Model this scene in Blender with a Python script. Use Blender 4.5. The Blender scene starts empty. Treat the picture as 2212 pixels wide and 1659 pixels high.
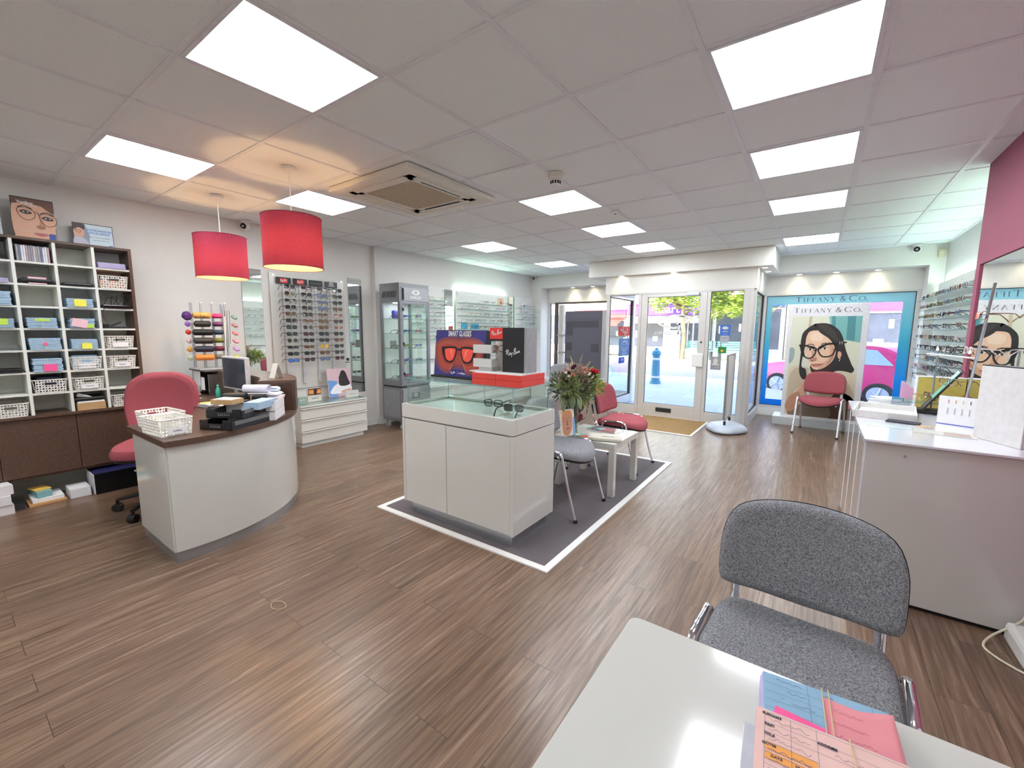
import bpy, bmesh, math, random
from mathutils import Vector, Matrix
random.seed(11)
PI = math.pi
C = bpy.context.scene.collection
def V(*a): return Vector(a)
def lin(h):
    h = h.lstrip('#'); c = [int(h[i:i+2], 16)/255 for i in (0, 2, 4)]
    return tuple(x/12.92 if x <= .04045 else ((x+.055)/1.055)**2.4 for x in c) + (1,)
MATS = {}
def newmat(name):
    m = bpy.data.materials.new(name); m.use_nodes = True
    nt = m.node_tree; nt.nodes.clear()
    out = nt.nodes.new('ShaderNodeOutputMaterial')
    return m, nt, out
def nd(nt, t, **k):
    n = nt.nodes.new(t)
    for a, b in k.items():
        if a.startswith('i_'):
            n.inputs[a[2:].replace('_', ' ')].default_value = b
        else: setattr(n, a, b)
    return n
def mat(name, col, rough=.5, metal=0, var=.06, scale=30, bump=0, bscale=None, spec=.5, emit=0, ecol=None, coat=0, trans=0, aniso=(1, 1, 1), alpha=1, glow=0):
    """principled surface with procedural colour variation and optional bump"""
    if name in MATS: return MATS[name]
    m, nt, out = newmat(name)
    c = lin(col) if isinstance(col, str) else tuple(col)
    p = nd(nt, 'ShaderNodeBsdfPrincipled')
    p.inputs['Roughness'].default_value = rough; p.inputs['Metallic'].default_value = metal
    p.inputs['Specular IOR Level'].default_value = spec; p.inputs['Coat Weight'].default_value = coat
    p.inputs['Coat Roughness'].default_value = .08; p.inputs['Alpha'].default_value = alpha
    tc = nd(nt, 'ShaderNodeTexCoord'); mp = nd(nt, 'ShaderNodeMapping'); mp.inputs['Scale'].default_value = aniso
    nt.links.new(tc.outputs['Object'], mp.inputs['Vector'])
    no = nd(nt, 'ShaderNodeTexNoise'); no.inputs['Scale'].default_value = scale; no.inputs['Detail'].default_value = 3
    nt.links.new(mp.outputs[0], no.inputs['Vector'])
    rp = nd(nt, 'ShaderNodeValToRGB'); rp.color_ramp.elements[0].position = .3; rp.color_ramp.elements[1].position = .7
    rp.color_ramp.elements[0].color = tuple(x*(1-var) for x in c[:3])+(1,)
    rp.color_ramp.elements[1].color = tuple(min(1, x*(1+var)) for x in c[:3])+(1,)
    nt.links.new(no.outputs['Fac'], rp.inputs[0]); nt.links.new(rp.outputs[0], p.inputs['Base Color'])
    if emit:
        p.inputs['Emission Color'].default_value = lin(ecol) if ecol else c; p.inputs['Emission Strength'].default_value = emit
    if bump:
        nb = nd(nt, 'ShaderNodeTexNoise'); nb.inputs['Scale'].default_value = bscale or scale*4; nb.inputs['Detail'].default_value = 2
        nt.links.new(mp.outputs[0], nb.inputs['Vector'])
        b = nd(nt, 'ShaderNodeBump'); b.inputs['Strength'].default_value = bump; b.inputs['Distance'].default_value = .004
        nt.links.new(nb.outputs['Fac'], b.inputs['Height']); nt.links.new(b.outputs[0], p.inputs['Normal'])
    sh = p.outputs[0]
    if trans:
        t = nd(nt, 'ShaderNodeBsdfTranslucent'); nt.links.new(rp.outputs[0], t.inputs[0])
        if glow:
            g_ = nd(nt, 'ShaderNodeBsdfRefraction'); g_.inputs['Roughness'].default_value = .5; g_.inputs['IOR'].default_value = 1.01; nt.links.new(rp.outputs[0], g_.inputs[0]); mg = nd(nt, 'ShaderNodeMixShader'); mg.inputs[0].default_value = glow
            nt.links.new(t.outputs[0], mg.inputs[1]); nt.links.new(g_.outputs[0], mg.inputs[2]); t = mg
        mx = nd(nt, 'ShaderNodeMixShader'); mx.inputs[0].default_value = trans
        nt.links.new(sh, mx.inputs[1]); nt.links.new(t.outputs[0], mx.inputs[2]); sh = mx.outputs[0]
    nt.links.new(sh, out.inputs[0]); MATS[name] = m
    return m
def glassmat(name, tint='#ffffff', refl=1.0, rough=0, base=.04):
    """thin clear sheet: passes light straight through, mirrors at grazing angles"""
    if name in MATS: return MATS[name]
    m, nt, out = newmat(name)
    t = nd(nt, 'ShaderNodeBsdfTransparent'); t.inputs[0].default_value = lin(tint)
    g = nd(nt, 'ShaderNodeBsdfGlossy'); g.inputs['Roughness'].default_value = rough
    lw = nd(nt, 'ShaderNodeLayerWeight'); lw.inputs[0].default_value = .5; pw = nd(nt, 'ShaderNodeMath', operation='POWER'); pw.inputs[1].default_value = 4; pa = nd(nt, 'ShaderNodeMath', operation='MULTIPLY_ADD'); pa.inputs[1].default_value = .7; pa.inputs[2].default_value = base; nt.links.new(lw.outputs['Facing'], pw.inputs[0]); nt.links.new(pw.outputs[0], pa.inputs[0])
    no = nd(nt, 'ShaderNodeTexNoise'); no.inputs['Scale'].default_value = 3
    ma = nd(nt, 'ShaderNodeMath', operation='MULTIPLY'); ma.inputs[1].default_value = refl
    mb = nd(nt, 'ShaderNodeMath', operation='MULTIPLY_ADD'); mb.inputs[1].default_value = .01; 
    nt.links.new(pa.outputs[0], ma.inputs[0]); ma.use_clamp = True; nt.links.new(no.outputs['Fac'], mb.inputs[0]); nt.links.new(ma.outputs[0], mb.inputs[2])
    mx = nd(nt, 'ShaderNodeMixShader'); nt.links.new(mb.outputs[0], mx.inputs[0])
    nt.links.new(t.outputs[0], mx.inputs[1]); nt.links.new(g.outputs[0], mx.inputs[2]); nt.links.new(mx.outputs[0], out.inputs[0])
    MATS[name] = m; return m
def emat(name, col, s):
    if name in MATS: return MATS[name]
    m, nt, out = newmat(name); e = nd(nt, 'ShaderNodeEmission'); e.inputs[0].default_value = lin(col); e.inputs[1].default_value = s
    nt.links.new(e.outputs[0], out.inputs[0]); MATS[name] = m; return m

class MB:
    """collects shapes into one mesh; cur = current material slot"""
    def __init__(s): s.v = []; s.f = []; s.m = []; s.sm = []; s.cur = 0
    def face(s, idx, smooth=False): s.f.append(tuple(idx)); s.m.append(s.cur); s.sm.append(smooth)
    def add(s, vs, fs, smooth=False, M=None):
        o = len(s.v)
        for p in vs: s.v.append(tuple((M @ Vector(p)) if M else p))
        for f in fs: s.face([i+o for i in f], smooth)
        return s
    def box(s, x0, x1, y0, y1, z0, z1, M=None):
        if x0 > x1: x0, x1 = x1, x0
        if y0 > y1: y0, y1 = y1, y0
        if z0 > z1: z0, z1 = z1, z0
        return s.add([(x0,y0,z0),(x1,y0,z0),(x1,y1,z0),(x0,y1,z0),(x0,y0,z1),(x1,y0,z1),(x1,y1,z1),(x0,y1,z1)],
                     [(0,3,2,1),(4,5,6,7),(0,1,5,4),(1,2,6,5),(2,3,7,6),(3,0,4,7)], False, M)
    def pane(s, x0, x1, y0, y1, z0, z1, edge=1, face=0):
        """box whose thin edges take the slot edge"""
        d = (x1-x0, y1-y0, z1-z0); t = d.index(min(d)); big = {0: (3, 5), 1: (2, 4), 2: (0, 1)}[t]
        n = len(s.f); s.box(x0, x1, y0, y1, z0, z1)
        for k in range(6): s.m[n+k] = face if k in big else edge
        return s
    def prism(s, poly, z0, z1, M=None, smooth=False):
        n = len(poly); vs = [(p[0], p[1], z0) for p in poly]+[(p[0], p[1], z1) for p in poly]
        s.add(vs, [tuple(range(n-1, -1, -1)), tuple(range(n, 2*n))], False, M)
        o = len(s.v)-2*n
        for i in range(n):
            j = (i+1) % n; s.face([o+i, o+j, o+n+j, o+n+i], smooth)
        return s
    def poly(s, pts, M=None):
        return s.add(pts, [tuple(range(len(pts)))], False, M)
    def tube(s, pts, r, n=8, cap=True, closed=False, flat=1.0):
        """sweep; r may be a list; flat squashes the section along its second axis"""
        P = [Vector(p) for p in pts]; k = len(P); R = r if isinstance(r, (list, tuple)) else [r]*k
        o = len(s.v); up = None
        for i, p in enumerate(P):
            a = P[(i-1) % k] if (closed or i) else p; b = P[(i+1) % k] if (closed or i < k-1) else p
            t = (b-a)
            if t.length < 1e-9: t = Vector((0, 0, 1))
            t.normalize()
            if up is None:
                up = Vector((0, 0, 1)) if abs(t.z) < .9 else Vector((0, 1, 0))
            u = up - t*up.dot(t)
            if u.length < 1e-6: u = t.orthogonal()
            u.normalize(); w = t.cross(u); up = u
            for j in range(n):
                an = 2*PI*j/n; s.v.append(tuple(p + u*math.cos(an)*R[i]*flat + w*math.sin(an)*R[i]))
        for i in range(k if closed else k-1):
            i2 = (i+1) % k
            for j in range(n):
                j2 = (j+1) % n; s.face([o+i*n+j, o+i*n+j2, o+i2*n+j2, o+i2*n+j], n > 4)
        if cap and not closed:
            s.face([o+j for j in range(n)][::-1]); s.face([o+(k-1)*n+j for j in range(n)])
        return s
    def cyl(s, p0, p1, r, n=20, r1=None): return s.tube([p0, p1], [r, r if r1 is None else r1], n)
    def lathe(s, prof, c=(0, 0, 0), n=28, smooth=True, sx=1, sy=1):
        o = len(s.v); k = len(prof)
        for r, z in prof:
            for j in range(n):
                a = 2*PI*j/n; s.v.append((c[0]+r*math.cos(a)*sx, c[1]+r*math.sin(a)*sy, c[2]+z))
        for i in range(k-1):
            for j in range(n):
                j2 = (j+1) % n; s.face([o+i*n+j, o+i*n+j2, o+(i+1)*n+j2, o+(i+1)*n+j], smooth)
        if prof[0][0] > 1e-5: s.face([o+j for j in range(n)][::-1])
        if prof[-1][0] > 1e-5: s.face([o+(k-1)*n+j for j in range(n)])
        return s
    def grid(s, fn, nu, nv, smooth=True, closeu=False):
        o = len(s.v)
        for i in range(nu+1):
            for j in range(nv+1): s.v.append(tuple(fn(i/nu, j/nv)))
        w = nv+1
        for i in range(nu):
            for j in range(nv): s.face([o+i*w+j, o+(i+1)*w+j, o+(i+1)*w+j+1, o+i*w+j+1], smooth)
        return s
    def build(s, name, mats, parent=None, bevel=0, seg=2, solid=0, sub=0, loc=None, rot=None, recalc=False):
        me = bpy.data.meshes.new(name)
        vs = s.v; off = None
        if parent is None and loc is None and vs:
            xs = [p[0] for p in vs]; ys = [p[1] for p in vs]; zs = [p[2] for p in vs]
            off = ((min(xs)+max(xs))/2, (min(ys)+max(ys))/2, min(zs))
            vs = [(p[0]-off[0], p[1]-off[1], p[2]-off[2]) for p in vs]
        me.from_pydata(vs, [], s.f)
        if not isinstance(mats, (list, tuple)): mats = [mats]
        for m in mats: me.materials.append(m)
        for p, mi, sm in zip(me.polygons, s.m, s.sm): p.material_index = min(mi, len(mats)-1); p.use_smooth = sm
        if recalc:
            b = bmesh.new(); b.from_mesh(me); bmesh.ops.recalc_face_normals(b, faces=b.faces); b.to_mesh(me); b.free()
        me.update()
        if any(s.sm): me.set_sharp_from_angle(angle=.7)
        o = bpy.data.objects.new(name, me); C.objects.link(o)
        if parent: o.parent = parent
        if off: o.location = off
        if loc is not None: o.location = loc
        if rot is not None: o.rotation_euler = rot
        if solid:
            q = o.modifiers.new('s', 'SOLIDIFY'); q.thickness = solid; q.offset = 0
        if bevel:
            q = o.modifiers.new('b', 'BEVEL'); q.width = bevel; q.segments = seg; q.limit_method = 'ANGLE'; q.angle_limit = .6; q.use_clamp_overlap = True
        if sub:
            q = o.modifiers.new('u', 'SUBSURF'); q.levels = sub; q.render_levels = sub
        return o
def tag(o, label=None, cat=None, group=None, kind=None):
    if label: o['label'] = label
    if cat: o['category'] = cat
    if group: o['group'] = group
    if kind: o['kind'] = kind
    return o
def thing(name, label, cat, loc=(0, 0, 0), rz=0, group=None):
    o = bpy.data.objects.new(name, None); C.objects.link(o); o.empty_display_size = .1
    o.location = loc; o.rotation_euler = (0, 0, rz); return tag(o, label, cat, group)
def struct(name, mb, m, **k): return tag(mb.build(name, m, **k), kind='structure')
def dup(root, loc=None, rz=None, label=None, group=None, rot=None):
    r = root.copy(); C.objects.link(r)
    if loc is not None: r.location = loc
    if rz is not None: r.rotation_euler = (0, 0, rz)
    if rot is not None: r.rotation_euler = rot
    if label: r['label'] = label
    if group: r['group'] = group
    for ch in root.children:
        c = ch.copy(); C.objects.link(c); c.parent = r
        for g in ch.children:
            d = g.copy(); C.objects.link(d); d.parent = c
    return r
ORD = ['first', 'second', 'third', 'fourth', 'fifth', 'sixth', 'seventh', 'eighth', 'ninth', 'tenth', 'eleventh', 'twelfth', 'thirteenth', 'fourteenth', 'fifteenth', 'sixteenth']
def rrect(w, h, r, n=5, cx=0, cy=0):
    pts = []
    for (sx, sy, a0) in ((1, 1, 0), (-1, 1, 90), (-1, -1, 180), (1, -1, 270)):
        for i in range(n+1):
            a = math.radians(a0+90*i/n); pts.append((cx+sx*(w/2-r)+r*math.cos(a), cy+sy*(h/2-r)+r*math.sin(a)))
    return pts
def smooth(pts, n=6, closed=True):
    """Catmull-Rom through 2-D or 3-D points"""
    P = [Vector(p) for p in pts]; k = len(P); out = []
    for i in range(k if closed else k-1):
        p0 = P[(i-1) % k] if closed or i else P[0]; p1 = P[i]; p2 = P[(i+1) % k]; p3 = P[(i+2) % k] if closed or i+2 < k else P[-1]
        for j in range(n):
            t = j/n; out.append(.5*((2*p1)+(p2-p0)*t+(2*p0-5*p1+4*p2-p3)*t*t+(3*p1-p0-3*p2+p3)*t**3))
    if not closed: out.append(P[-1])
    return [tuple(p) for p in out]
def frame_mat(origin, xdir, ydir):
    """matrix taking (u, v, depth) in a printed face to the world"""
    x = Vector(xdir).normalized(); y = Vector(ydir).normalized(); z = x.cross(y)
    return Matrix(((x.x, y.x, z.x, origin[0]), (x.y, y.y, z.y, origin[1]), (x.z, y.z, z.z, origin[2]), (0, 0, 0, 1)))
def textmb(mb, s, size, M, align='CENTER', depth=.0006, sx=1, bold=0, shear=0, mirror=False, flatz=0):
    """letters in the built-in face as thin solid shapes appended to mb"""
    cu = bpy.data.curves.new('t', 'FONT'); cu.body = s; cu.size = size; cu.align_x = align; cu.align_y = 'CENTER'
    cu.extrude = depth/2; cu.offset = bold; cu.resolution_u = 3; cu.shear = shear
    ob = bpy.data.objects.new('t', cu); C.objects.link(ob)
    dg = bpy.context.evaluated_depsgraph_get(); me = bpy.data.meshes.new_from_object(ob.evaluated_get(dg))
    Sx = Matrix.Diagonal(((-sx if mirror else sx), 1, 1, 1)); Tz = Matrix.Translation((0, 0, depth/2+flatz))
    mb.add([tuple(v.co) for v in me.vertices], [tuple(p.vertices) for p in me.polygons], False, M @ Tz @ Sx)
    bpy.data.objects.remove(ob); bpy.data.curves.remove(cu); bpy.data.meshes.remove(me)
    return mb
def stroke(mb, pts, w, M, z=0, depth=.0006, n=6, closed=False, sm=True):
    """ribbon of width w (or list) along 2-D points"""
    P = [Vector(p[:2]) for p in (smooth(pts, n, closed) if sm else pts)]; k = len(P)
    L = []; R = []
    for i, p in enumerate(P):
        a = P[(i-1) % k] if (i or closed) else p; b = P[(i+1) % k] if (i < k-1 or closed) else p
        t = (b-a); t = t.normalized() if t.length > 1e-9 else Vector((1, 0)); nn = Vector((-t.y, t.x))
        wi = w if not isinstance(w, (list, tuple)) else w[0]+(w[1]-w[0])*i/(k-1) if len(w) == 2 else w[min(len(w)-1, int(i/(k-1)*(len(w)-1)+.5))]
        L.append(p+nn*wi/2); R.append(p-nn*wi/2)
    vs = [(q.x, q.y, z+depth) for q in L]+[(q.x, q.y, z+depth) for q in R]
    fs = [(i, k+i, k+(i+1) % k, (i+1) % k) for i in range(k if closed else k-1)]
    mb.add(vs, fs, False, M); return mb
def fill(mb, pts, M, z=0, n=6, sm=True, slot=None):
    if slot is not None: mb.cur = slot
    P = smooth(pts, n) if sm else pts
    a = sum(P[i][0]*P[(i+1) % len(P)][1]-P[(i+1) % len(P)][0]*P[i][1] for i in range(len(P)))
    if a < 0: P = P[::-1]
    mb.add([(p[0], p[1], z) for p in P], [tuple(range(len(P)))], False, M); return mb
def ell(cx, cy, rx, ry, n=20, rot=0):
    c, s_ = math.cos(rot), math.sin(rot)
    return [(cx+rx*math.cos(2*PI*i/n)*c-ry*math.sin(2*PI*i/n)*s_, cy+rx*math.cos(2*PI*i/n)*s_+ry*math.sin(2*PI*i/n)*c) for i in range(n)]

# ---- common materials
WALL = mat('wall_paint', '#e0deda', .7, var=.012, scale=8, bump=.05, bscale=300)
WHITE = mat('gloss_white', '#d3d1cc', .12, var=.01, scale=6, coat=.3)
WHITEM = mat('matt_white', '#e6e5e2', .45, var=.015)
PAPER = mat('paper_white', '#f2f1f2', .8, var=.03)
CHROME = mat('chrome', '#e6e6ea', .09, 1, var=.02)
ALU = mat('brushed_metal', '#b9bac0', .32, 1, var=.05)
BLACK = mat('black_plastic', '#17171a', .4, var=.1)
BLACKG = mat('black_gloss', '#121215', .15, var=.1)
GREYP = mat('grey_plastic', '#9a9a9e', .45)
REDF = mat('red_fabric', '#a0525b', .95, var=.16, scale=260, bump=.35, bscale=600, spec=.2)
GREYF = mat('grey_fabric', '#8b8b90', .95, var=.6, scale=250, bump=.4, bscale=500, spec=.2)
WALNUT = mat('walnut_veneer', '#5b4438', .38, var=.22, scale=14, bump=.04, aniso=(.35, 6, 6))
GLASS = glassmat('window_glass', '#fbfffe', 1.0)
CASEG = glassmat('showcase_glass', '#f9fefc', 1.2)
GEDGE = mat('glass_edge', '#86b5b0', .1, var=.05, alpha=.85)
ACRYL = glassmat('clear_acrylic', '#f4f6f8', 1.6)
MIRROR = mat('mirror_silver', '#eef2f0', .01, 1, var=.005)
PLINTH = mat('aluminium_plinth', '#aeb0b4', .3, .7, var=.04, aniso=(1, 1, 12))
# ================= camera, world =================
f_px = 919.67; yaw, pit, rol = -.6212, -.1259, .0064
fw = V(math.sin(yaw)*math.cos(pit), math.cos(yaw)*math.cos(pit), math.sin(pit)); r0 = V(math.cos(yaw), -math.sin(yaw), 0); u0 = r0.cross(fw)
rr = math.cos(rol)*r0+math.sin(rol)*u0; uu = -math.sin(rol)*r0+math.cos(rol)*u0
cd = bpy.data.cameras.new('camera'); cam = bpy.data.objects.new('camera', cd); C.objects.link(cam)
cd.sensor_width = 36; cd.sensor_fit = 'HORIZONTAL'; cd.lens = f_px/2212*36; cd.clip_start = .05; cd.clip_end = 300
cam.matrix_world = Matrix(((rr.x, uu.x, -fw.x, 2.276), (rr.y, uu.y, -fw.y, -1.3595), (rr.z, uu.z, -fw.z, 1.36), (0, 0, 0, 1)))
sc = bpy.context.scene; sc.camera = cam
sc.view_settings.view_transform = 'Standard'; sc.view_settings.look = 'None'; sc.view_settings.gamma = 1; sc.view_settings.exposure = .3
sc.view_settings.use_curve_mapping = False
w = bpy.data.worlds.new('sky'); sc.world = w; w.use_nodes = True; nt = w.node_tree; nt.nodes.clear()
sky = nt.nodes.new('ShaderNodeTexSky'); sky.sky_type = 'NISHITA'; sky.sun_disc = False; sky.sun_elevation = math.radians(50); sky.sun_rotation = math.radians(200); sky.dust_density = 2.5
bg = nt.nodes.new('ShaderNodeBackground'); bg.inputs[1].default_value = 1.05; wo = nt.nodes.new('ShaderNodeOutputWorld')
nt.links.new(sky.outputs[0], bg.inputs[0]); nt.links.new(bg.outputs[0], wo.inputs[0])
sd = bpy.data.lights.new('sun', 'SUN'); sd.energy = 4.6; sd.angle = .01; sd.color = (1, .95, .86); so = bpy.data.objects.new('sun', sd); C.objects.link(so)
so.rotation_euler = V(-.25, -.78, .62).to_track_quat('Z', 'Y').to_euler()
CZ = 2.489; TX, TY = .6, .6115
XL, XL2, XR, XM = -2.83, -2.765, 3.52, 3.125
YF, YG = 6.39, 6.70; YB = -3.6
# ================= floor =================
def wood_floor():
    m, nt, out = newmat('plank_vinyl'); p = nd(nt, 'ShaderNodeBsdfPrincipled'); tc = nd(nt, 'ShaderNodeTexCoord')
    sep = nd(nt, 'ShaderNodeSeparateXYZ'); com = nd(nt, 'ShaderNodeCombineXYZ')
    nt.links.new(tc.outputs['Object'], sep.inputs[0]); nt.links.new(sep.outputs[1], com.inputs[0]); nt.links.new(sep.outputs[0], com.inputs[1])
    br = nd(nt, 'ShaderNodeTexBrick', offset=.37, offset_frequency=2, squash=1)
    br.inputs['Scale'].default_value = 1; br.inputs['Brick Width'].default_value = 1.22; br.inputs['Row Height'].default_value = .152
    br.inputs['Mortar Size'].default_value = .0011; br.inputs['Mortar Smooth'].default_value = .1; br.inputs['Bias'].default_value = 0
    br.inputs['Color1'].default_value = (0, 0, 0, 1); br.inputs['Color2'].default_value = (1, 1, 1, 1); br.inputs['Mortar'].default_value = (.5, .5, .5, 1)
    nt.links.new(com.outputs[0], br.inputs['Vector'])
    g = nd(nt, 'ShaderNodeMapping'); g.inputs['Scale'].default_value = (2.2, 46, 1); nt.links.new(com.outputs[0], g.inputs[0])
    # shift the grain from plank to plank
    ad = nd(nt, 'ShaderNodeVectorMath', operation='ADD'); nt.links.new(g.outputs[0], ad.inputs[0])
    sc_ = nd(nt, 'ShaderNodeVectorMath', operation='SCALE'); sc_.inputs['Scale'].default_value = 17; nt.links.new(br.outputs['Color'], sc_.inputs[0]); nt.links.new(sc_.outputs[0], ad.inputs[1])
    n1 = nd(nt, 'ShaderNodeTexNoise'); n1.inputs['Scale'].default_value = 1.3; n1.inputs['Detail'].default_value = 6; n1.inputs['Roughness'].default_value = .62; n1.inputs['Distortion'].default_value = .35
    nt.links.new(ad.outputs[0], n1.inputs['Vector'])
    rp = nd(nt, 'ShaderNodeValToRGB'); e = rp.color_ramp.elements
    e[0].position = .22; e[0].color = lin('#453529'); e[1].position = .8; e[1].color = lin('#ae9883')
    q = rp.color_ramp.elements.new(.47); q.color = lin('#715948'); q = rp.color_ramp.elements.new(.6); q.color = lin('#846c5a')
    nt.links.new(n1.outputs['Fac'], rp.inputs[0])
    # slow tone change along a plank and between planks
    hs = nd(nt, 'ShaderNodeMix', data_type='RGBA', blend_type='MULTIPLY'); hs.inputs[0].default_value = 1
    r2 = nd(nt, 'ShaderNodeValToRGB'); r2.color_ramp.elements[0].color = (.86, .85, .84, 1); r2.color_ramp.elements[1].color = (1.08, 1.06, 1.04, 1)
    nt.links.new(br.outputs['Color'], r2.inputs[0]); nt.links.new(rp.outputs[0], hs.inputs[6]); nt.links.new(r2.outputs[0], hs.inputs[7])
    mm = nd(nt, 'ShaderNodeMix', data_type='RGBA'); nt.links.new(br.outputs['Fac'], mm.inputs[0]); nt.links.new(hs.outputs[2], mm.inputs[6]); mm.inputs[7].default_value = lin('#3d3028')
    nt.links.new(mm.outputs[2], p.inputs['Base Color'])
    rr_ = nd(nt, 'ShaderNodeMapRange'); rr_.inputs['To Min'].default_value = .40; rr_.inputs['To Max'].default_value = .2
    nt.links.new(n1.outputs['Fac'], rr_.inputs[0]); nt.links.new(rr_.outputs[0], p.inputs['Roughness'])
    p.inputs['Specular IOR Level'].default_value = .6
    b = nd(nt, 'ShaderNodeBump'); b.inputs['Strength'].default_value = .22; b.inputs['Distance'].default_value = .002
    nt.links.new(n1.outputs['Fac'], b.inputs['Height']); b2 = nd(nt, 'ShaderNodeBump'); b2.invert = True; b2.inputs['Strength'].default_value = .5; b2.inputs['Distance'].default_value = .001
    nt.links.new(br.outputs['Fac'], b2.inputs['Height']); nt.links.new(b.outputs[0], b2.inputs['Normal']); nt.links.new(b2.outputs[0], p.inputs['Normal'])
    nt.links.new(p.outputs[0], out.inputs[0]); return m
FLOORM = wood_floor()
struct('floor', MB().box(XL-.1, XR+.1, YB, 5.46, -.08, 0).box(XL-.1, -.65, 5.46, YG+.02, -.08, 0).box(1.5, XR+.1, 5.46, YG+.02, -.08, 0), FLOORM, loc=(0, 0, 0))
CARPET = mat('grey_carpet', '#6f696c', .98, var=.3, scale=420, bump=.6, bscale=700, spec=.1)
TRIMW = mat('trim_white', '#e9e8e6', .3, var=.02)
cx0, cx1, cy0, cy1 = -.385, 1.135, .585, 3.09; tw = .045
tag(MB().box(cx0+tw, cx1-tw, cy0+tw, cy1-tw, .0, .006).build('carpet_inset', CARPET), 'grey carpet inset under the glass-topped cabinet and waiting chairs', 'carpet')
tr = MB()
for (a, b, c, d, k) in ((cx0, cx1, cy0, cy0+tw, 0), (cx0, cx1, cy1-tw, cy1, 1), (cx0, cx0+tw, cy0, cy1, 2), (cx1-tw, cx1, cy0, cy1, 3)):
    P = {0: [(a, c), (b, c), (b-tw, d), (a+tw, d)], 1: [(a+tw, c), (b-tw, c), (b, d), (a, d)], 2: [(a, c), (b, c+tw), (b, d-tw), (a, d)], 3: [(a, c+tw), (b, c), (b, d), (a, d-tw)]}[k]
    tr.prism(P, .0, .009)
tag(tr.build('carpet_trim', TRIMW), 'white strip edging around the grey carpet inset', 'floor trim')
MATM = mat('coir_mat', '#a08058', .98, var=.25, scale=60, bump=.7, bscale=900, spec=.1)
tag(MB().box(-.32, 1.0, 4.42, 5.44, .0, .007).build('door_mat', MATM), 'brown entrance mat in front of the glass door', 'door mat')
tag(MB().box(-.35, 1.03, 4.385, 4.42, 0, .009).box(1.0, 1.03, 4.42, 5.44, 0, .009).box(-.35, -.32, 4.42, 5.44, 0, .009).build('mat_trim', TRIMW), 'white strip edging the brown entrance mat', 'floor trim')
# ================= ceiling =================
TILE = mat('ceiling_tile', '#edf0f1', .95, var=.03, scale=140, bump=.5, bscale=420, spec=.1)
TBAR = mat('ceiling_grid', '#e2e2e6', .5, var=.02)
LIGHTS = [(0, -1), (-3, -1), (-3, 1), (3, 1), (3, 3), (3, 5), (3, 8), (0, 3), (0, 5), (0, 7), (-3, 5), (-3, 8), (0, -4), (-3, -4), (3, -5)]  # rear cells at the end are assumed light panels, added unseen behind the camera
UNLIT = [(0, 1), (-3, 3)]
cb = MB()
for i in range(-5, 6):
    for j in range(-6, 11):
        if (i, j) in LIGHTS+UNLIT: continue
        x0, x1, y0, y1 = max(i*TX+.012, XL), min((i+1)*TX-.012, XR), max(j*TY+.012, YB), min((j+1)*TY-.012, YF)
        if x1-x0 < .02 or y1-y0 < .02: continue
        # tile with a shallow bevel
        cb.box(x0, x1, y0, y1, CZ+.004, CZ+.03)
cb.cur = 1
for i in range(-4, 6): cb.box(i*TX-.0125, i*TX+.0125, YB, YF, CZ-.001, CZ+.012)
for j in range(-5, 11):
    if j*TY < YF: cb.box(XL, XR, j*TY-.0125, j*TY+.0125, CZ-.0004, CZ+.012)
cb.box(XL, XL+.02, YB, YF, CZ-.002, CZ+.01); cb.box(XR-.02, XR, YB, YF, CZ-.002, CZ+.01); cb.box(XL, XR, YF-.02, YF, CZ-.002, CZ+.01)
cb.cur = 0; cb.box(XL-.1, XR+.1, YB-.1, YF+.4, CZ+.09, CZ+.2)
struct('ceiling', cb, [TILE, TBAR], loc=(0, 0, 0))
PANEL = emat('led_panel', '#f0f6fa', 18)
LFR = mat('light_frame', '#dcdde2', .4)
names = {(0, -1): 'large square ceiling light at the top left above the curved desk', (-3, -1): 'ceiling light nearest the pigeonhole shelf wall', (-3, 1): 'ceiling light behind the two red pendant lamps', (3, 1): 'largest ceiling light on the right, nearest the maroon wall',
 (3, 3): 'second light from the front in the right-hand row on the ceiling', (3, 5): 'third light from the front in the right-hand row on the ceiling', (3, 8): 'farthest light in the right-hand row, near the poster window', (0, 3): 'middle row ceiling light just behind the smoke detector', (0, 5): 'ceiling light second from the door in the middle row', (0, 7): 'ceiling light nearest the door bulkhead',
 (-3, 5): 'left row ceiling light beyond the unlit panel', (-3, 8): 'ceiling light farthest away in the left row by the display window'}
for (i, j) in LIGHTS:
    t = thing('ceiling_light', names.get((i, j), {(3, -1): 'lit square ceiling panel directly above the foreground table'}.get((i, j), 'lit square ceiling panel at the rear of the shop, column %s' % {0: 'near the middle', -3: 'on the left', 3: 'on the right'}[i])), 'ceiling light', ((i+.5)*TX, (j+.5)*TY, CZ-.004), 0, 'square ceiling light panels')
    hx, hy = TX/2-.013, TY/2-.013; fr = MB(); a = .016
    fr.box(-hx, hx, -hy, -hy+a, 0, .02).box(-hx, hx, hy-a, hy, 0, .02).box(-hx, -hx+a, -hy+a, hy-a, 0, .02).box(hx-a, hx, -hy+a, hy-a, 0, .02)
    fr.build('frame', LFR, t); MB().box(-hx+a, hx-a, -hy+a, hy-a, .004, .012).build('diffuser', PANEL, t)
OFFP = mat('unlit_panel', '#dcdad8', .35, var=.01)
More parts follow.
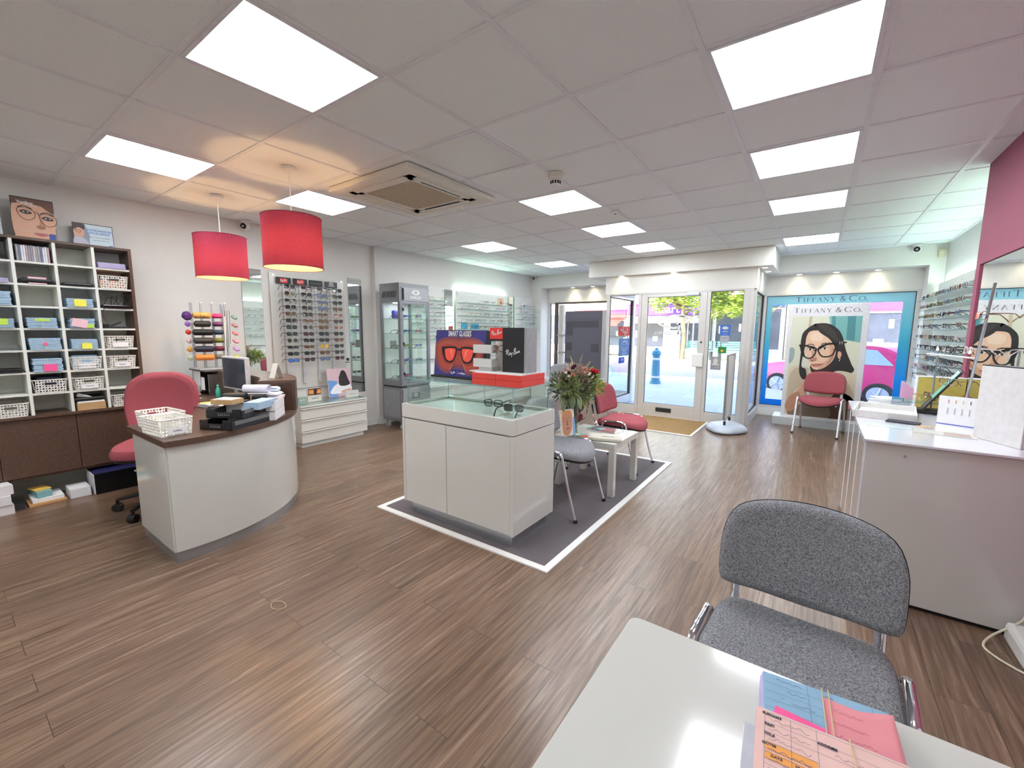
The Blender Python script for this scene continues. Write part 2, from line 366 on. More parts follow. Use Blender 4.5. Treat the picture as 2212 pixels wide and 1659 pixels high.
for (i, j), l in zip(UNLIT, ('plain smooth unlit panel set in the ceiling beside the air conditioner', 'plain pale unlit panel in the ceiling behind the air conditioner')):
    hx, hy = TX/2-.013, TY/2-.013
    t = thing('ceiling_panel', l, 'ceiling panel', ((i+.5)*TX, (j+.5)*TY, CZ-.004), 0, 'smooth unlit ceiling panels')
    MB().box(-hx+.018, hx-.018, -hy+.018, hy-.018, .006, .014).build('cover', OFFP, t)
    a = .018; MB().box(-hx, hx, -hy, -hy+a, 0, .02).box(-hx, hx, hy-a, hy, 0, .02).box(-hx, -hx+a, -hy+a, hy-a, 0, .02).box(hx-a, hx, -hy+a, hy-a, 0, .02).build('frame', LFR, t)
# ================= walls =================
struct('wall_left', MB().box(XL-.1, XL, YB, 2.42, 0, 2.6).box(XL-.1, XL2, 2.42, YF+.4, 0, 2.6), WALL, bevel=.003)
MAROON = mat('maroon_paint', '#94475f', .72, var=.03, scale=200, bump=.1, bscale=500)
struct('wall_right', MB().box(XR, XR+.1, 2.9, YF+.4, 0, 2.6), WALL)
struct('wall_maroon', MB().box(XM, XR+.1, .2, 2.985, 0, 2.6), MAROON)
struct('wall_right_rear', MB().box(XM, XR+.1, YB, .2, 0, 2.6), WALL)
struct('wall_back', MB().box(XL-.1, XR+.1, YB-.1, YB, 0, 2.6), WALL)
struct('baseboard_left', MB().box(XL2, XL2+.015, 2.42, YF, 0, .1).box(XL, XL+.015, YB, 2.42, 0, .1), WHITEM, bevel=.004)
struct('baseboard_right', MB().box(XM-.015, XM, YB, 1.34, 0, .1), WHITEM, bevel=.004)
ZS = 2.235; xl0, xl1, xr0, xr1 = -2.53, -.65, 1.5, 3.37
CREAM = mat('cream_paint', '#e6e3dd', .6, var=.01)
struct('wall_front', MB().box(XL-.1, XR+.1, YF, YF+.08, ZS, 2.6).box(XL-.1, xl0, YF, YG+.1, 0, ZS).box(xr1, XR+.1, YF, YG+.1, 0, ZS)
       .box(xl0, xl1, YF+.08, YG+.1, ZS, ZS+.03).box(xr0, xr1, YF+.08, YG+.1, ZS, ZS+.03), WALL)
struct('trim_1', MB().box(xl0, xl1, YG, YG+.04, 1.95, ZS).box(xl0, xl1, YG-.02, YG+.05, 0, .13), CREAM, bevel=.002)
struct('trim_2', MB().box(xr0, xr1, YG, YG+.04, 1.95, ZS).box(xr0, xr1, YG-.02, YG+.05, 0, .13), CREAM, bevel=.002)
struct('bulkhead', MB().box(-.95, 1.71, 5.36, YF, 2.24, CZ), CREAM, bevel=.002)
struct('trim_3', MB().box(-.68, 1.53, 5.44, 5.50, 1.955, 2.24).box(-.68, -.62, 5.50, YG, 1.955, 2.24).box(1.47, 1.53, 5.50, YG, 1.955, 2.24).box(-.62, 1.47, 5.5, YG+.05, 2.1, 2.14), CREAM, bevel=.002)
# exterior mass of our own building: keeps the direct sun off the shop front
struct('wall_exterior', MB().box(-9, 12, YG+.12, YG+.35, 2.62, 9.2).box(-9, XL-.15, YG+.1, YG+.35, -.1, 2.62).box(XR+.15, 12, YG+.1, YG+.35, -.1, 2.62).box(-9, 12, YB-.4, YG+.12, 2.75, 2.9).box(XL-.1, XR+.1, YG+.04, YG+.2, ZS+.03, 2.75), mat('outer_render', '#b9b4aa', .8))
# ================= shop front frames =================
FRM = mat('door_frame_white', '#d6d3d0', .3, .25, var=.02); GASK = mat('gasket', '#23232a', .6)
def framed(mb, x0, x1, z0, z1, y0, y1, a=.05, b=None, c=None):
    b = b or a; c = c or a
    mb.box(x0, x0+a, y0, y1, z0, z1).box(x1-a, x1, y0, y1, z0, z1).box(x0+a, x1-a, y0, y1, z1-b, z1).box(x0+a, x1-a, y0, y1, z0, z0+c)
ya, yb = 5.445, 5.495
d1 = thing('door_1', None, None, (0, 0, 0)); d1['kind'] = 'structure'
dl = MB(); framed(dl, -.065, .905, .008, 1.935, ya+.004, yb-.004, .098, .05, .2); dl.build('door_leaf', FRM, d1, bevel=.003)
MB().box(.033, .807, 5.467, 5.473, .208, 1.885).build('glass', GLASS, d1)
g = MB(); g.cur = 0; framed(g, .031, .809, .206, 1.887, 5.46, 5.48, .006); g.build('gasket', GASK, d1)
MB().box(.235, .475, ya-.008, ya+.004, .085, .15).build('letter_plate', GASK, d1, bevel=.004)
MB().box(.745, .895, ya-.03, ya+.004, .83, 1.03).build('handle_box', WHITEM, d1, bevel=.012)
MB().cyl((.858, ya+.006, 1.2), (.858, ya-.008, 1.2), .012).build('lock_cylinder', BLACK, d1)
MB().box(.63, .8, ya-.05, ya+.004, 1.885, 1.925).build('door_closer', ALU, d1, bevel=.005)
df = MB(); framed(df, -.65, 1.5, 0, 1.965, ya, yb, .05, .03, .012); df.box(-.115, -.068, ya, yb, .012, 1.935).box(.908, .955, ya, yb, .012, 1.935).box(-.6, -.115, ya, yb, .012, .155).box(.955, 1.38, ya, yb, .012, .155).box(1.38, 1.45, ya, yb, .012, 1.94)
tag(df.build('door_frame', FRM, bevel=.003), kind='structure')
for k, (x0, x1) in enumerate(((-.6, -.115), (.955, 1.38))):
    o = MB().box(x0, x1, 5.467, 5.473, .155, 1.935).build('window_%d' % (k+1), GLASS); tag(o, kind='structure')
    g = MB(); framed(g, x0, x1, .155, 1.935, 5.46, 5.48, .006); g.build('gasket', GASK, o, loc=(-o.location.x, -o.location.y, -o.location.z))
for k, x in enumerate((-.65, 1.5)):     # glazed returns of the recessed entrance
    f = MB(); f.box(x-.03, x+.03, 5.5, YG, 0, .155).box(x-.03, x+.03, 5.5, YG, 1.925, 1.96).box(x-.035, x+.035, YG-.08, YG+.03, .0, 1.96).box(x-.03, x+.03, 5.5, 5.55, .155, 1.925)
    o = f.build('window_%d' % (k+3), FRM, bevel=.003, loc=(0, 0, 0)); tag(o, kind='structure')
    MB().box(x-.003, x+.003, 5.55, YG-.08, .155, 1.925).build('glass', GLASS, o)
    MB().box(x-.014, x+.014, YG-.11, YG-.08, .155, 1.925).box(x-.014, x+.014, 5.55, 5.562, .155, 1.925).box(x-.014, x+.014, 5.56, YG-.11, .155, .17).box(x-.014, x+.014, 5.56, YG-.11, 1.915, 1.925).build('gasket', GASK, o)
for k, (x0, x1) in enumerate(((xl0, xl1), (xr0, xr1))):
    f = MB(); framed(f, x0, x1, .13, 1.95, YG-.01, YG+.05, .05, .025, .04)
    o = f.build('window_%d' % (k+5), FRM, bevel=.003, loc=(0, 0, 0)); tag(o, kind='structure')
    MB().box(x0+.05, x1-.05, YG+.015, YG+.023, .17, 1.925).build('glass', GLASS, o)
    g = MB(); framed(g, x0+.05, x1-.05, .17, 1.925, YG+.005, YG+.035, .007); g.build('gasket', GASK, o)
# ================= ceiling-mounted things =================
def downlight(x, y, z, label, spot=True):
    t = thing('downlight', label, 'downlight', (x, y, z), 0, 'small round recessed downlights')
    MB().lathe([(.046, 0), (.048, -.006), (.036, -.008), (.034, 0)], n=24).build('rim', WHITEM, t)
    MB().lathe([(.0001, -.004), (.035, -.004), (.035, -.001), (.0001, -.001)], n=24).build('lens', emat('downlight_lens', '#fff3d6', 25), t)
    if spot:
        l = bpy.data.lights.new('downlight_beam', 'SPOT'); l.energy = 5; l.color = (1, .84, .55); l.spot_size = math.radians(105); l.spot_blend = .6; l.shadow_soft_size = .02
        lo = bpy.data.objects.new('downlight_beam', l); C.objects.link(lo); lo.location = (x, y, z-.012)
for i, x in enumerate((-1.90, -1.46, -1.0)): downlight(x, YG-.1, ZS, '%s recessed downlight from the left corner above the left display window' % ORD[i])
for i, x in enumerate((1.96, 2.41, 2.88)): downlight(x, YG-.1, ZS, '%s recessed downlight from the left above the poster window' % ORD[i])
for i, (x, y) in enumerate(((-.4, 5.41), (.42, 5.41))): downlight(x, y, 2.24, ['recessed downlight left of the door under the bulkhead', 'recessed downlight over the glass door under the bulkhead'][i])
downlight(1.6, 6.03, 2.24, 'recessed downlight under the right end of the bulkhead, nearest the poster window')
downlight(1.6, 5.55, 2.24, 'recessed downlight under the right end of the bulkhead, nearer the room', False)
def pendant(x, y, zt, label):
    t = thing('pendant_lamp', label, 'pendant lamp', (x, y, CZ), 0, 'red drum pendant lamps')
    MB().lathe([(.048, 0), (.048, -.02), (.03, -.028), (.004, -.03)], n=28).build('ceiling_rose', WHITEM, t)
    h = zt-CZ
    MB().tube(smooth([(0, 0, -.02), (.003, 0, h*.5), (-.004, .003, h*.8), (0, 0, h-.02)], 6, False), .0035, 8).build('cord', WHITEM, t)
    MB().lathe([(.02, h-.0), (.022, h-.05), (.018, h-.1)], n=16).build('lamp_holder', WHITEM, t)
    MB().lathe([(.012, h-.09), (.03, h-.12), (.036, h-.15), (.028, h-.178), (.0001, h-.19)], n=20).build('bulb', emat('bulb_glow', '#ffc98a', 22), t)
    R = .196; H = .352
    SH = mat('shade_fabric', '#8c3a54', .9, var=.2, scale=240, bump=.3, bscale=500, spec=.1, trans=.4, glow=.5)
    IN = mat('shade_lining', '#f3e2c2', .9, var=.03, trans=.5)
    s = MB(); n = 56
    for i in range(n):
        a, b = 2*PI*i/n, 2*PI*(i+1)/n
        for r, mi in ((R, 0), (R-.003, 1)):
            s.cur = mi; q = [(r*math.cos(a), r*math.sin(a), h-H), (r*math.cos(b), r*math.sin(b), h-H), (r*math.cos(b), r*math.sin(b), h), (r*math.cos(a), r*math.sin(a), h)]
            s.add(q if mi == 0 else q[::-1], [(0, 1, 2, 3)], True)
    sh = s.build('shade', [SH, IN], t)
    for z in (h, h-H): MB().tube([(R*math.cos(2*PI*i/48), R*math.sin(2*PI*i/48), z) for i in range(48)], .003, 6, closed=True).build('shade_ring', mat('shade_edge', '#7a1f35', .7), t)
    sp = MB()
    for k in range(3): sp.tube([(0, 0, h-.012), (R*math.cos(k*2.094), R*math.sin(k*2.094), h-.012)], .002, 6)
    sp.build('shade_spider', WHITEM, t)
    l = bpy.data.lights.new('pendant_bulb', 'POINT'); l.energy = 9.5; l.color = (1, .62, .28); l.shadow_soft_size = .03
    lo = bpy.data.objects.new('pendant_bulb', l); C.objects.link(lo); lo.location = (x, y, CZ+h-.215)
pendant(-2.016, .27, 2.148, 'red drum pendant lamp hanging farther left, nearer the shelf wall')
pendant(-.859, .296, 2.148, 'larger looking red drum pendant lamp hanging in front of the sunglasses wall')
# air conditioner cassette
AC = mat('ac_cream', '#dcd8cd', .5, var=.03); t = thing('air_conditioner', 'square cream ceiling cassette air conditioner with dusty central grille', 'air conditioner', (-.545, 1.17, CZ-.037))
b = MB(); R1 = .475
b.box(-R1, R1, -R1, -.37, 0, .035).box(-R1, R1, .37, R1, 0, .035).box(-R1, -.37, -.37, .37, 0, .035).box(.37, R1, -.37, .37, 0, .035)
for s_ in range(4):
    M = Matrix.Rotation(s_*PI/2, 4, 'Z'); b.box(-.37, .37, -.37, -.27, .004, .035, M).box(-.32, .32, -.40, -.385, -.004, .003, M)
b.build('housing', AC, t, bevel=.01)
for s_ in range(4):
    M = Matrix.Rotation(s_*PI/2, 4, 'Z')
    v = MB().box(-.30, .30, -.368, -.325, -.003, .004, M).build('louvre', AC, t, bevel=.003)
    if s_ in (1, 2): MB().box(-.21, .21, -.322, -.312, -.0035, .006, M).build('air_slot', BLACK, t)
gm = mat('dusty_grille', '#cfc3ad', .9, var=.25, scale=200, bump=.6, bscale=260)
gr = MB(); gr.box(-.28, .28, -.28, .28, .006, .012)
for k in range(-13, 14): gr.box(k*.02-.0025, k*.02+.0025, -.27, .27, .0, .006)
gr.build('grille', gm, t)
# smoke detector, sensor, cameras, alarm sensor
t = thing('smoke_detector', 'white round smoke detector with slotted head on the ceiling', 'smoke detector', (.629, 1.47, CZ))
MB().lathe([(.058, 0), (.058, -.03), (.045, -.045), (.02, -.046)], n=28).build('base', mat('det_cream', '#e2dccf', .5), t)
MB().lathe([(.038, -.046), (.036, -.05), (.036, -.078), (.03, -.088), (.0001, -.092)], n=24).build('head', WHITEM, t)
s = MB()
for k in range(12): a = k*PI/6; s.box(-.006, .006, .0355, .0385, -.075, -.054, Matrix.Rotation(a, 4, 'Z'))
s.build('slot', BLACK, t)
t = thing('ceiling_sensor', 'small flat white sensor clipped to the ceiling grid near the middle lights', 'sensor', (.6, 2.66, CZ))
MB().box(-.04, .04, -.03, .03, -.018, 0).build('body', WHITEM, t, bevel=.006); MB().lathe([(.012, -.018), (.01, -.026), (.0001, -.027)], n=16).build('lens', GREYP, t)
def cctv(x, y, z, dx, dy, label, s=1):
    t = thing('security_camera', label, 'security camera', (x, y, z), math.atan2(dx, -dy), 'white dome security cameras')
    MB().lathe([(.05*s, 0), (.05*s, -.012*s), (.035*s, -.02*s)], n=24).build('mount', WHITEM, t)
    b = MB().lathe([(.0001, -.045*s), (.03*s, -.035*s), (.045*s, -.005*s), (.04*s, .03*s), (.0001, .045*s)], n=24).build('housing', WHITEM, t, loc=(0, 0, -.045*s), rot=(PI/2+.35, 0, 0))
    MB().lathe([(.0001, .0), (.028*s, .002*s), (.03*s, -.004*s), (.0001, -.004*s)], n=24).build('lens_ring', BLACKG, t, loc=(0, -.042*s, -.058*s), rot=(PI/2+.35, 0, 0))
    MB().lathe([(.0001, .006*s), (.012*s, .003*s), (.013*s, -.002)], n=16).build('lens', GREYP, t, loc=(0, -.045*s, -.059*s), rot=(PI/2+.35, 0, 0))
cctv(-2.76, .8, CZ-.003, .6, -.8, 'white dome security camera on the ceiling beside the far red lamp')
cctv(-2.67, 6.3, CZ-.003, .5, -.8, 'white dome security camera in the far left corner of the ceiling', .95)
cctv(3.22, 6.3, CZ-.003, -.2, -.9, 'white dome security camera above the poster window', 1.1)
t = thing('motion_sensor', 'small cream alarm sensor high in the far right corner', 'alarm sensor', (3.465, YF-.03, 2.37))
MB().box(-.035, .035, -.025, .028, -.05, .05).build('body', mat('sensor_cream', '#dcd3b4', .5), t, bevel=.012); MB().box(-.022, .022, -.03, -.024, -.012, .006).build('lens', WHITEM, t)
# ================= street outside =================
def paving(name, c1, c2, bw, rh, mort):
    m, nt, out = newmat(name); p = nd(nt, 'ShaderNodeBsdfPrincipled'); tc = nd(nt, 'ShaderNodeTexCoord'); br = nd(nt, 'ShaderNodeTexBrick')
    br.inputs['Scale'].default_value = 1; br.inputs['Brick Width'].default_value = bw; br.inputs['Row Height'].default_value = rh; br.inputs['Mortar Size'].default_value = .006
    br.inputs['Color1'].default_value = lin(c1); br.inputs['Color2'].default_value = lin(c2); br.inputs['Mortar'].default_value = lin(mort)
    nt.links.new(tc.outputs['Object'], br.inputs['Vector']); nt.links.new(br.outputs[0], p.inputs['Base Color']); p.inputs['Roughness'].default_value = .75
    nt.links.new(p.outputs[0], out.inputs[0]); return m
PAV = paving('paving_slabs', '#b9bccb', '#c4c6d2', .9, .6, '#9498a8')
struct('ground_pavement', MB().box(-.62, 1.47, 5.46, YG+.05, -.1, -.004).box(-30, 30, YG+.05, 11.9, -.15, -.004), PAV, loc=(0, 0, 0))
struct('ground_kerb', MB().box(-30, 30, 11.9, 12.05, -.2, .0).box(-30, 30, 20, 20.15, -.2, .0), mat('kerb_stone', '#c9c8c6', .7), bevel=.01, loc=(0, 0, 0))
ro = MB().box(-30, 30, 12.05, 20, -.3, -.1); ro.cur = 1
ro.box(-30, 30, 12.5, 12.6, -.1, -.097); ro.box(-30, 30, 19.4, 19.5, -.1, -.097)
for k in range(-7, 8): ro.box(k*4, k*4+2, 16, 16.12, -.1, -.097)
struct('ground_road', ro, [mat('asphalt', '#8f8f96', .9, var=.08, scale=20), mat('road_paint', '#eeeeee', .7)], loc=(0, 0, 0))
struct('ground_far_pavement', MB().box(-30, 30, 20.15, 24, -.15, -.004), mat('far_paving', '#d9cfb8', .8, var=.06, scale=3), loc=(0, 0, 0))
# bollard
BLU = mat('bollard_blue', '#4b8fae', .4); t = thing('bollard', 'blue cast bollard with white bands on the pavement outside the door', 'bollard', (-1.123, 9.835, -.004))
MB().lathe([(.15, 0), (.14, .06), (.115, .1), (.095, .62), (.105, .64), (.105, .68), (.085, .7), (.125, .78), (.11, .84), (.05, .88), (.035, .93), (.0001, .94)], n=24).build('post', BLU, t)
for z in (.15, .62): MB().lathe([(.122 if z < .3 else .108, z), (.13 if z < .3 else .118, z+.012), (.13 if z < .3 else .118, z+.04), (.12 if z < .3 else .108, z+.05)], n=24).build('band', WHITEM, t)
# street trees: trunk, limbs, thousands of leaves
LEAF = mat('leaf_green', '#93ab48', .6, var=.35, scale=2.5, trans=.45); LEAF2 = mat('leaf_yellow', '#c3cb63', .6, var=.3, scale=2.5, trans=.45)
BARK = mat('bark', '#a08a70', .9, var=.2, scale=12)
def tree(x, y, h, r, label, seed, n=5200, zb=1.9, cox=0):
    rnd = random.Random(seed); t = thing('street_tree', label, 'tree', (x, y, -.05), 0, 'street trees')
    tb = MB().tube(smooth([(0, 0, 0), (.06, .02, h*.25), (-.05, .05, h*.5), (.03, 0, h*.75)], 5, False), [.13]*5+[.11]*5+[.09]*5+[.06], 10); 
    for k in range(9):
        a = k*.7; z0 = h*(.38+.04*k); tb.tube(smooth([(0, 0, z0), (math.cos(a)*r*.4, math.sin(a)*r*.4, z0+.4), (math.cos(a)*r*.8, math.sin(a)*r*.8, z0+.6+.3*rnd.random())], 4, False), [.05]*4+[.035]*4+[.015], 6)
    tb.build('trunk', BARK, t)
    lb = MB(); cz = zb+.95; hz = .8
    cl = [(cox+rnd.uniform(-1, 1)*r*.75, rnd.uniform(-1, 1)*r*.75, cz+rnd.uniform(-.8, 1)*hz, rnd.uniform(.35, .6)) for _ in range(34)]
    for k in range(n):
        c = rnd.choice(cl); d = V(rnd.gauss(0, 1), rnd.gauss(0, 1), rnd.gauss(0, 1)).normalized()*c[3]*rnd.random()**.33
        p = V(*c[:3])+d; lb.cur = 0 if rnd.random() < .55 else 1; s = rnd.uniform(.06, .12)
        M = Matrix.Translation(p) @ Matrix.Rotation(rnd.uniform(0, 6.3), 4, 'Z') @ Matrix.Rotation(rnd.uniform(-1.2, 1.2), 4, 'X')
        lb.add([(-s, 0, 0), (0, -s*.45, .01), (s, 0, 0), (0, s*.45, .01)], [(0, 1, 2, 3)], True, M)
    lb.build('foliage', [LEAF, LEAF2], t)
tree(-3.2, 20.7, 4.6, 2.0, 'yellow green street tree with forked trunk seen through the door glass', 3, 5200, 2.3)
tree(-.35, 20.9, 4.6, 1.5, 'leafy street tree seen through the narrow pane right of the door', 5, 5200, 1.95, -.75)
# buildings across the street
STU = [mat('render_white', '#f2f0ec', .8), mat('render_cream', '#ece2d0', .8), mat('render_grey', '#b8bcc8', .8), mat('brick_warm', '#b59078', .8, var=.2, scale=10)]
DGL = mat('shop_glass_dark', '#5b6070', .1, var=.2, scale=1.5); WFR = mat('street_window_frame', '#f4f4f4', .5)
def shop(name, label, x0, x1, h, wm, fz, fh, fm, text=None, tcol=None, door=True, seed=1, y=23.0, ts=.5, awn=None):
    t = thing(name, label, 'building', ((x0+x1)/2, y, -.02)); W = (x1-x0)/2; rnd = random.Random(seed)
    MB().box(-W, W, 0, .8, 0, h).build('wall', wm, t)
    f = MB().box(-W+.05, W-.05, -.18, -.002, fz, fz+fh).build('fascia', fm, t, bevel=.01)
    if text:
        M = frame_mat((0, -.185, fz+fh/2), (1, 0, 0), (0, 0, 1)); textmb(MB(), text, ts, M, depth=.02, bold=.012).build('lettering', tcol or WHITEM, f)
    MB().box(-W+.02, W-.02, -.28, -.002, fz+fh, fz+fh+.08).build('cornice', WFR, t)
    n = max(1, int(W)); pw = 2*W/n
    for k in range(n):
        a = -W+k*pw+.12; b = a+pw-.24
        fr = MB(); framed(fr, a, b, .45, fz-.08, -.06, -.002, .06); fr.box((a+b)/2-.025, (a+b)/2+.025, -.06, -.002, .45, fz-.08)
        o = fr.build('shop_window', WFR, t); MB().box(a+.06, b-.06, -.02, -.004, .5, fz-.14).build('pane', DGL, o)
        pb = MB()
        for q in range(3):
            px = rnd.uniform(a+.2, b-.3); pz = rnd.uniform(.6, 1.6); pb.box(px, px+rnd.uniform(.15, .35), -.03, -.022, pz, pz+rnd.uniform(.2, .45))
        pb.build('poster', mat('street_poster_%d' % rnd.randint(0, 3), rnd.choice(['#8fc7d8', '#e8e8ee', '#6c8fc0', '#efc9d6']), .6), o)
    nu = max(1, int(W*.9))
    for lv in range(int((h-fz-1)/2.4)):
        for k in range(nu):
            cx = -W+(k+.5)*2*W/nu; z = fz+fh+.7+lv*2.4; fr = MB(); framed(fr, cx-.5, cx+.5, z, z+1.4, -.05, -.002, .06); fr.box(cx-.5, cx+.5, -.05, -.002, z+.67, z+.73)
            o = fr.build('window', WFR, t); MB().box(cx-.44, cx+.44, -.02, -.004, z+.06, z+1.34).build('pane', DGL, o)
    if awn: MB().add([(-W+.2, -.02, fz-.02), (W-.2, -.02, fz-.02), (W-.2, -1.0, fz-.35), (-W+.2, -1.0, fz-.35), (-W+.2, -1.0, fz-.45), (W-.2, -1.0, fz-.45)], [(0, 3, 2, 1), (3, 4, 5, 2)]).build('awning', awn, t, solid=.02)
    return t
PUR = mat('fascia_purple', '#8a50e0', .5); MAG = mat('fascia_magenta', '#e552e0', .5); REDS = mat('fascia_red', '#e05a48', .5); NAV = mat('fascia_blue', '#3c5c96', .5)
shop('shop_building', 'white building with a red and blue sign seen through the left display window', -17.5, -10.4, 8, STU[0], 2.5, .7, STU[0], 'NEWS', REDS, seed=2)
shop('shop_building', 'building with a red fascia seen through the left pane of the entrance', -10.3, -6.9, 7.5, STU[1], 2.1, .5, REDS, 'SALE', WHITEM, seed=3, awn=REDS)
shop('charity_shop', 'white shop with purple fascia lettered heart across the street', -6.8, -2.4, 7.8, STU[0], 2.25, .62, PUR, 'heart', WHITEM, seed=4, ts=.62, awn=mat('awning_white', '#f2f2f6', .7))
shop('shop_building', 'grey building behind the tree right of the door', -2.3, .9, 8.5, STU[2], 2.6, .5, NAV, None, seed=6)
shop('shop_building', 'brick shop seen left of the poster board through the right window', 1.0, 3.5, 7, STU[3], 2.3, .5, STU[1], 'amici', WHITEM, seed=7, ts=.4)
shop('shop_building', 'shop with magenta fascia seen right of the poster board', 3.6, 7.6, 7, STU[1], 2.35, .55, MAG, None, seed=8)
shop('shop_building', 'cream building at the far right end of the street', 7.7, 14, 8, STU[1], 2.4, .5, NAV, None, seed=9)
# bench, board, sign post, litter bin
def bench(x, y, label):
    TE = mat('bench_teal', '#7cc4bf', .5); t = thing('street_bench', label, 'bench', (x, y, -.004), 0, 'teal slatted street benches')
    for k in range(4): MB().box(-.8, .8, -.2+k*.11, -.12+k*.11, .42, .45).build('seat_slat', TE, t)
    for k in range(4): MB().box(-.8, .8, .26, .285, .52+k*.1, .59+k*.1).build('back_slat', TE, t)
    for s_ in (-.65, .65): MB().box(s_-.03, s_+.03, -.2, .25, .0, .42).box(s_-.03, s_+.03, .25, .3, 0, .92).build('leg', mat('iron', '#4c4f54', .5), t)
bench(-2.53, 20.8, 'teal slatted bench across the road seen through the door'); bench(-.86, 20.8, 'teal slatted bench seen through the pane right of the door')
t = thing('notice_board', 'purple grey notice board standing across the road in front of the charity shop', 'notice board', (-3.66, 20.5, -.004))
MB().box(-.36, .36, -.03, .03, .45, 1.35).build('board', mat('board_mauve', '#8f8cac', .7), t, bevel=.01); f = MB(); framed(f, -.4, .4, .4, 1.4, -.04, .04, .04); f.box(-.4, -.35, -.04, .04, 0, .4).box(.35, .4, -.04, .04, 0, .4); f.build('frame', WHITEM, t)
t = thing('street_sign', 'grey sign post with blank white plate outside the door', 'sign', (-2.63, 20.35, -.004))
MB().cyl((0, 0, 0), (0, 0, 2.3), .035, 10).build('post', GREYP, t); MB().box(-.14, .14, -.05, -.03, 1.75, 2.02).build('sign_plate', WHITEM, t, bevel=.02)
# parked car
def car(x, y, rz):
    t = thing('car', 'bright pink hatchback in the road behind the poster board', 'car', (x, y, -.1), rz)
    PK = mat('car_pink', '#e03a86', .25, var=.03, coat=.8, scale=2); DG = mat('car_glass', '#b9d0dc', .05, var=.05)
    prof = [(-1.75, .32), (-1.78, .55), (-1.65, .78), (-1.0, .93), (-.75, .97), (.2-.35, 1.42), (.55, 1.47), (1.15, 1.4), (1.6, 1.0), (1.72, .85), (1.75, .35), (1.5, .24), (-1.5, .24)]
    b = MB(); n = len(prof); P = smooth(prof, 4); k = len(P)
    def ring(yy, s, dz): return [(p[0]*s, yy, .2+(p[1]-.2)*dz+0) for p in P]
    secs = [(-.80, .97, .93), (-.78, .99, .97), (-.60, 1, 1), (0, 1.01, 1.02), (.60, 1, 1), (.78, .99, .97), (.80, .97, .93)]
    o = 0
    for s_ in secs: b.v += ring(*s_)
    for i in range(len(secs)-1):
        for j in range(k): b.face([i*k+j, (i+1)*k+j, (i+1)*k+(j+1) % k, i*k+(j+1) % k], True)
    b.face(list(range(k))); b.face([(len(secs)-1)*k+j for j in range(k)][::-1]); b.build('body', PK, t, recalc=True)
    for s_ in (-1, 1):
        y0 = s_*.79
        for poly in ([(-.62, .98), (-.05, 1.36), (.28, 1.38), (.28, .98)], [(.34, .98), (.34, 1.385), (.95, 1.33), (1.25, 1.0)]):
            M = frame_mat((0, y0-.0*s_, 0), (1, 0, 0), (0, 0, 1)); g = MB(); g.prism(poly, -.018, .018, M); g.build('side_window', DG, t)
    for wx in (-1.08, 1.05):
        for s_ in (-1, 1):
            wb = MB(); wb.tube([(wx, s_*.70, .29), (wx, s_*.83, .29)], .29, 28); wh = wb.build('wheel', mat('tyre', '#2a2b30', .8), t, bevel=.02)
            rb = MB(); rb.tube([(wx, s_*.82, .29), (wx, s_*.836, .29)], .2, 28)
            for q in range(5):
                a = q*1.2566; rb.tube([(wx, s_*.84, .29), (wx+.19*math.cos(a), s_*.838, .29+.19*math.sin(a))], .022, 6)
            rb.build('hubcap', mat('alloy', '#c6ccda', .3, .6), wh)
    MB().box(-1.79, -1.7, -.7, -.45, .6, .72).box(-1.79, -1.7, .45, .7, .6, .72).build('headlight', WHITEM, t, bevel=.02)
    MB().add([(-.72, -.66, 1.0), (-.72, .66, 1.0), (-.16, .58, 1.43), (-.16, -.58, 1.43)], [(0, 1, 2, 3)]).build('windscreen', DG, t, solid=.02)
    return t
c_ = car(2.9, 10.6, math.atan2(-1.19, 1.68)); c_.location.z = -.1; c_.scale = (1, 1, .84)
# ================= seating =================
def pad(outline, prof, warp=None, cur=0, rings=5):
    """cushion: closed outline lofted through (inset, height) and capped with inner rings"""
    mb = MB(); mb.cur = cur; n = len(outline); cx = sum(p[0] for p in outline)/n; cy = sum(p[1] for p in outline)/n
    L = []
    def ring(k, z):
        L.append(len(mb.v))
        for p in outline:
            dx, dy = p[0]-cx, p[1]-cy; r = math.hypot(dx, dy); s = (r-k)/r; q = (cx+dx*s, cy+dy*s, z); mb.v.append(warp(q) if warp else q)
    zb = prof[0][1]; zt = prof[-1][1]
    def inner(frac, z):
        L.append(len(mb.v))
        for p in outline:
            q = (cx+(p[0]-cx)*frac, cy+(p[1]-cy)*frac, z); mb.v.append(warp(q) if warp else q)
    for f in range(1, rings): inner(f/rings, zb)
    for k, z in prof: ring(k, z)
    for f in range(rings-1, 0, -1): inner(f/rings, zt)
    for a, b in zip(L, L[1:]):
        for j in range(n): mb.face([a+j, a+(j+1) % n, b+(j+1) % n, b+j], True)
    mb.face([L[0]+j for j in range(n)][::-1], True); mb.face([L[-1]+j for j in range(n)], True)
    return mb
SHELL = mat('seat_shell_black', '#1b1b1f', .5)
def seat_out(w, d, front=.07):
    return smooth([(-w/2+.07, d/2), (0, d/2+.01), (w/2-.07, d/2), (w/2-.015, d/2-.05), (w/2, 0), (w/2-.01, -d/2+.09), (w/2-.09, -d/2+.01), (0, -d/2-.02), (-w/2+.09, -d/2+.01), (-w/2+.01, -d/2+.09), (-w/2, 0), (-w/2+.015, d/2-.05)], 5)
def swarp(q):
    x, y, z = q; return (x, y, z-.035*max(0, (-y-.08)/.15)**2+.012*(x/.22)**2)
def bwarp(q):      # q.x across, q.y height along the back, q.z thickness
    x, y, z = q; tilt = .21; X = x; Y = .20+y*math.sin(tilt)-z*math.cos(tilt)-.05*(x/.23)**2; Z = .50+y*math.cos(tilt)+z*math.sin(tilt); return (X, Y, Z)
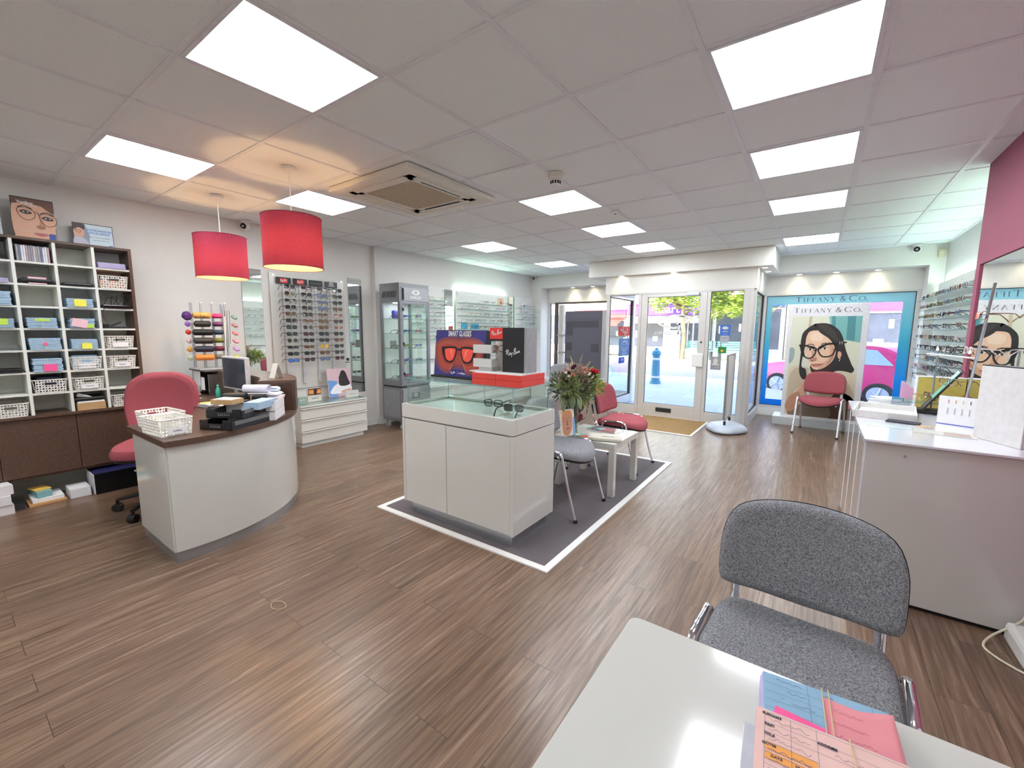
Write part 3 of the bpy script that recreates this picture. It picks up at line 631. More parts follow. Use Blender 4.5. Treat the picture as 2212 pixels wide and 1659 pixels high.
back_out = smooth([(-.205, .035), (-.13, .026), (0, .016), (.13, .026), (.205, .035), (.228, .06), (.232, .14), (.226, .22), (.195, .285), (.12, .315), (0, .325), (-.12, .315), (-.195, .285), (-.226, .22), (-.232, .14), (-.228, .06)], 3)
def oval(mb, pts, r, flat=.55, n=10): return mb.tube(pts, r, n, flat=flat)
def stack_chair(label, fab, loc, rz, group='chrome framed stacking chairs'):
    t = thing('stacking_chair', label, 'chair', (loc[0], loc[1], loc[2] if len(loc) > 2 else 0), rz, group)
    pad(seat_out(.455, .42), [(.012, .425), (.0, .432), (0, .455), (.012, .472), (.035, .482)], swarp).build('seat', fab, t, loc=(0, -.02, 0))
    pad(seat_out(.45, .415), [(.03, .405), (.006, .412), (.002, .43)], swarp).build('seat_shell', SHELL, t, loc=(0, -.02, 0))
    pad(back_out, [(.02, -.002), (.0, .006), (0, .02), (.012, .034), (.03, .04)], bwarp).build('backrest', fab, t)
    pad(back_out, [(.02, -.012), (-.001, -.008), (-.003, .006)], bwarp).build('back_shell', SHELL, t)
    for s in (-1, 1):
        p = smooth([(s*.245, -.255, .012), (s*.243, -.2, .19), (s*.24, -.148, .40), (s*.239, -.125, .47), (s*.238, -.07, .487), (s*.238, .0, .486), (s*.239, .07, .478), (s*.24, .1, .44), (s*.243, .16, .28), (s*.248, .225, .012)], 5, False)
        k = len(p)//2
        MB().tube(p[:k+1], .0125, 12, flat=.72).build('leg', CHROME, t); MB().tube(p[k:], .0125, 12, flat=.72).build('leg', CHROME, t)
        MB().tube(smooth([(s*.19, .13, .415), (s*.19, .19, .425), (s*.19, .215, .46), (s*.19, .225, .53), (s*.19, .24, .62)], 5, False), .015, 12, flat=.5).build('back_upright', CHROME, t)
        MB().tube([(s*.19, -.16, .408), (s*.19, .16, .408)], .01, 8).tube([(s*.19, -.1, .408), (s*.238, -.1, .45)], .008, 8).build('seat_rail', CHROME, t)
        for yy in (-.257, .227): MB().lathe([(.012, 0), (.016, .002), (.015, .02), (.012, .024)], c=(s*.246, yy, 0), n=12).build('foot', BLACK, t)
    MB().tube([(-.19, .05, .405), (.19, .05, .405)], .01, 8).build('cross_bar', CHROME, t)
    return t
stack_chair('large grey fabric chair with chrome frame pushed up to the white table in the foreground', GREYF, (2.287, -.025), -.05)
stack_chair('grey fabric waiting chair with chrome frame next to the glass-topped cabinet', GREYF, (.72, 1.485, .006), PI/2)
stack_chair('red fabric waiting chair with chrome frame on the far side of the white magazine table', REDF, (.72, 2.72, .006), PI/2)
stack_chair('red chair turned away with its black back shell showing behind the vase', REDF, (.13, 2.5, .006), -PI/2)
stack_chair('grey chair near the left display window, partly hidden by the flowers', GREYF, (-1.0, 4.62), .45)
stack_chair('red fabric chair in front of the large poster board', REDF, (2.36, 5.66), -.165)
# office swivel chair
t = thing('office_chair', 'red fabric office swivel chair on black castors behind the curved desk', 'office chair', (-1.72, -.36, 0), 1.1)
ob = smooth([(-.17, 0), (0, -.02), (.17, 0), (.215, .09), (.235, .25), (.21, .42), (.12, .5), (0, .515), (-.12, .5), (-.21, .42), (-.235, .25), (-.215, .09)], 4)
def ow(q): x, y, z = q; return (x, .235+y*.12-z-.07*(x/.24)**2+.04*math.sin(y*6), .53+y*.93)
pad(ob, [(.03, -.02), (0, -.005), (-.004, .02), (.01, .045), (.04, .06)], ow).build('backrest', REDF, t)
pad(ob, [(.05, -.045), (.005, -.035), (0, -.01)], ow).build('back_shell', SHELL, t)
so_ = smooth([(-.2, .22), (0, .235), (.2, .22), (.25, .1), (.26, -.05), (.22, -.2), (.1, -.26), (-.1, -.26), (-.22, -.2), (-.26, -.05), (-.25, .1)], 4)
pad(so_, [(.03, .435), (.0, .445), (-.006, .475), (.01, .505), (.05, .52)]).build('seat', REDF, t)
pad(so_, [(.09, .405), (.02, .415), (.006, .445)]).build('seat_shell', SHELL, t)
MB().tube(smooth([(0, .05, .4), (0, .24, .39), (0, .30, .45), (0, .27, .7)], 5, False), .03, 10, flat=.4).build('back_bracket', BLACK, t)
MB().cyl((0, 0, .12), (0, 0, .3), .028, 18).cyl((0, 0, .3), (0, 0, .41), .018, 18).build('gas_lift', BLACK, t)
MB().tube([(.08, -.05, .4), (.27, -.05, .39)], .006, 6).build('lever', BLACK, t)
for k in range(5):
    a = k*1.2566+.5; c, s = math.cos(a), math.sin(a)
    MB().tube([(c*.02, s*.02, .125), (c*.15, s*.15, .115), (c*.29, s*.29, .085)], [.035, .028, .018], 10, flat=.6).build('base_arm', BLACK, t)
    cs = MB().tube([(c*.29-s*.024, s*.29+c*.024, .03), (c*.29+s*.024, s*.29-c*.024, .03)], .029, 16).build('castor', BLACK, t)
    MB().tube([(c*.29, s*.29, .03), (c*.29, s*.29, .08)], .011, 8).build('stem', BLACK, cs)
# ================= curved reception desk =================
DC = (-1.6, -.46)
def arc(r, a0, a1, n=24): return [(DC[0]+r*math.cos(math.radians(a0+(a1-a0)*i/n)), DC[1]+r*math.sin(math.radians(a0+(a1-a0)*i/n))) for i in range(n+1)]
desk = thing('reception_desk', 'curved white reception desk with dark wood worktop and raised wooden shelf', 'desk', (0, 0, 0))
a0 = -math.degrees(math.asin((.6-.46)/.955))
wt = arc(.975, -9.0, 90, 40)+[(-2.79, .515), (-2.79, -.06), (-2.2, -.06), (-1.75, -.1), (-1.5, -.2), (-1.36, -.38), (-1.32, -.618)]
MB().prism(wt, .694, .73).build('worktop', WALNUT, desk, bevel=.002)
def wall_arc(mb, r0, r1, a0, a1, z0, z1, n=36, tail=None):
    o = arc(r1, a0, a1, n); i = arc(r0, a0, a1, n)
    if tail: o.append((tail, DC[1]+r1)); i.append((tail, DC[1]+r0))
    k = len(o); b = len(mb.v)
    for p in o: mb.v += [(p[0], p[1], z0), (p[0], p[1], z1)]
    for p in i: mb.v += [(p[0], p[1], z0), (p[0], p[1], z1)]
    for j in range(k-1):
        mb.face([b+2*j, b+2*j+2, b+2*j+3, b+2*j+1], True); q = b+2*k
        mb.face([q+2*j, q+2*j+1, q+2*j+3, q+2*j+2], True)
        mb.face([b+2*j+1, b+2*j+3, q+2*j+3, q+2*j+1]); mb.face([b+2*j, q+2*j, q+2*j+2, b+2*j+2])
    mb.face([b, b+1, 2*k+b+1, 2*k+b]); mb.face([b+2*k-2, b+4*k-2, b+4*k-1, b+2*k-1]); return mb
wall_arc(MB(), .935, .955, -8.2, 90, .065, .694, 40, -2.3).build('front_panel', WHITE, desk)
MB().box(-1.262, -.66, -.605, -.585, .065, .694).build('end_panel', WHITE, desk, bevel=.002)
MB().box(-1.262, -1.244, -.585, -.2, .065, .694).build('inner_panel', WHITE, desk, bevel=.002)
pl = wall_arc(MB(), .925, .945, -8.2, 90, 0, .065, 40, -2.3); pl.box(-1.25, -.67, -.597, -.58, 0, .065); pl.build('plinth', PLINTH, desk)
rs = MB(); wall_arc(rs, .73, .985, 53, 90, .945, .965, 20, -2.45); rs.build('shelf_top', WALNUT, desk)
wall_arc(MB(), .965, .985, 53, 90, .73, .945, 20, -2.45).build('shelf_fascia', WALNUT, desk)
M = Matrix.Translation((DC[0], DC[1], 0)) @ Matrix.Rotation(math.radians(53), 4, 'Z'); MB().box(.735, .965, 0, .02, .73, .945, M).build('shelf_end', mat('walnut_dark', '#4a3228', .4, var=.15, scale=14), desk)
wall_arc(MB(), .735, .75, 54.5, 90, .73, .945, 16, -2.45).build('shelf_back', WALNUT, desk)
# ================= pigeonhole unit =================
yc = [-.236-.2175*k for k in range(10)]; zc = [.69, .855, 1.02, 1.187, 1.352, 1.518, 1.683, 1.846, 2.0]
u = thing('pigeonhole_unit', 'wall of white pigeonholes in a dark wood case above low cupboards', 'shelving unit', (0, 0, 0))
UW = mat('pigeonhole_white', '#e4e5de', .5, var=.015); x0, x1 = XL+.003, -2.55
MB().box(x0, x1, yc[0], yc[0]+.022, .2, 2.022).build('side_panel', WALNUT, u, bevel=.001); MB().box(x0, x1, yc[-1]-.02, yc[0], 2.002, 2.022).build('top_panel', WALNUT, u, bevel=.001)
MB().box(x0, x0+.008, yc[-1], yc[0], .7, 2.0).build('back_panel', UW, u)
for k, y in enumerate(yc[1:]): MB().box(x0+.008, x1-.002, y-.009, y+.009, .69, 2.002).build('divider', UW, u)
for k in range(9):
    for z in zc[1:-1]: MB().box(x0+.008, x1-.004, yc[k+1]+.009, yc[k]-(.009 if k else 0), z-.014, z).build('shelf', UW, u)
MB().box(x0, x1+.02, yc[-1]-.02, yc[0]+.0, .668, .69).build('cupboard_top', WALNUT, u, bevel=.001)
MB().box(x0, x1-.02, yc[-1]-.02, yc[0], .2, .668).build('cupboard_carcass', WALNUT, u)
for k, (a, b) in enumerate(((-.66, -.24), (-1.08, -.664), (-1.5, -1.084), (-1.92, -1.504))):
    MB().box(x1-.02, x1+.0, a, b, .222, .664).build('cupboard_door', WALNUT, u, bevel=.0015)
MB().box(x0+.002, x0+.02, yc[-1], yc[0], .0, .2).build('plinth', mat('skirting_grey', '#b7b8ae', .5), u)
# ---- things in the pigeonholes
BASK = mat('basket_white', '#eceae3', .4, var=.02)
def lattice(mb, w, h, nx, nz, M, slot=True):
    """pierced wall: each cell is a frame round a lozenge-shaped hole, with a long hand slot"""
    cw, chh = w/nx, h/nz; s0, s1 = (int(nx*.34), nx-int(nx*.34)) if slot else (99, 99); r1 = nz-1 if slot else -1
    for i in range(nx):
        for j in range(nz):
            x, z = -w/2+i*cw, j*chh
            if slot and s0 <= i < s1 and j == max(1, nz-2): continue
            o = [(x, z), (x+cw/2, z), (x+cw, z), (x+cw, z+chh/2), (x+cw, z+chh), (x+cw/2, z+chh), (x, z+chh), (x, z+chh/2)]
            a = .36 if (i+j) % 2 else .27; q = [(x+cw/2+cw*a*math.cos(k*PI/4+PI*1.25), z+chh/2+chh*a*math.sin(k*PI/4+PI*1.25)) for k in range(8)]
            mb.add([(p[0], 0, p[1]) for p in o+q], [(k, (k+1) % 8, 8+(k+1) % 8, 8+k) for k in range(8)], False, M)
def basket(label, loc, rz, W=.19, D=.26, H=.105, labelled=None, group='white pierced plastic baskets', nz=5, handle=None, tagc=True):
    t = thing('basket', label, 'basket', loc, rz, group); mb = MB(); tp = .012
    for s, (w, d) in enumerate(((W, D), (D, W), (W, D), (D, W))):
        M = Matrix.Rotation(s*PI/2, 4, 'Z') @ Matrix.Translation((0, -d/2+tp, .003)) @ Matrix.Rotation(math.atan2(tp, H), 4, 'X')
        lattice(mb, w-2*tp, H*.97, max(6, int(w/.018)), nz, M, s % 2 == 0)
    mb.box(-W/2+tp, W/2-tp, -D/2+tp, D/2-tp, 0, .003)
    mb.build('basket_body', BASK, t, solid=.0018)
    P = rrect(W, D, .02, 4); MB().tube([(p[0], p[1], H) for p in P], .0038, 6, closed=True).build('rim', BASK, t)
    if labelled:
        l = MB().box(-.05, .05, -D/2+.001, -D/2+.0025, .012, .05).build('paper_label', PAPER, t)
        textmb(MB(), labelled, .014, frame_mat((0, -D/2+.0008, .031), (1, 0, 0), (0, 0, 1))).build('lettering', BLACK, l)
    return t
def cell(c, r, dy=0): return V(-2.60, (yc[c]+yc[c+1])/2+dy, zc[7-r])
CARDB = mat('card_blue', '#a9c4dc', .8, var=.1, scale=60); CARDP = mat('card_pink', '#f0c6cf', .8, var=.06); LIL = mat('paper_lilac', '#c9c1e6', .8, var=.05)
NOTE = {'yellow': mat('note_yellow', '#f3ee5c', .8), 'green': mat('note_green', '#bfe25a', .8), 'pink': mat('note_pink', '#ff5f9e', .8)}
BAND = mat('rubber_band', '#d8c79a', .6)
def bundle(c, r, label, note=None, h=.085, w=.15, rz=PI/2, extra=None, ns=(.05, .045), noff=(0, 0), dot=False):
    p = cell(c, r); t = thing('card_bundle', label, 'record cards', p, rz, 'bundles of blue record cards')
    b = MB(); n = 9
    for k in range(n):
        z = k*h/n; j = random.uniform(-.004, .004); b.box(-w/2+j, w/2+j, -.06+j, .16, z, z+h/n-.0015)
    b.build('cards', CARDB, t); MB().box(-.004, .0, -.0625, .162, 0, h+.001).build('band', BAND, t)
    if note:
        nb = MB()
        if dot: nb.tube([(noff[0], -.0655, h*.5+noff[1]), (noff[0], -.0645, h*.5+noff[1])], .012, 16)
        else: nb.box(-ns[0]/2+noff[0], ns[0]/2+noff[0], -.0662, -.065, h*.5-ns[1]/2+noff[1], h*.5+ns[1]/2+noff[1])
        nb.build('sticky_note', NOTE[note], t)
    if extra == 'pinkcard': MB().box(-.07, .02, -.072, -.068, .005, .07, Matrix.Rotation(.2, 4, 'Y')).build('pink_card', CARDP, t)
    return t
rows = ['top', 'second', 'third', 'fourth', 'fifth', 'sixth', 'seventh', 'bottom']; cols = ['right-hand', 'second from right', 'third from right', 'fourth from right']
def where(c, r): return 'in the %s pigeonhole row, column %s' % (rows[r], cols[c])
bk = lambda c, r, l, **k: basket(l+' '+where(c, r), cell(c, r)+V(-.06, 0, 0), PI/2, .185, .24, .1, **k)
bk(0, 1, 'white basket with orange contents'); bk(0, 4, 'plain white pierced basket', labelled=' '); bk(0, 5, 'white basket with a small printed label', labelled='Repairs'); bk(1, 5, 'white basket holding blue cards', labelled='Contact Lens Collections')
bk(1, 6, 'white basket with white paper label', labelled='Hearing'); bk(2, 6, 'white basket with dark contents'); bk(3, 7, 'white basket'); bk(0, 7, 'white basket behind the red office chair')
tag(MB().box(-2.8, -2.6, -.42, -.27, zc[6]+.0, zc[6]+.07).build('glasses_case', mat('case_orange', '#e8905a', .6), bevel=.01), 'orange case inside the white basket in the second row', 'glasses case')
tag(MB().box(-2.78, -2.60, -.64, -.49, zc[2]+.004, zc[2]+.115).build('card_bundle', CARDB, bevel=.002), 'blue cards standing inside the basket in the sixth row', 'record cards')
tag(MB().box(-2.79, -2.59, -.85, -.70, zc[1]+.004, zc[1]+.12).build('glasses_case', mat('case_navy', '#23263f', .5), bevel=.02), 'dark navy case piled in the basket in the seventh row', 'glasses case')
bundle(1, 2, 'blue card bundle with yellow note, third row', 'yellow', .07, .15, ns=(.07, .055)); bundle(1, 3, 'blue card bundle with a pink card and green note, fourth row', 'green', .08, .14, extra='pinkcard', ns=(.07, .03), noff=(.03, -.02))
bundle(2, 3, 'low blue card bundle with green note, fourth row', 'green', .08, .155, ns=(.08, .018), noff=(0, .022)); bundle(1, 4, 'blue card bundle with yellow note above the labelled baskets, fifth row', 'yellow', .08, .15, ns=(.06, .045), noff=(.01, -.015))
bundle(2, 4, 'blue card bundle with a pink dot, fifth row', 'pink', .09, .165, dot=True); bundle(2, 5, 'blue card bundle with large bright pink note, sixth row', 'pink', .1, .155, ns=(.07, .055), noff=(.01, -.02))
bundle(3, 2, 'blue card bundle at the left edge of the picture, third row', 'pink', .1, .15, noff=(-.03, 0)); bundle(3, 3, 'blue card bundle with green note at the left edge, fourth row', 'green', .07, .15, noff=(.02, .01))
def slab(name, c, r, m, label, cat, w=.17, h=.02, d=.2, n=1, z=0, dy=0, bevel=.004, jit=.004):
    p = cell(c, r); b = MB()
    for k in range(n):
        j = random.uniform(-jit, jit); b.box(p.x-d*.72+j, p.x+d*.28+j, p.y-w/2+j+dy, p.y+w/2+j+dy, p.z+z+k*h/n, p.z+z+(k+1)*h/n-(.0012 if n > 1 else 0))
    return tag(b.build(name, m, bevel=bevel), label, cat)
slab('paper_stack', 0, 0, LIL, 'stack of lilac papers in the top right pigeonhole', 'papers', .17, .045, n=8, bevel=0)
slab('paper_stack', 3, 1, LIL, 'lilac papers at the left edge in the second row', 'papers', .15, .03, n=6, bevel=0)
slab('glasses_pouch', 1, 1, BLACK, 'long flat black pouch in the second row', 'pouch', .18, .028, bevel=.012)
slab('glasses_pouch', 2, 1, BLACK, 'black pouch behind a pink card in the second row', 'pouch', .17, .045, bevel=.018); slab('pink_card', 2, 1, CARDP, 'pink card leaning on the black pouch in the second row', 'card', .095, .05, .004, dy=.005, bevel=0).location.x += .055
slab('card_reader', 0, 2, BLACKG, 'black electronic box with tangled cables in the right-hand third row', 'device', .18, .03, bevel=.006)
p = cell(0, 2); cb = MB()
for k in range(4): cb.tube(smooth([(p.x+.04, p.y-.07+.04*k, p.z+.03), (p.x+.05, p.y-.05+.03*k, p.z+.09+.01*k), (p.x+.06, p.y+.0+.03*k, p.z+.07), (p.x+.055, p.y-.02+.03*k, p.z+.032)], 6, False), .0022, 6)
cb.tube(smooth([(p.x+.05, p.y-.06, p.z+.03), (p.x+.068, p.y-.09, p.z-.03), (p.x+.067, p.y-.085, p.z-.1), (p.x+.055, p.y-.05, p.z-.14)], 6, False), .0022, 6)
tag(cb.build('cable', BLACK), 'tangled black cables spilling from the box in the third row', 'cable')
p = cell(0, 3); t = thing('stapler', 'open black stapler in the right-hand fourth row pigeonhole', 'stapler', p, 0)
MB().box(-.03, .03, -.07, .07, 0, .018).build('base', BLACK, t, bevel=.004); MB().box(-.02, .02, -.09, .05, .03, .045, Matrix.Rotation(.45, 4, 'X')).build('arm', BLACK, t, bevel=.004)
tag(MB().box(p.x+.0, p.x+.04, p.y-.09, p.y-.055, p.z, p.z+.04).build('usb_charger', BLACK, bevel=.004), 'small black plug block beside the open stapler', 'charger')
slab('flat_wallet', 3, 5, BLACK, 'black wallet with white paper at the left edge, sixth row', 'wallet', .18, .03, n=2); slab('clear_tray', 3, 4, ACRYL, 'clear plastic tray in the fifth row at the left edge', 'tray', .18, .04, bevel=.002)
slab('cardboard_box', 1, 7, mat('cardboard', '#bf9a6e', .85, var=.08), 'cardboard box in the bottom row under a black case', 'box', .17, .06, bevel=.001); slab('paper_stack', 1, 7, PAPER, 'white paper on the cardboard box in the bottom row', 'papers', .16, .012, z=.06, bevel=0)
slab('glasses_case', 1, 7, BLACK, 'black case on the cardboard box in the bottom row', 'glasses case', .18, .03, z=.074, bevel=.012, dy=-.005)
p = cell(1, 7); fb = MB()
for k in range(7): fb.box(-.05, .05, -.06, .06, k*.0015, k*.0015+.001, Matrix.Translation(p+V(-.01, -.02, .106)) @ Matrix.Rotation(-.12-.05*k, 4, 'X'))
tag(fb.build('envelope_fan', PAPER), 'fanned white envelopes on top of the black case in the bottom row', 'envelopes')
for c, y0_, n, cl in ((2, 0, 14, ['#9a9a9e', '#c9bcc0', '#8f8f95', '#b59aa4', '#d9d9de', '#6f7590']), (3, 0, 9, ['#8a8a8e', '#a9a9ae', '#222226', '#77777c'])):
    p = cell(c, 0); proto = {}
    for k in range(n):
        col = cl[(k*5+k//3) % len(cl)]; hh = .118-.002*(k % 3); y = p.y-.085+k*.0122
        b = MB().box(p.x-.11, p.x+.035, y, y+.0108, p.z, p.z+hh)
        o = tag(b.build('sample_booklet', mat('booklet'+col, col, .5), bevel=.001), 'thin %s booklet, %s from the left in the %s top pigeonhole' % ({'#9a9a9e': 'grey', '#c9bcc0': 'pinkish', '#8f8f95': 'mid grey', '#b59aa4': 'dusky pink', '#d9d9de': 'pale', '#6f7590': 'blue grey', '#8a8a8e': 'grey', '#a9a9ae': 'light grey', '#222226': 'black', '#77777c': 'dark grey'}[col], ORD[k], cols[c]), 'booklet', 'booklets in the top pigeonholes')
# ---- boxes on the floor below
def carton(name, x0, x1, y0, y1, z0, h, m, label, rz=0, cat='box', tilt=0, bevel=.002):
    b = MB().box(-(x1-x0)/2, (x1-x0)/2, -(y1-y0)/2, (y1-y0)/2, 0, h); o = b.build(name, m, bevel=bevel, loc=((x0+x1)/2, (y0+y1)/2, z0), rot=(tilt, 0, rz)); return tag(o, label, cat)
BW = mat('carton_white', '#e6e3e6', .7, var=.02)
for k, (zz, rz) in enumerate(((0, .05), (.072, -.04), (.144, .12))): carton('carton', -2.66, -2.42, -1.36, -1.06, zz, .07, BW, '%s of the three white cartons stacked on the floor at the left edge' % ['lowest', 'middle', 'topmost'][k], rz)
t = thing('storage_box', 'large black and white box on the floor beneath the cupboards behind the office chair', 'box', (-2.56, -.43, 0)); MB().box(-.13, .13, -.19, .19, 0, .17).build('box_body', BLACKG, t, bevel=.002); MB().box(-.128, .128, -.194, -.19, .002, .168).build('white_end', BW, t)
MB().box(-.12, .12, -.185, .185, .1705, .172).build('printed_lid', mat('lid_navy', '#25265a', .5, var=.3, scale=6), t); MB().box(.1305, .132, .06, .11, .13, .142).build('handle_label', PAPER, t)
carton('carton', -2.66, -2.47, -.76, -.64, 0, .075, BW, 'small white carton on the floor left of the large black box'); carton('shallow_carton', -2.72, -2.47, -.98, -.78, 0, .02, mat('cardboard2', '#c79a68', .85), 'shallow cardboard tray on the floor under a paper pile'); carton('paper_pile', -2.70, -2.49, -.96, -.79, .021, .03, PAPER, 'pile of white papers in the shallow cardboard tray on the floor', cat='papers')
carton('tissue_box', -2.68, -2.5, -.94, -.86, .052, .05, mat('teal_box', '#86b9bf', .7), 'small teal box on the paper pile on the floor', .1); carton('envelope', -2.67, -2.53, -.95, -.86, .103, .006, mat('env_yellow', '#e7c25c', .8), 'yellow envelope on top of the teal box on the floor', .2, 'envelope', bevel=0)
carton('device_box', -2.64, -2.48, -1.055, -1.0, 0, .05, mat('dark_box', '#3a3b44', .6), 'small dark box beside the stack of white cartons on the floor'); carton('plastic_sleeve', -2.7, -2.46, -1.06, -.99, .052, .006, ACRYL, 'clear plastic sleeves lying on the small dark box', cat='plastic sleeve', bevel=0)
# ================= spectacles =================
def lens_outline(style, n=14):
    hw, hh = {'square': (.0265, .020), 'round': (.024, .023), 'aviator': (.028, .024), 'cat': (.0275, .019), 'slim': (.027, .015)}[style]
    out = []
    for i in range(n):
        a = 2*PI*i/n; c, s = math.cos(a), math.sin(a); e = {'square': .55, 'round': 1, 'aviator': .8, 'cat': .65, 'slim': .6}[style]
        x = hw*math.copysign(abs(c)**e, c); z = hh*math.copysign(abs(s)**e, s)
        if style == 'aviator' and s < 0: x *= 1-.25*(-s); x += .002
        if style == 'cat' and s > 0: z += .004*max(0, c)
        if s < 0: x *= 1-.08*(-s)
        out.append((x, z))
    return out
def temple_pts(s, L=.125, open_=.0): return [(s*.068, .0, .008), (s*.070, .012, .009), (s*(.069+open_), L*.55, .009), (s*(.067+open_), L*.78, .006), (s*(.064+open_), L, -.022), (s*(.063+open_), L+.008, -.034)]
def specs_mesh(name, style, thick, fm, lm, z0=.034, tn=5, n=14):
    mb = MB(); o = lens_outline(style, n)
    for s in (-1, 1):
        pts = [(s*.0335+s*p[0], -.004*abs(p[0]*s+.0335*s)/.06+(abs(s*.0335+s*p[0])/.07)**2*.006, z0+p[1]) for p in o]
        mb.cur = 0; mb.tube(pts, thick, tn, closed=True)
        if lm: mb.cur = 1; mb.add([(p[0], p[1], p[2]) for p in pts], [tuple(range(len(pts)))])
        mb.cur = 0; tp = [(x, y+.006, z+z0) for x, y, z in temple_pts(s)]; mb.tube(tp, [thick*1.1, thick*1.1, thick, thick*.9, thick*1.2, thick*1.1], tn)
        mb.tube([(s*.059, .003, z0+.010), (s*.068, .006, z0+.009)], thick, tn)
    mb.tube([(-.009, -.001, z0+.006), (0, -.003, z0+.010), (.009, -.001, z0+.006)], thick, tn)
    me_o = mb.build(name, [fm, lm] if lm else [fm], loc=(0, 0, 0)); me = me_o.data; bpy.data.objects.remove(me_o); return me
def specs_thing(label, style, thick, fm, lm, loc, rz, group, cat='sunglasses', name='sunglasses', scale=1, z0=.034):
    t = thing(name, label, cat, loc, rz, group); o = lens_outline(style, 16); t.scale = (scale,)*3
    f = MB()
    for s in (-1, 1):
        pts = [(s*.0335+s*p[0], (abs(s*.0335+s*p[0])/.07)**2*.008, z0+p[1]) for p in o]; f.tube(pts, thick, 7, closed=True)
        MB().add(pts, [tuple(range(len(pts)))]).build('lens', lm, t, solid=.0015)
        tp = [(x, y+.008, z+z0) for x, y, z in temple_pts(s)]; MB().tube(tp, [thick*1.3, thick*1.5, thick*1.2, thick, thick*1.3, thick*1.1], 7).build('temple', fm, t)
        f.tube([(s*.058, .006, z0+.010), (s*.069, .01, z0+.009)], thick*1.1, 7)
    f.tube([(-.010, 0, z0+.006), (0, -.002, z0+.010), (.010, 0, z0+.006)], thick, 7); f.build('frame_front', fm, t)
    return t
TORT = mat('tortoiseshell', '#7a4a28', .25, var=.6, scale=90); GOLD = mat('gold_wire', '#c9a35a', .2, .9); DGR = mat('dark_grey_acetate', '#3b3b42', .25); WINE = mat('wine_acetate', '#5b2330', .25); CLRF = mat('clear_acetate', '#d8c8c4', .2)
def lensm(c, r=.06): return mat('lens'+c, c, r, 0, var=.12, scale=25, coat=1, spec=.8)
# ================= sunglasses wall =================
pnl = thing('sunglasses_display', 'white wall panel carrying four columns of sunglasses', 'display panel', (0, 0, 0))
MB().box(-2.822, -2.806, 1.03, 1.955, .64, 2.0).build('panel', WHITE, pnl, bevel=.002)
for y in (1.07, 1.92):
    for z in (1.965,): MB().cyl((-2.806, y, z), (-2.797, y, z), .011, 16).build('fixing_cap', CHROME, pnl)
ycol = [1.175, 1.37, 1.565, 1.765]
for k, y in enumerate(ycol):
    MB().box(-2.806, -2.787, y-.012, y+.012, .72-.0*k, 1.9).build('rod', mat('rod_white', '#d3d2d6', .3, .2), pnl, bevel=.004)
    MB().box(-2.806, -2.775, y-.018, y+.018, .70, .87).build('rod_foot', mat('rod_white', '#d3d2d6', .3, .2), pnl, bevel=.006)
# vector script lettering, unit height about one
RB = [[(0, .55), (.12, .72), (.3, .84), (.46, .76), (.44, .6), (.28, .5), (.16, .46)], [(.27, .8), (.2, .5), (.14, .2)], [(.24, .47), (.38, .3), (.5, .18), (.6, .26)], [(.74, .5), (.62, .46), (.58, .3), (.68, .28), (.76, .48), (.74, .3), (.84, .3)], [(.86, .5), (.88, .34), (.98, .36), (1.02, .54)], [(1.02, .54), (.98, .2), (.9, -.02)], [(1.12, .46), (1.24, .5)],
      [(1.38, .98), (1.34, .6), (1.28, .26)], [(1.28, .8), (1.42, 1.06), (1.56, 1.02), (1.5, .78), (1.38, .66), (1.54, .6), (1.56, .44), (1.42, .34), (1.3, .4)], [(1.8, .68), (1.68, .64), (1.64, .5), (1.74, .46), (1.82, .66), (1.8, .5), (1.9, .52)], [(1.92, .72), (1.92, .54), (2.0, .74), (2.1, .76), (2.06, .58), (2.2, .66)]]
def rayban(mb, M, s, cx=0, cy=0, mirror=False, w=.075, z=0):
    for st in RB:
        P = [((p[0]-1.1)*s*(-1 if mirror else 1)+cx, (p[1]-.5)*s+cy) for p in st]; stroke(mb, P, w*s, M, z, n=5)
SER = {'T': (.62, [[(.31, 0), (.31, .7)]], [[(.02, .68), (.6, .68)]], [(.31, 0)]), 'I': (.3, [[(.15, 0), (.15, .7)]], [], [(.15, 0), (.15, .7)]),
       'F': (.52, [[(.14, 0), (.14, .7)]], [[(.14, .68), (.48, .68)], [(.14, .36), (.4, .36)]], [(.14, 0)]), 'A': (.66, [[(.32, .7), (.58, 0)]], [[(.31, .7), (.08, 0)], [(.17, .25), (.48, .25)]], [(.08, 0), (.58, 0)]),
       'N': (.7, [[(.13, .7), (.57, 0)]], [[(.13, 0), (.13, .7)], [(.57, 0), (.57, .7)]], [(.13, 0), (.57, .7), (.1, .7)]), 'Y': (.64, [[(.32, 0), (.32, .32)], [(.08, .7), (.32, .32)]], [[(.56, .7), (.32, .32)]], [(.32, 0), (.08, .7), (.56, .7)])}
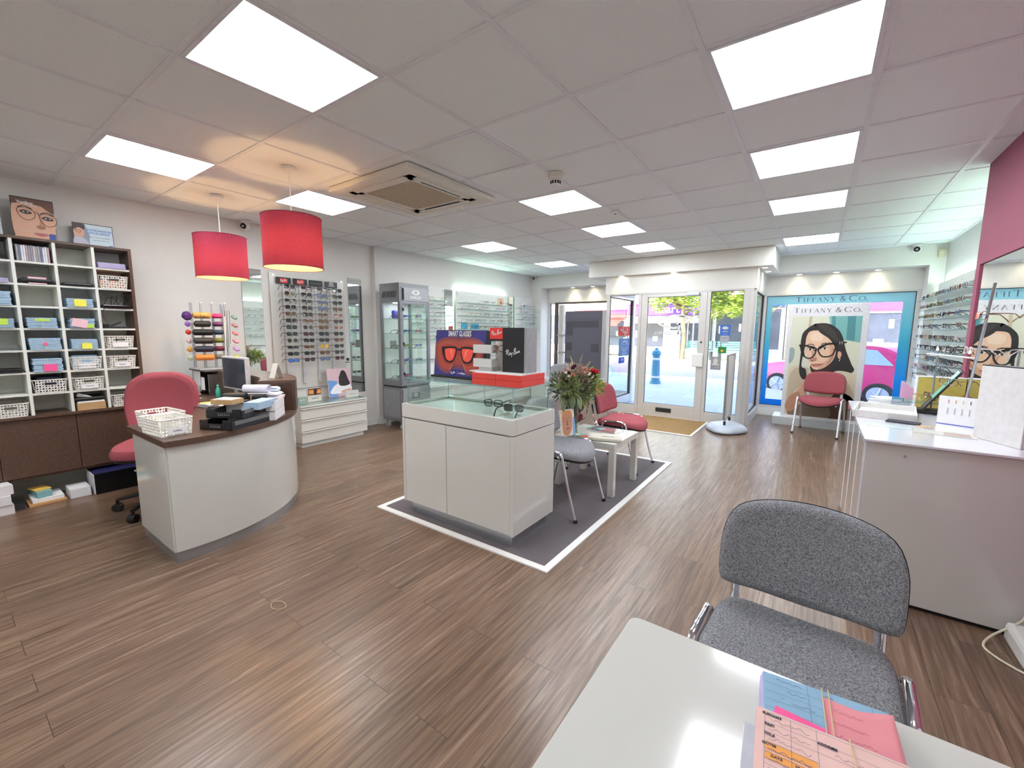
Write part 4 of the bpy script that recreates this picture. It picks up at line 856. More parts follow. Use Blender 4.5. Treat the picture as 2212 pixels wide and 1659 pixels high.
def serif_line(mb, M, x, y, h, s, mirror=False):
    """thick-and-thin roman capitals: first letter of a word taller"""
    M = Matrix(M) @ Matrix.Translation((x, 0, 0)) @ Matrix.Diagonal((1.2, 1, 1, 1)); X = 0
    for ch, k in s:
        H = h*k; wt, th = .085*H, .028*H
        if ch == ' ': X += .22*H; continue
        if ch in 'CO':
            r = .36*H; cxx = X+.38*H; a0, a1 = (-.0, 2*PI) if ch == 'O' else (.75, 2*PI-.75); n = 26; P = [(cxx+r*math.cos(a0+(a1-a0)*i/n), y+.35*H+r*math.sin(a0+(a1-a0)*i/n)) for i in range(n+1)]
            for i in range(n):
                a = a0+(a1-a0)*(i+.5)/n; ww = th+(wt-th)*abs(math.cos(a)); stroke(mb, [P[i], P[i+1]], ww, M, sm=False)
            if ch == 'C': stroke(mb, [P[0], (P[0][0]+.01*H, P[0][1]+.1*H)], th, M, sm=False)
            X += .84*H; continue
        if ch == '&':
            q = [(.62, .3), (.5, .12), (.34, 0), (.14, .06), (.12, .24), (.3, .38), (.44, .52), (.38, .68), (.26, .66), (.24, .52), (.36, .3), (.62, .0)]
            stroke(mb, [(X+p[0]*H, y+p[1]*H) for p in q], wt*.75, M, n=5); stroke(mb, [(X+.5*H, y+.33*H), (X+.72*H, y+.33*H)], th, M, sm=False); X += .8*H; continue
        if ch == '.': fill(mb, ell(X+.07*H, y+.04*H, .05*H, .05*H, 12), M, .0005, sm=False); X += .2*H; continue
        w_, tk, tn_, sf = SER[ch]
        for p in tk: stroke(mb, [(X+a*H, y+b*H) for a, b in p], wt, M, sm=False)
        for p in tn_: stroke(mb, [(X+a*H, y+b*H) for a, b in p], th, M, sm=False)
        for a, b in sf: stroke(mb, [(X+(a-.1)*H, y+b*H), (X+(a+.1)*H, y+b*H)], th, M, .0001, sm=False)
        if ch in 'TF': stroke(mb, [(X+(w_-.04)*H, y+.7*H), (X+(w_-.04)*H, y+.58*H)], th, M, sm=False)
        X += w_*H+.13*H
    return X
TIFF = [('T', 1.0), ('I', .78), ('F', .78), ('F', .78), ('A', .78), ('N', .78), ('Y', .78), (' ', .9), ('&', .95), (' ', .8), ('C', 1.0), ('O', .78), ('.', 1)]
def oakley(mb, M, s, cx=0, cy=0):
    o1 = ell(cx, cy+.32*s, .52*s, .25*s, 28); i1 = ell(cx, cy+.32*s, .24*s, .16*s, 28)
    mb.add([(p[0], p[1], .0006) for p in o1+i1], [(k, (k+1) % 28, 28+(k+1) % 28, 28+k) for k in range(28)], False, M)
    textmb(mb, 'OAKLEY', .36*s, Matrix(M) @ Matrix.Translation((cx, cy-.2*s, 0)), sx=1.15, bold=.012*s)
REDL = mat('logo_red', '#e0392f', .4); HDR = mat('header_black', '#202024', .35)
WX = lambda y, z, x=-2.77: frame_mat((x, y, z), (0, 1, 0), (0, 0, 1))
for k, y in enumerate(ycol):
    t = thing('brand_header', ['leftmost black header plate with red script logo above the sunglasses', 'second black header plate with red script logo above the sunglasses', 'black header plate lettered in white capitals above the third sunglasses column', 'dark header plate with white ellipse logo above the last sunglasses column'][k], 'sign', (0, 0, 0), 0, 'brand plates above the sunglasses')
    MB().box(-2.785, -2.775, y-.083, y+.083, 1.872, 1.945).build('plate', HDR if k < 3 else mat('header_grey', '#4a4a50', .4), t)
    M = WX(y, 1.908, -2.7745)
    if k < 2:
        MB().box(-.042, .042, -.024, .024, 0, .001, M).build('logo_ground', REDL, t); b = MB(); rayban(b, M @ Matrix.Translation((0, 0, .0012)), .034, w=.11); b.build('lettering', WHITEM, t)
    elif k == 2: b = MB(); serif_line(b, M, -.068, -.004, .017, TIFF); b.build('lettering', WHITEM, t)
    else: b = MB(); oakley(b, M, .055); b.build('logo', WHITEM, t)
SG = {0: 'k1 a2 k3 k4 t5 k1 k4 k1 r2 k3 k4 b5', 1: 'w3 k2 k3 k4 k1 t3 r2 w1 k2 t3 k1 w4', 2: 'k3 b2 b3 b1 t3 t2 t1 k4 k2 y5 t1 b4', 3: 'k4 k2 k1 t4 c2 w1 c5 k4 t2 k4 g1 w4'}
LD = {'k': (BLACKG, '#1e1e22', 'black'), 't': (TORT, '#5a4636', 'brown tortoiseshell'), 'w': (WINE, '#3a2228', 'dark wine red'), 'b': (DGR, '#5b6c9a', 'dark framed blue-lensed'), 'y': (GOLD, '#d9a92c', 'yellow-lensed gold'), 'c': (CLRF, '#8a5a44', 'pale framed brown-lensed'), 'a': (GOLD, '#23261f', 'gold'), 'r': (DGR, '#34352c', 'thin dark'), 'g': (DGR, '#3c4a3a', 'green-lensed')}
STY = ['square', 'cat', 'slim', 'square', 'round']
for c in range(4):
    for r, cd_ in enumerate(SG[c].split()):
        fm, lc, nm = LD[cd_[0]]; st = 'aviator' if cd_[0] == 'a' else ('round' if cd_[0] in 'ry' else STY[(int(cd_[1])-1) % 4]); th = .0012 if cd_[0] in 'ary' else .0026
        if c == 0 and r == 11: lc = '#3f78d8'; nm = 'bright blue-lensed'
        z = 1.800-.0762*r-.0
        specs_thing('%s sunglasses, %s down the %s column of the wall rack' % (nm, ORD[r], ['leftmost', 'second', 'third', 'rightmost'][c]), st, th, fm, lensm(lc), (-2.655, ycol[c]+.004, z), PI/2, 'sunglasses on the wall panel')
MB_ = MB().box(-2.66, -2.64, 1.86, 1.885, .955, .99, Matrix.Rotation(0, 4, 'X')).box(-2.655, -2.65, 1.84, 1.9, .93, .94)
tag(MB_.build('price_tag', BLACK), 'small black tag dangling off the lowest right pair of sunglasses', 'tag')
# mirrors on the left wall
def mirror(name, x0, x1, y0, y1, z0, z1, label, group=None, edge=None):
    t = thing(name, label, 'mirror', (0, 0, 0), 0, group); mb = MB(); mb.pane(x0, x1, y0, y1, z0, z1, 0, 0); mb.build('backing', edge or mat('mirror_edge', '#a9bfb6', .2), t)
    ff = x1+.0008 if x1 < 0 else x0-.0008; MB().add([(ff, y0+.003, z0+.003), (ff, y1-.003, z0+.003), (ff, y1-.003, z1-.003), (ff, y0+.003, z1-.003)], [(0, 1, 2, 3) if x1 < 0 else (0, 3, 2, 1)]).build('glass', MIRROR, t); return t
mirror('wall_mirror', XL+.001, XL+.008, .745, .952, .74, 2.01, 'narrow mirror on the wall left of the sunglasses panel', 'narrow wall mirrors')
mirror('wall_mirror', XL+.001, XL+.008, 2.03, 2.238, .5, 2.03, 'narrow mirror on the wall between the sunglasses panel and the grey cabinet', 'narrow wall mirrors')
mirror('wall_mirror', XL2+.02, XL2+.03, 3.745, 3.925, .9, 2.012, 'narrow mirror left of the large spectacle panel', 'narrow wall mirrors')
mirror('wall_mirror', XL2+.02, XL2+.03, 5.52, 5.64, .9, 2.01, 'narrow mirror between the two farther spectacle panels', 'narrow wall mirrors')
# white drawer chests along the left wall
def chest(x0, x1, y0, y1, label, h=.49, nd_=3, n=1):
    t = thing('drawer_chest', label, 'chest of drawers', (0, 0, 0), 0, 'white low drawer chests'); MB().box(x0, x1-.02, y0, y1, .055, h-.02).build('carcass', WHITE, t, bevel=.002)
    MB().box(x0, x1+.005, y0-.002, y1+.004, h-.02, h).build('top', WHITE, t, bevel=.003); MB().box(x0, x1-.05, y0+.02, y1-.03, 0, .055).build('plinth', WHITEM, t)
    dh = (h-.02-.06)/nd_
    for q in range(n):
        ya_, yb_ = y0+(y1-y0)*q/n, y0+(y1-y0)*(q+1)/n
        for k in range(nd_):
            z = .06+k*dh; d = MB().box(x1-.02, x1, ya_+.001, yb_-.001, z, z+dh-.018).build('drawer_front', WHITE, t, bevel=.001)
            MB().box(x1-.024, x1+.014, ya_+.0, yb_-.0, z+dh-.022, z+dh-.008).build('finger_rail', WHITE, t, bevel=.002)
    return t
chest(XL+.002, -2.40, 1.09, 1.955, 'white three-drawer chest below the sunglasses panel'); chest(XL2+.002, -2.37, 2.95, 4.3, 'white drawer chest behind the glass-topped cabinet, nearer half', .5, 3, 2); chest(XL2+.002, -2.37, 4.32, 6.2, 'white drawer chest running to the far left corner', .5, 3, 2)
MB_ = MB(); MB_.pane(-2.80, -2.40, 1.10, 1.93, .4925, .5005); tag(MB_.build('glass_sheet', [CASEG, GEDGE]), 'clear glass sheet lying on the three-drawer chest', 'glass sheet')
# ---- cards on the chest
def standcard(name, label, y0, y1, h, x, z, M_front, cat='display card', tilt=.12, th=.006):
    t = thing(name, label, cat, (x, (y0+y1)/2, z)); W = (y1-y0)/2; MB().box(-th, 0, -W, W, 0, h, Matrix.Rotation(-tilt, 4, 'Y')).build('card', M_front, t); return t
def fronts(t, W, H, tilt=.12, off=.0008): return Matrix.Rotation(-tilt, 4, 'Y') @ frame_mat((off, 0, 0), (0, 1, 0), (0, 0, 1))
SKIN = [mat('print_skin_%d' % i, c, .5, var=.02) for i, c in enumerate(['#e9c3ab', '#d9a98e', '#c08a70', '#9c6a55', '#f3d8c6', '#7a5040'])]
PR = lambda c: mat('print'+c, c, .5, var=.03)
t = standcard('display_card', 'framed picture of a dark-haired person in white on the drawer chest', 1.60, 1.93, .36, -2.66, .502, PR('#d8b8c0'), 'display picture')
M = fronts(t, .165, .36); b = MB(); z = .0006
fill(b, [(-.16, .005), (-.04, .005), (-.04, .2), (-.16, .22)], M, z, sm=False, slot=0); fill(b, [(-.14, .05), (-.08, .14), (0, .17), (.1, .17), (.155, .12), (.15, .06), (.02, .04)], M, z*2, slot=1)
fill(b, [(-.01, .15), (.0, .25), (.04, .33), (.09, .31), (.12, .22), (.14, .15), (.06, .13)], M, z*3, slot=2); fill(b, [(-.01, .18), (.0, .25), (.03, .275), (.055, .24), (.05, .18), (.02, .155)], M, z*4, slot=3); stroke(b, [(-.01, .245), (.055, .235)], .018, M, z*5, sm=False); b.m[-1] = 2; b.m[-2:] = [2]*2
b.cur = 3; fill(b, [(.02, .07), (.13, .09), (.15, .07), (.03, .045)], M, z*5, slot=3); b.build('picture', [PR('#6c9ad8'), PR('#f0edf4'), PR('#2a2024'), SKIN[1]], t)
t = standcard('name_block', 'white block with small lettering in front of the pink and blue picture', 1.735, 1.91, .085, -2.50, .502, WHITE, 'sign block', 0, .03); b = MB(); textmb(b, 'BVLGARI', .02, frame_mat((.0008, 0, .04), (0, 1, 0), (0, 0, 1)), bold=.0003); b.build('lettering', GREYP, t)
t = standcard('name_block', 'white block with a strip picture of two faces on the drawer chest', 1.27, 1.44, .16, -2.56, .502, WHITE, 'sign block', 0, .03); M = frame_mat((.0008, 0, 0), (0, 1, 0), (0, 0, 1)); b = MB(); fill(b, [(-.08, .075), (.08, .075), (.08, .155), (-.08, .155)], M, 0, sm=False, slot=0)
for q in (-.055, -.03, .03, .06): fill(b, ell(q, .115, .017, .026), M, .0006, slot=1)
fill(b, [(-.005, .08), (.0, .15), (.03, .14), (.02, .08)], M, .001, slot=2); textmb(b, 'GUCCI', .026, M @ Matrix.Translation((0, .035, 0))); b.m[-1] = 0; b.build('picture', [PR('#6b4232'), PR('#e8a05a'), PR('#2a1d1a')], t)
t = standcard('name_block', 'small grey green glass block with white script, left of the face strip', 1.12, 1.22, .075, -2.50, .502, mat('block_green', '#8fa3a0', .15), 'sign block', 0, .02); b = MB(); rayban(b, frame_mat((.0008, 0, .04), (0, 1, 0), (0, 0, 1)), .03, w=.1); b.build('lettering', WHITEM, t)
# ================= grey steel display cabinet =================
CG = mat('cabinet_grey', '#8c8d92', .38, .55, var=.04, scale=60); CGL = mat('cabinet_grey_light', '#a4a5aa', .35, .6, var=.03)
ox0, ox1, oy0, oy1 = -2.60, -2.20, 2.36, 2.88
t = thing('display_cabinet', 'tall grey steel display cabinet on castors with glass door and ellipse logo', 'display cabinet', ((ox0+ox1)/2, (oy0+oy1)/2, 0), .0)
W2, D2 = (oy1-oy0)/2, (ox1-ox0)/2     # local: x depth, y width; front faces +x
def P_(mb): return mb
MB().box(-D2, D2, -W2, W2, .12, .14).box(-D2, D2, -W2, W2, 1.92, 1.965).build('top_and_base_plate', CG, t)
MB().box(-D2, D2-.004, -W2, W2, .14, .58).build('lower_body', CG, t, bevel=.002)
x_ = MB()
for s in (-1, 1): x_.box(-.14, .14, 0, .006, -.006, .006, Matrix.Translation((0, -W2-.006, .355)) @ Matrix.Rotation(s*.72, 4, 'Y')); 
x_.build('side_embossing', CGL, t); MB().box(-D2+.03, D2-.03, -W2-.003, -W2, .17, .55).build('side_panel', CGL, t)
MB().box(-D2, D2, -W2, W2, .60, .68).build('mid_band', CG, t, bevel=.002); MB().box(-D2+.01, D2-.01, -W2+.01, W2-.01, .58, .60).build('shadow_gap', BLACK, t); MB().box(-D2, D2, -W2, W2, 1.72, 1.92).build('head_box', CG, t, bevel=.002)
for sx in (-1, 1):
    for sy in (-1, 1): MB().box(sx*D2-(.035 if sx > 0 else 0), sx*D2+(.035 if sx < 0 else 0), sy*W2-(.03 if sy > 0 else 0), sy*W2+(.03 if sy < 0 else 0), .68, 1.72).build('post', CG, t)
v = MB()
for k in range(8): v.box(-.006, .006, -.002, .0, -.045, .045, Matrix.Translation((-.13+k*.037, -W2-.001, 1.82)) @ Matrix.Rotation(.45, 4, 'Y'))
v.build('vent_slots', BLACK, t)
MB().box(D2, D2+.006, -W2+.06, W2-.01, 1.735, 1.905).build('logo_plate', CGL, t, bevel=.001); MB().box(D2+.006, D2+.016, -W2+.055, -W2+.07, 1.745, 1.895).build('handle', BLACK, t)
b = MB(); oakley(b, frame_mat((D2+.0065, .02, 1.81), (0, 1, 0), (0, 0, 1)), .13); b.build('logo', WHITEM, t)
dr = thing  # door with glass
fr = MB(); fr.box(D2, D2+.014, -W2, -W2+.05, .615, 1.72).box(D2, D2+.014, W2-.04, W2, .615, 1.72).box(D2, D2+.014, -W2+.05, W2-.04, .615, .67).box(D2, D2+.014, -W2+.05, W2-.04, 1.69, 1.72)
d_ = fr.build('door', CG, t, bevel=.002); MB().box(D2+.004, D2+.009, -W2+.05, W2-.04, .67, 1.69).build('glass', CASEG, d_)
for z in (.75, 1.15, 1.6): MB().box(D2+.01, D2+.022, -W2+.035, -W2+.06, z, z+.04).build('hinge', BLACK, d_)
for s in (-1, 1): MB().box(-D2+.035, D2-.035, s*W2-(.006 if s > 0 else 0), s*W2+(.006 if s < 0 else 0), .68, 1.72).build('side_glass', CASEG, t)
MB().box(-D2, -D2+.006, -W2+.03, W2-.03, .68, 1.72).build('back_panel', WHITEM, t)
for z in (.9, 1.1, 1.3, 1.5): q = MB(); q.pane(-D2+.01, D2-.01, -W2+.01, W2-.01, z, z+.006); q.build('shelf', [CASEG, GEDGE], t)
MB().box(D2-.03, D2-.02, -W2+.03, -W2+.035, .7, 1.7).build('led_strip', emat('led_cool', '#e8f6ff', 9), t); MB().box(-.1, .1, -.12, .12, 1.714, 1.719).build('top_light', emat('led_cool2', '#eef6ff', 7), t)
fd = MB().box(D2-.004, D2+.01, -W2+.02, W2-.01, .16, .56).build('drawer_front', CGL, t, bevel=.003); MB().box(D2+.01, D2+.012, -.09, .05, .42, .5).build('badge', mat('badge_dark', '#55575c', .4), fd); b = MB(); oakley(b, frame_mat((D2+.0125, -.02, .46), (0, 1, 0), (0, 0, 1)), .055); b.build('logo', WHITEM, fd)
rv = MB()
for z in (.2, .52, .64, 1.74, 1.9):
    for y in (-W2+.012, W2-.012): rv.tube([(D2+.013, y, z), (D2+.017, y, z)], .004, 8)
    for x in (-D2+.015, D2-.015): rv.tube([(x, -W2-.002, z), (x, -W2-.005, z)], .004, 8)
rv.build('rivets', BLACK, t)['kind'] = 'stuff'
for sx in (-1, 1):
    for sy in (-1, 1):
        cx_, cy_ = sx*(D2-.05), sy*(W2-.05); c_ = MB().tube([(cx_-.015, cy_, .035), (cx_+.015, cy_, .035)], .035, 18).build('castor', GREYP, t); MB().box(cx_-.025, cx_+.025, cy_-.02, cy_+.02, .07, .12).box(cx_-.024, cx_-.018, cy_-.018, cy_+.018, .03, .08).box(cx_+.018, cx_+.024, cy_-.018, cy_+.018, .03, .08).build('fork', ALU, c_)
OC = t.location
k = 0
for z, n in ((.906, 3), (1.106, 3), (1.306, 3), (1.506, 3), (.69, 2)):
    for j in range(n):
        cl, nm = [('#5566d8', 'blue'), ('#8a5ad0', 'purple'), ('#3c6ea8', 'navy'), ('#c8508a', 'pink'), ('#8a9a3a', 'green')][k % 5]
        specs_thing('%s-lensed sport sunglasses, %s along the %s shelf of the grey cabinet' % (nm, ORD[j], {.906: 'second', 1.106: 'third', 1.306: 'fourth', 1.506: 'top', .69: 'bottom'}[z]), 'slim', .003, [BLACKG, DGR, mat('frame_lime', '#8a9a4a', .3)][k % 3], lensm(cl), (OC.x+.10-.05*(j % 2), OC.y-.15+.15*j, z+.0), PI/2+.2-.1*j, 'sport sunglasses in the grey cabinet'); k += 1
t = thing('picture_box', 'small picture card on the third glass shelf inside the grey cabinet', 'card', (OC.x-.05, OC.y-.17, 1.106), .3); MB().box(-.004, .004, -.07, .07, 0, .1).build('card', PR('#8a8580'), t)
t = thing('glasses_case', 'blue and purple case standing on the top glass shelf inside the grey cabinet', 'case', (OC.x-.06, OC.y-.12, 1.507), .2); MB().box(-.03, .03, -.05, .05, 0, .11).build('body', PR('#5a50b8'), t, bevel=.02)
# ================= spectacle walls =================
EYE = [(BLACK, .0014, 'square'), (GOLD, .0009, 'round'), (TORT, .0015, 'square'), (DGR, .0010, 'slim'), (BLACKG, .0016, 'cat'), (WINE, .0013, 'square'), (mat('blue_acetate', '#27406e', .3), .0012, 'round'), (CLRF, .0014, 'cat')]
ENM = ['black', 'thin gold', 'tortoiseshell', 'slim dark grey', 'glossy black', 'wine red', 'navy blue', 'pale translucent']
LCL = glassmat('demo_lens', '#f4faf8', 1.5)
EME = [specs_mesh('spectacles', s, th*1.6, m, LCL, tn=4, n=12) for m, th, s in EYE]
def specs(k, loc, rz, label, group):
    o = bpy.data.objects.new('spectacles', EME[k % 8]); C.objects.link(o); o.location = loc; o.rotation_euler = (0, 0, rz); return tag(o, label, 'spectacles', group)
def specpanel(nm, y0, y1, z0, z1, label, shelves, per, glow=True, dens=1, dx=.0, side=1, bx=None, pane_label='', seed=1):
    """side 1: left wall facing +x, -1: right wall facing -x"""
    rnd = random.Random(seed); bx = bx if bx is not None else XL2; s = side
    t = thing(nm, label, 'display panel', (0, 0, 0)); MB().box(bx+s*.05, bx+s*.056, y0, y1, z0, z1).build('panel', mat('spec_panel', '#e6e6e3', .3, trans=.1), t)
    for y in (y0+.04, y1-.04, (y0+y1)/2): MB().cyl((bx+s*.001, y, z1-.05), (bx+s*.062, y, z1-.05), .008, 12).build('stand_off', CHROME, t)
    if glow: MB().box(bx+s*.012, bx+s*.03, y0+.03, y1-.03, z1-.02, z1-.006).build('led_strip', emat('led_mint', '#d6fcea', 45), t)
    for i, z in enumerate(shelves):
        q = MB(); q.pane(bx+s*.056 if s > 0 else bx-.24, bx+.24 if s > 0 else bx-.056, y0+.04, y1-.04, z-.007, z); q.build('shelf', [CASEG, GEDGE], t)
        n = per[i]
        for j in range(n):
            if rnd.random() > dens: continue
            y = y0+.11+(y1-y0-.22)*(j+.5)/n+rnd.uniform(-.01, .01); k = rnd.choice([0, 0, 0, 3, 3, 4, 4, 1, 2, 5, 6, 7])
            specs(k, (bx+s*(.215+rnd.uniform(-.01, .01)), y, z+.0003), s*PI/2+rnd.uniform(-.12, .12), '%s spectacles, %s along the %s shelf of the %s' % (ENM[k], ORD[j % 16], ORD[i], pane_label), 'spectacles on the '+pane_label)
    return t
zz = [1.812, 1.712, 1.60, 1.487, 1.375, 1.265, 1.155]
specpanel('spectacle_display', 3.97, 5.43, .9, 2.01, 'large white glowing-edged panel with glass shelves of spectacles', zz, [6, 8, 10, 10, 10, 9, 9], True, .93, pane_label='large left wall panel', seed=2)
specpanel('spectacle_display', 2.97, 3.70, .9, 2.03, 'white spectacle panel just behind the grey steel cabinet', [1.81, 1.70, 1.58, 1.46, 1.34, 1.22], [4, 4, 4, 4, 4, 4], False, .8, pane_label='panel behind the grey cabinet', seed=3)
specpanel('spectacle_display', 5.68, 6.36, .95, 2.02, 'small white spectacle panel in the far left corner', [1.80, 1.68, 1.575, 1.46, 1.33, 1.2], [3, 3, 4, 4, 3, 3], False, .9, pane_label='far corner panel', seed=4)
for y, z in ((3.955, 2.0), (5.46, 2.0), (5.655, 2.0), (3.72, 2.0)): tag(MB().box(XL2+.012, XL2+.02, y-.012, y+.012, .92, z).build('light_strip', emat('strip_green', '#cdf5dc', 1.3)), 'pale green lit vertical strip beside the spectacle panels, %s' % {3.955: 'right of the first mirror', 5.46: 'left of the second mirror', 5.655: 'right of the second mirror', 3.72: 'left of the first mirror'}[y], 'strip light', 'lit vertical strips')
def shelfcard(label, y0, y1, z, h, m, x=-2.70, pic=None, th=.004, cat='display card'):
    t = thing('display_card', label, cat, (x, (y0+y1)/2, z)); W = (y1-y0)/2; MB().box(-th, 0, -W, W, 0, h).build('card', m, t)
    if pic:
        b = MB(); M = frame_mat((.0006, 0, 0), (0, 1, 0), (0, 0, 1))
        for sl, pts in enumerate(pic): fill(b, [(p[0]*W, p[1]*h) for p in pts], M, .0004*sl, slot=sl % 3)
        b.build('picture', [SKIN[1], PR('#5a3a2c'), SKIN[0]], t)
    return t
shelfcard('beige picture card on the top shelf of the large spectacle panel', 5.12, 5.3, 1.813, .15, PR('#d9c6ae'), pic=[[(-.6, .1), (-.4, .9), (.4, .9), (.6, .2)], [(-.2, .3), (0, .6), (.3, .4)], [(.2, .7), (.4, .8), (.5, .5)]])
shelfcard('blue card behind the fifth shelf spectacles', 4.1, 4.26, 1.376, .1, PR('#5ab4d8')); shelfcard('second blue card on the fifth shelf', 4.36, 4.56, 1.376, .09, PR('#4aa6d0'))
shelfcard('green carton on the low shelf of the large spectacle panel', 4.95, 5.15, 1.156, .1, mat('carton_green', '#a8d888', .6), -2.62, th=.08, cat='carton')
t = thing('price_sign', 'white hand-lettered price sign hanging on the far corner spectacle panel', 'sign', (-2.69, 6.0, 1.72)); MB().box(-.003, 0, -.09, .09, 0, .18).build('card', PAPER, t); b = MB(); M = frame_mat((.0008, 0, .09), (0, 1, 0), (0, 0, 1)); textmb(b, '£21', .07, M @ Matrix.Translation((0, .04, 0)), bold=.002); textmb(b, 'FRAME', .03, M @ Matrix.Translation((0, -.01, 0))); textmb(b, '& CASE', .03, M @ Matrix.Translation((0, -.05, 0))); b.build('lettering', BLACK, t)
# right-hand wall rack
specpanel('spectacle_rack', 4.05, 6.3, .75, 1.98, 'long rack of spectacles on glass shelves along the right wall', [1.76, 1.64, 1.52, 1.40, 1.28, 1.16, 1.04, .92, .80], [13]*9, True, .95, side=-1, bx=XR, pane_label='right wall rack', seed=7)
specpanel('spectacle_rack', 3.05, 3.98, .95, 2.03, 'shorter spectacle panel on the right wall beside the maroon wall', [1.80, 1.64, 1.48, 1.32, 1.16], [5]*5, True, .9, side=-1, bx=XR, pane_label='panel by the maroon wall', seed=8)
MB_ = MB().box(XR-.3, XR-.06, 3.1, 6.3, .0, .72); tag(MB_.build('wall_cabinet', WHITE, bevel=.003), 'low white cabinet under the spectacle rack on the right wall', 'cabinet')
# ================= glass-topped cabinet in the middle =================
px0, px1, py0, py1 = -.155, .845, .66, 1.145
t = thing('glass_display_cabinet', 'white two-door cabinet with glass display box on top, standing on the grey carpet', 'display cabinet', (0, 0, .006)); z6 = -.006
MB().box(px0+.045, px1-.035, py0+.04, py1-.03, 0, .088).build('plinth', PLINTH, t); MB().box(px0, px0+.022, py0, py1, .088, .718).box(px1-.026, px1, py0, py1, .088, .718).box(px0+.022, px1-.026, py0+.022, py1, .088, .718).build('carcass', WHITE, t, bevel=.0015)
for a, b_ in ((px0+.024, .282), (.286, px1-.028)): MB().box(a, b_, py0+.002, py0+.02, .092, .714).build('door', WHITE, t, bevel=.001)
fr = MB(); framed
for bx_ in ((px0, px1, py0, py0+.03), (px0, px1, py1-.03, py1), (px0, px0+.03, py0+.03, py1-.03), (px1-.03, px1, py0+.03, py1-.03)): fr.box(*bx_, .724, .822)
fr.box(px0+.03, px1-.03, py0+.03, py1-.03, .724, .80); fr.build('top_tray', WHITE, t, bevel=.0015); MB().box(px0+.03, px1-.03, py0+.03, py1-.03, .8005, .803).build('tray_glass', mat('tray_back_painted', '#e9f3ef', .03, coat=1, spec=1), t)
gx0, gx1, gy0, gy1 = px0+.03, px1-.03, py0+.03, py1-.03
for nm, a in (('front_glass', (gx0, gx1, gy0, gy0+.007, .803, 1.0)), ('back_glass', (gx0, gx1, gy1-.007, gy1, .803, 1.0)), ('side_glass', (gx0, gx0+.007, gy0+.007, gy1-.007, .803, 1.0)), ('side_glass', (gx1-.007, gx1, gy0+.007, gy1-.007, .803, 1.0)), ('top_glass', (gx0-.003, gx1+.003, gy0-.003, gy1+.003, 1.0, 1.008))):
    q = MB(); q.pane(*a); q.build(nm, [CASEG, GEDGE], t)
specs_thing('clear-lensed black spectacles lying open in the glass display box', 'square', .003, BLACKG, LCL, (.43, .99, .809), .22, 'spectacles in the glass display box', 'spectacles', 'display_spectacles', 1.15, .03)
specs_thing('dark-lensed black sunglasses lying open in the glass display box, right of the clear pair', 'square', .003, BLACKG, lensm('#4a4c50'), (.655, .93, .809), .22, 'spectacles in the glass display box', 'sunglasses', 'display_sunglasses', 1.15, .03)
# orientation: temples towards the viewer
for o in bpy.data.objects:
    if o.name.startswith('display_s') and o.parent is None and o.type == 'EMPTY' and 'glasses' in o['label']: o.rotation_euler[2] += PI
# smart glasses standee
t = thing('display_standee', 'blue and red standee lettered smart glasses leaning on the glass display box', 'display standee', (.21, .86, 1.0145), -.06); W, H = .255, .345
Rl = Matrix.Rotation(-.10, 4, 'X'); M = Rl @ frame_mat((0, 0, 0), (1, 0, 0), (0, 0, 1))
MB().box(-W, W, 0, .05, .012, H, Rl).build('box', mat('standee_black', '#1a1b26', .4), t, bevel=.002); MB().box(-W-.01, W+.01, -.02, .07, 0, .014).build('base', BLACK, t, bevel=.002)
b = MB(); c0 = (-.0, .175)
def gl(k): # glasses-shaped contour scaled by k
    base = [(-.175, .045), (-.12, .062), (-.05, .056), (0, .040), (.05, .056), (.12, .062), (.175, .045), (.178, .01), (.15, -.055), (.10, -.075), (.05, -.06), (.015, -.01), (0, .0), (-.015, -.01), (-.05, -.06), (-.10, -.075), (-.15, -.055), (-.178, .01)]
    out = []
    for x, y in base:
        r = math.hypot(x, y*1.3)+1e-6; yy = y+y*1.3/r*k
        if abs(x) < .06 and y <= 0: yy = y-k*(1.35-abs(x)*6)
        out.append((x+x/r*k, yy))
    return out
fill(b, [(-W+.004, .016), (W-.004, .016), (W-.004, H-.004), (-W+.004, H-.004)], M, .0006, sm=False, slot=0)
for q in range(7):
    k = .075-.0105*q; P = [(max(-W+.006, min(W-.006, x)), max(.018, min(H-.04, y*(1+.0)+c0[1]))) for x, y in gl(k)]
    fill(b, P, M, .001+.0004*q, slot=1+min(q//1, 3) if q < 4 else 4)
for q in range(9):
    P = [(max(-W+.006, min(W-.006, x)), max(.02, min(H-.045, y+c0[1]))) for x, y in gl(.078-.0085*q)]; b.cur = 5; stroke(b, P, .0013, M, .004, n=4, closed=True)
for s in (-1, 1):
    fill(b, [(s*.02, .215), (s*.07, .228), (s*.15, .222), (s*.16, .2), (s*.14, .13), (s*.09, .11), (s*.04, .13)], M, .005, slot=6)
    fill(b, [(s*.032, .205), (s*.075, .214), (s*.135, .208), (s*.142, .19), (s*.125, .14), (s*.09, .123), (s*.05, .14)], M, .0056, slot=7)
    fill(b, [(s*.15, .218), (s*.175, .222), (s*.165, .17), (s*.13, .125), (s*.128, .13), (s*.15, .175)], M, .0062, slot=6)
    fill(b, [(s*.06, .2), (s*.1, .212), (s*.06, .135)], M, .0059, slot=8, sm=False)
stroke(b, [(-.03, .212), (0, .206), (.03, .212)], .012, M, .0052); 
for q in range(1, 13): b.m[-q] = 6
b.build('artwork', [PR('#34357e'), PR('#5a2a4a'), PR('#7e2f3c'), PR('#93363a'), PR('#a03a34'), PR('#e88a70'), PR('#141418'), PR('#f2574a'), PR('#f87868')], t)
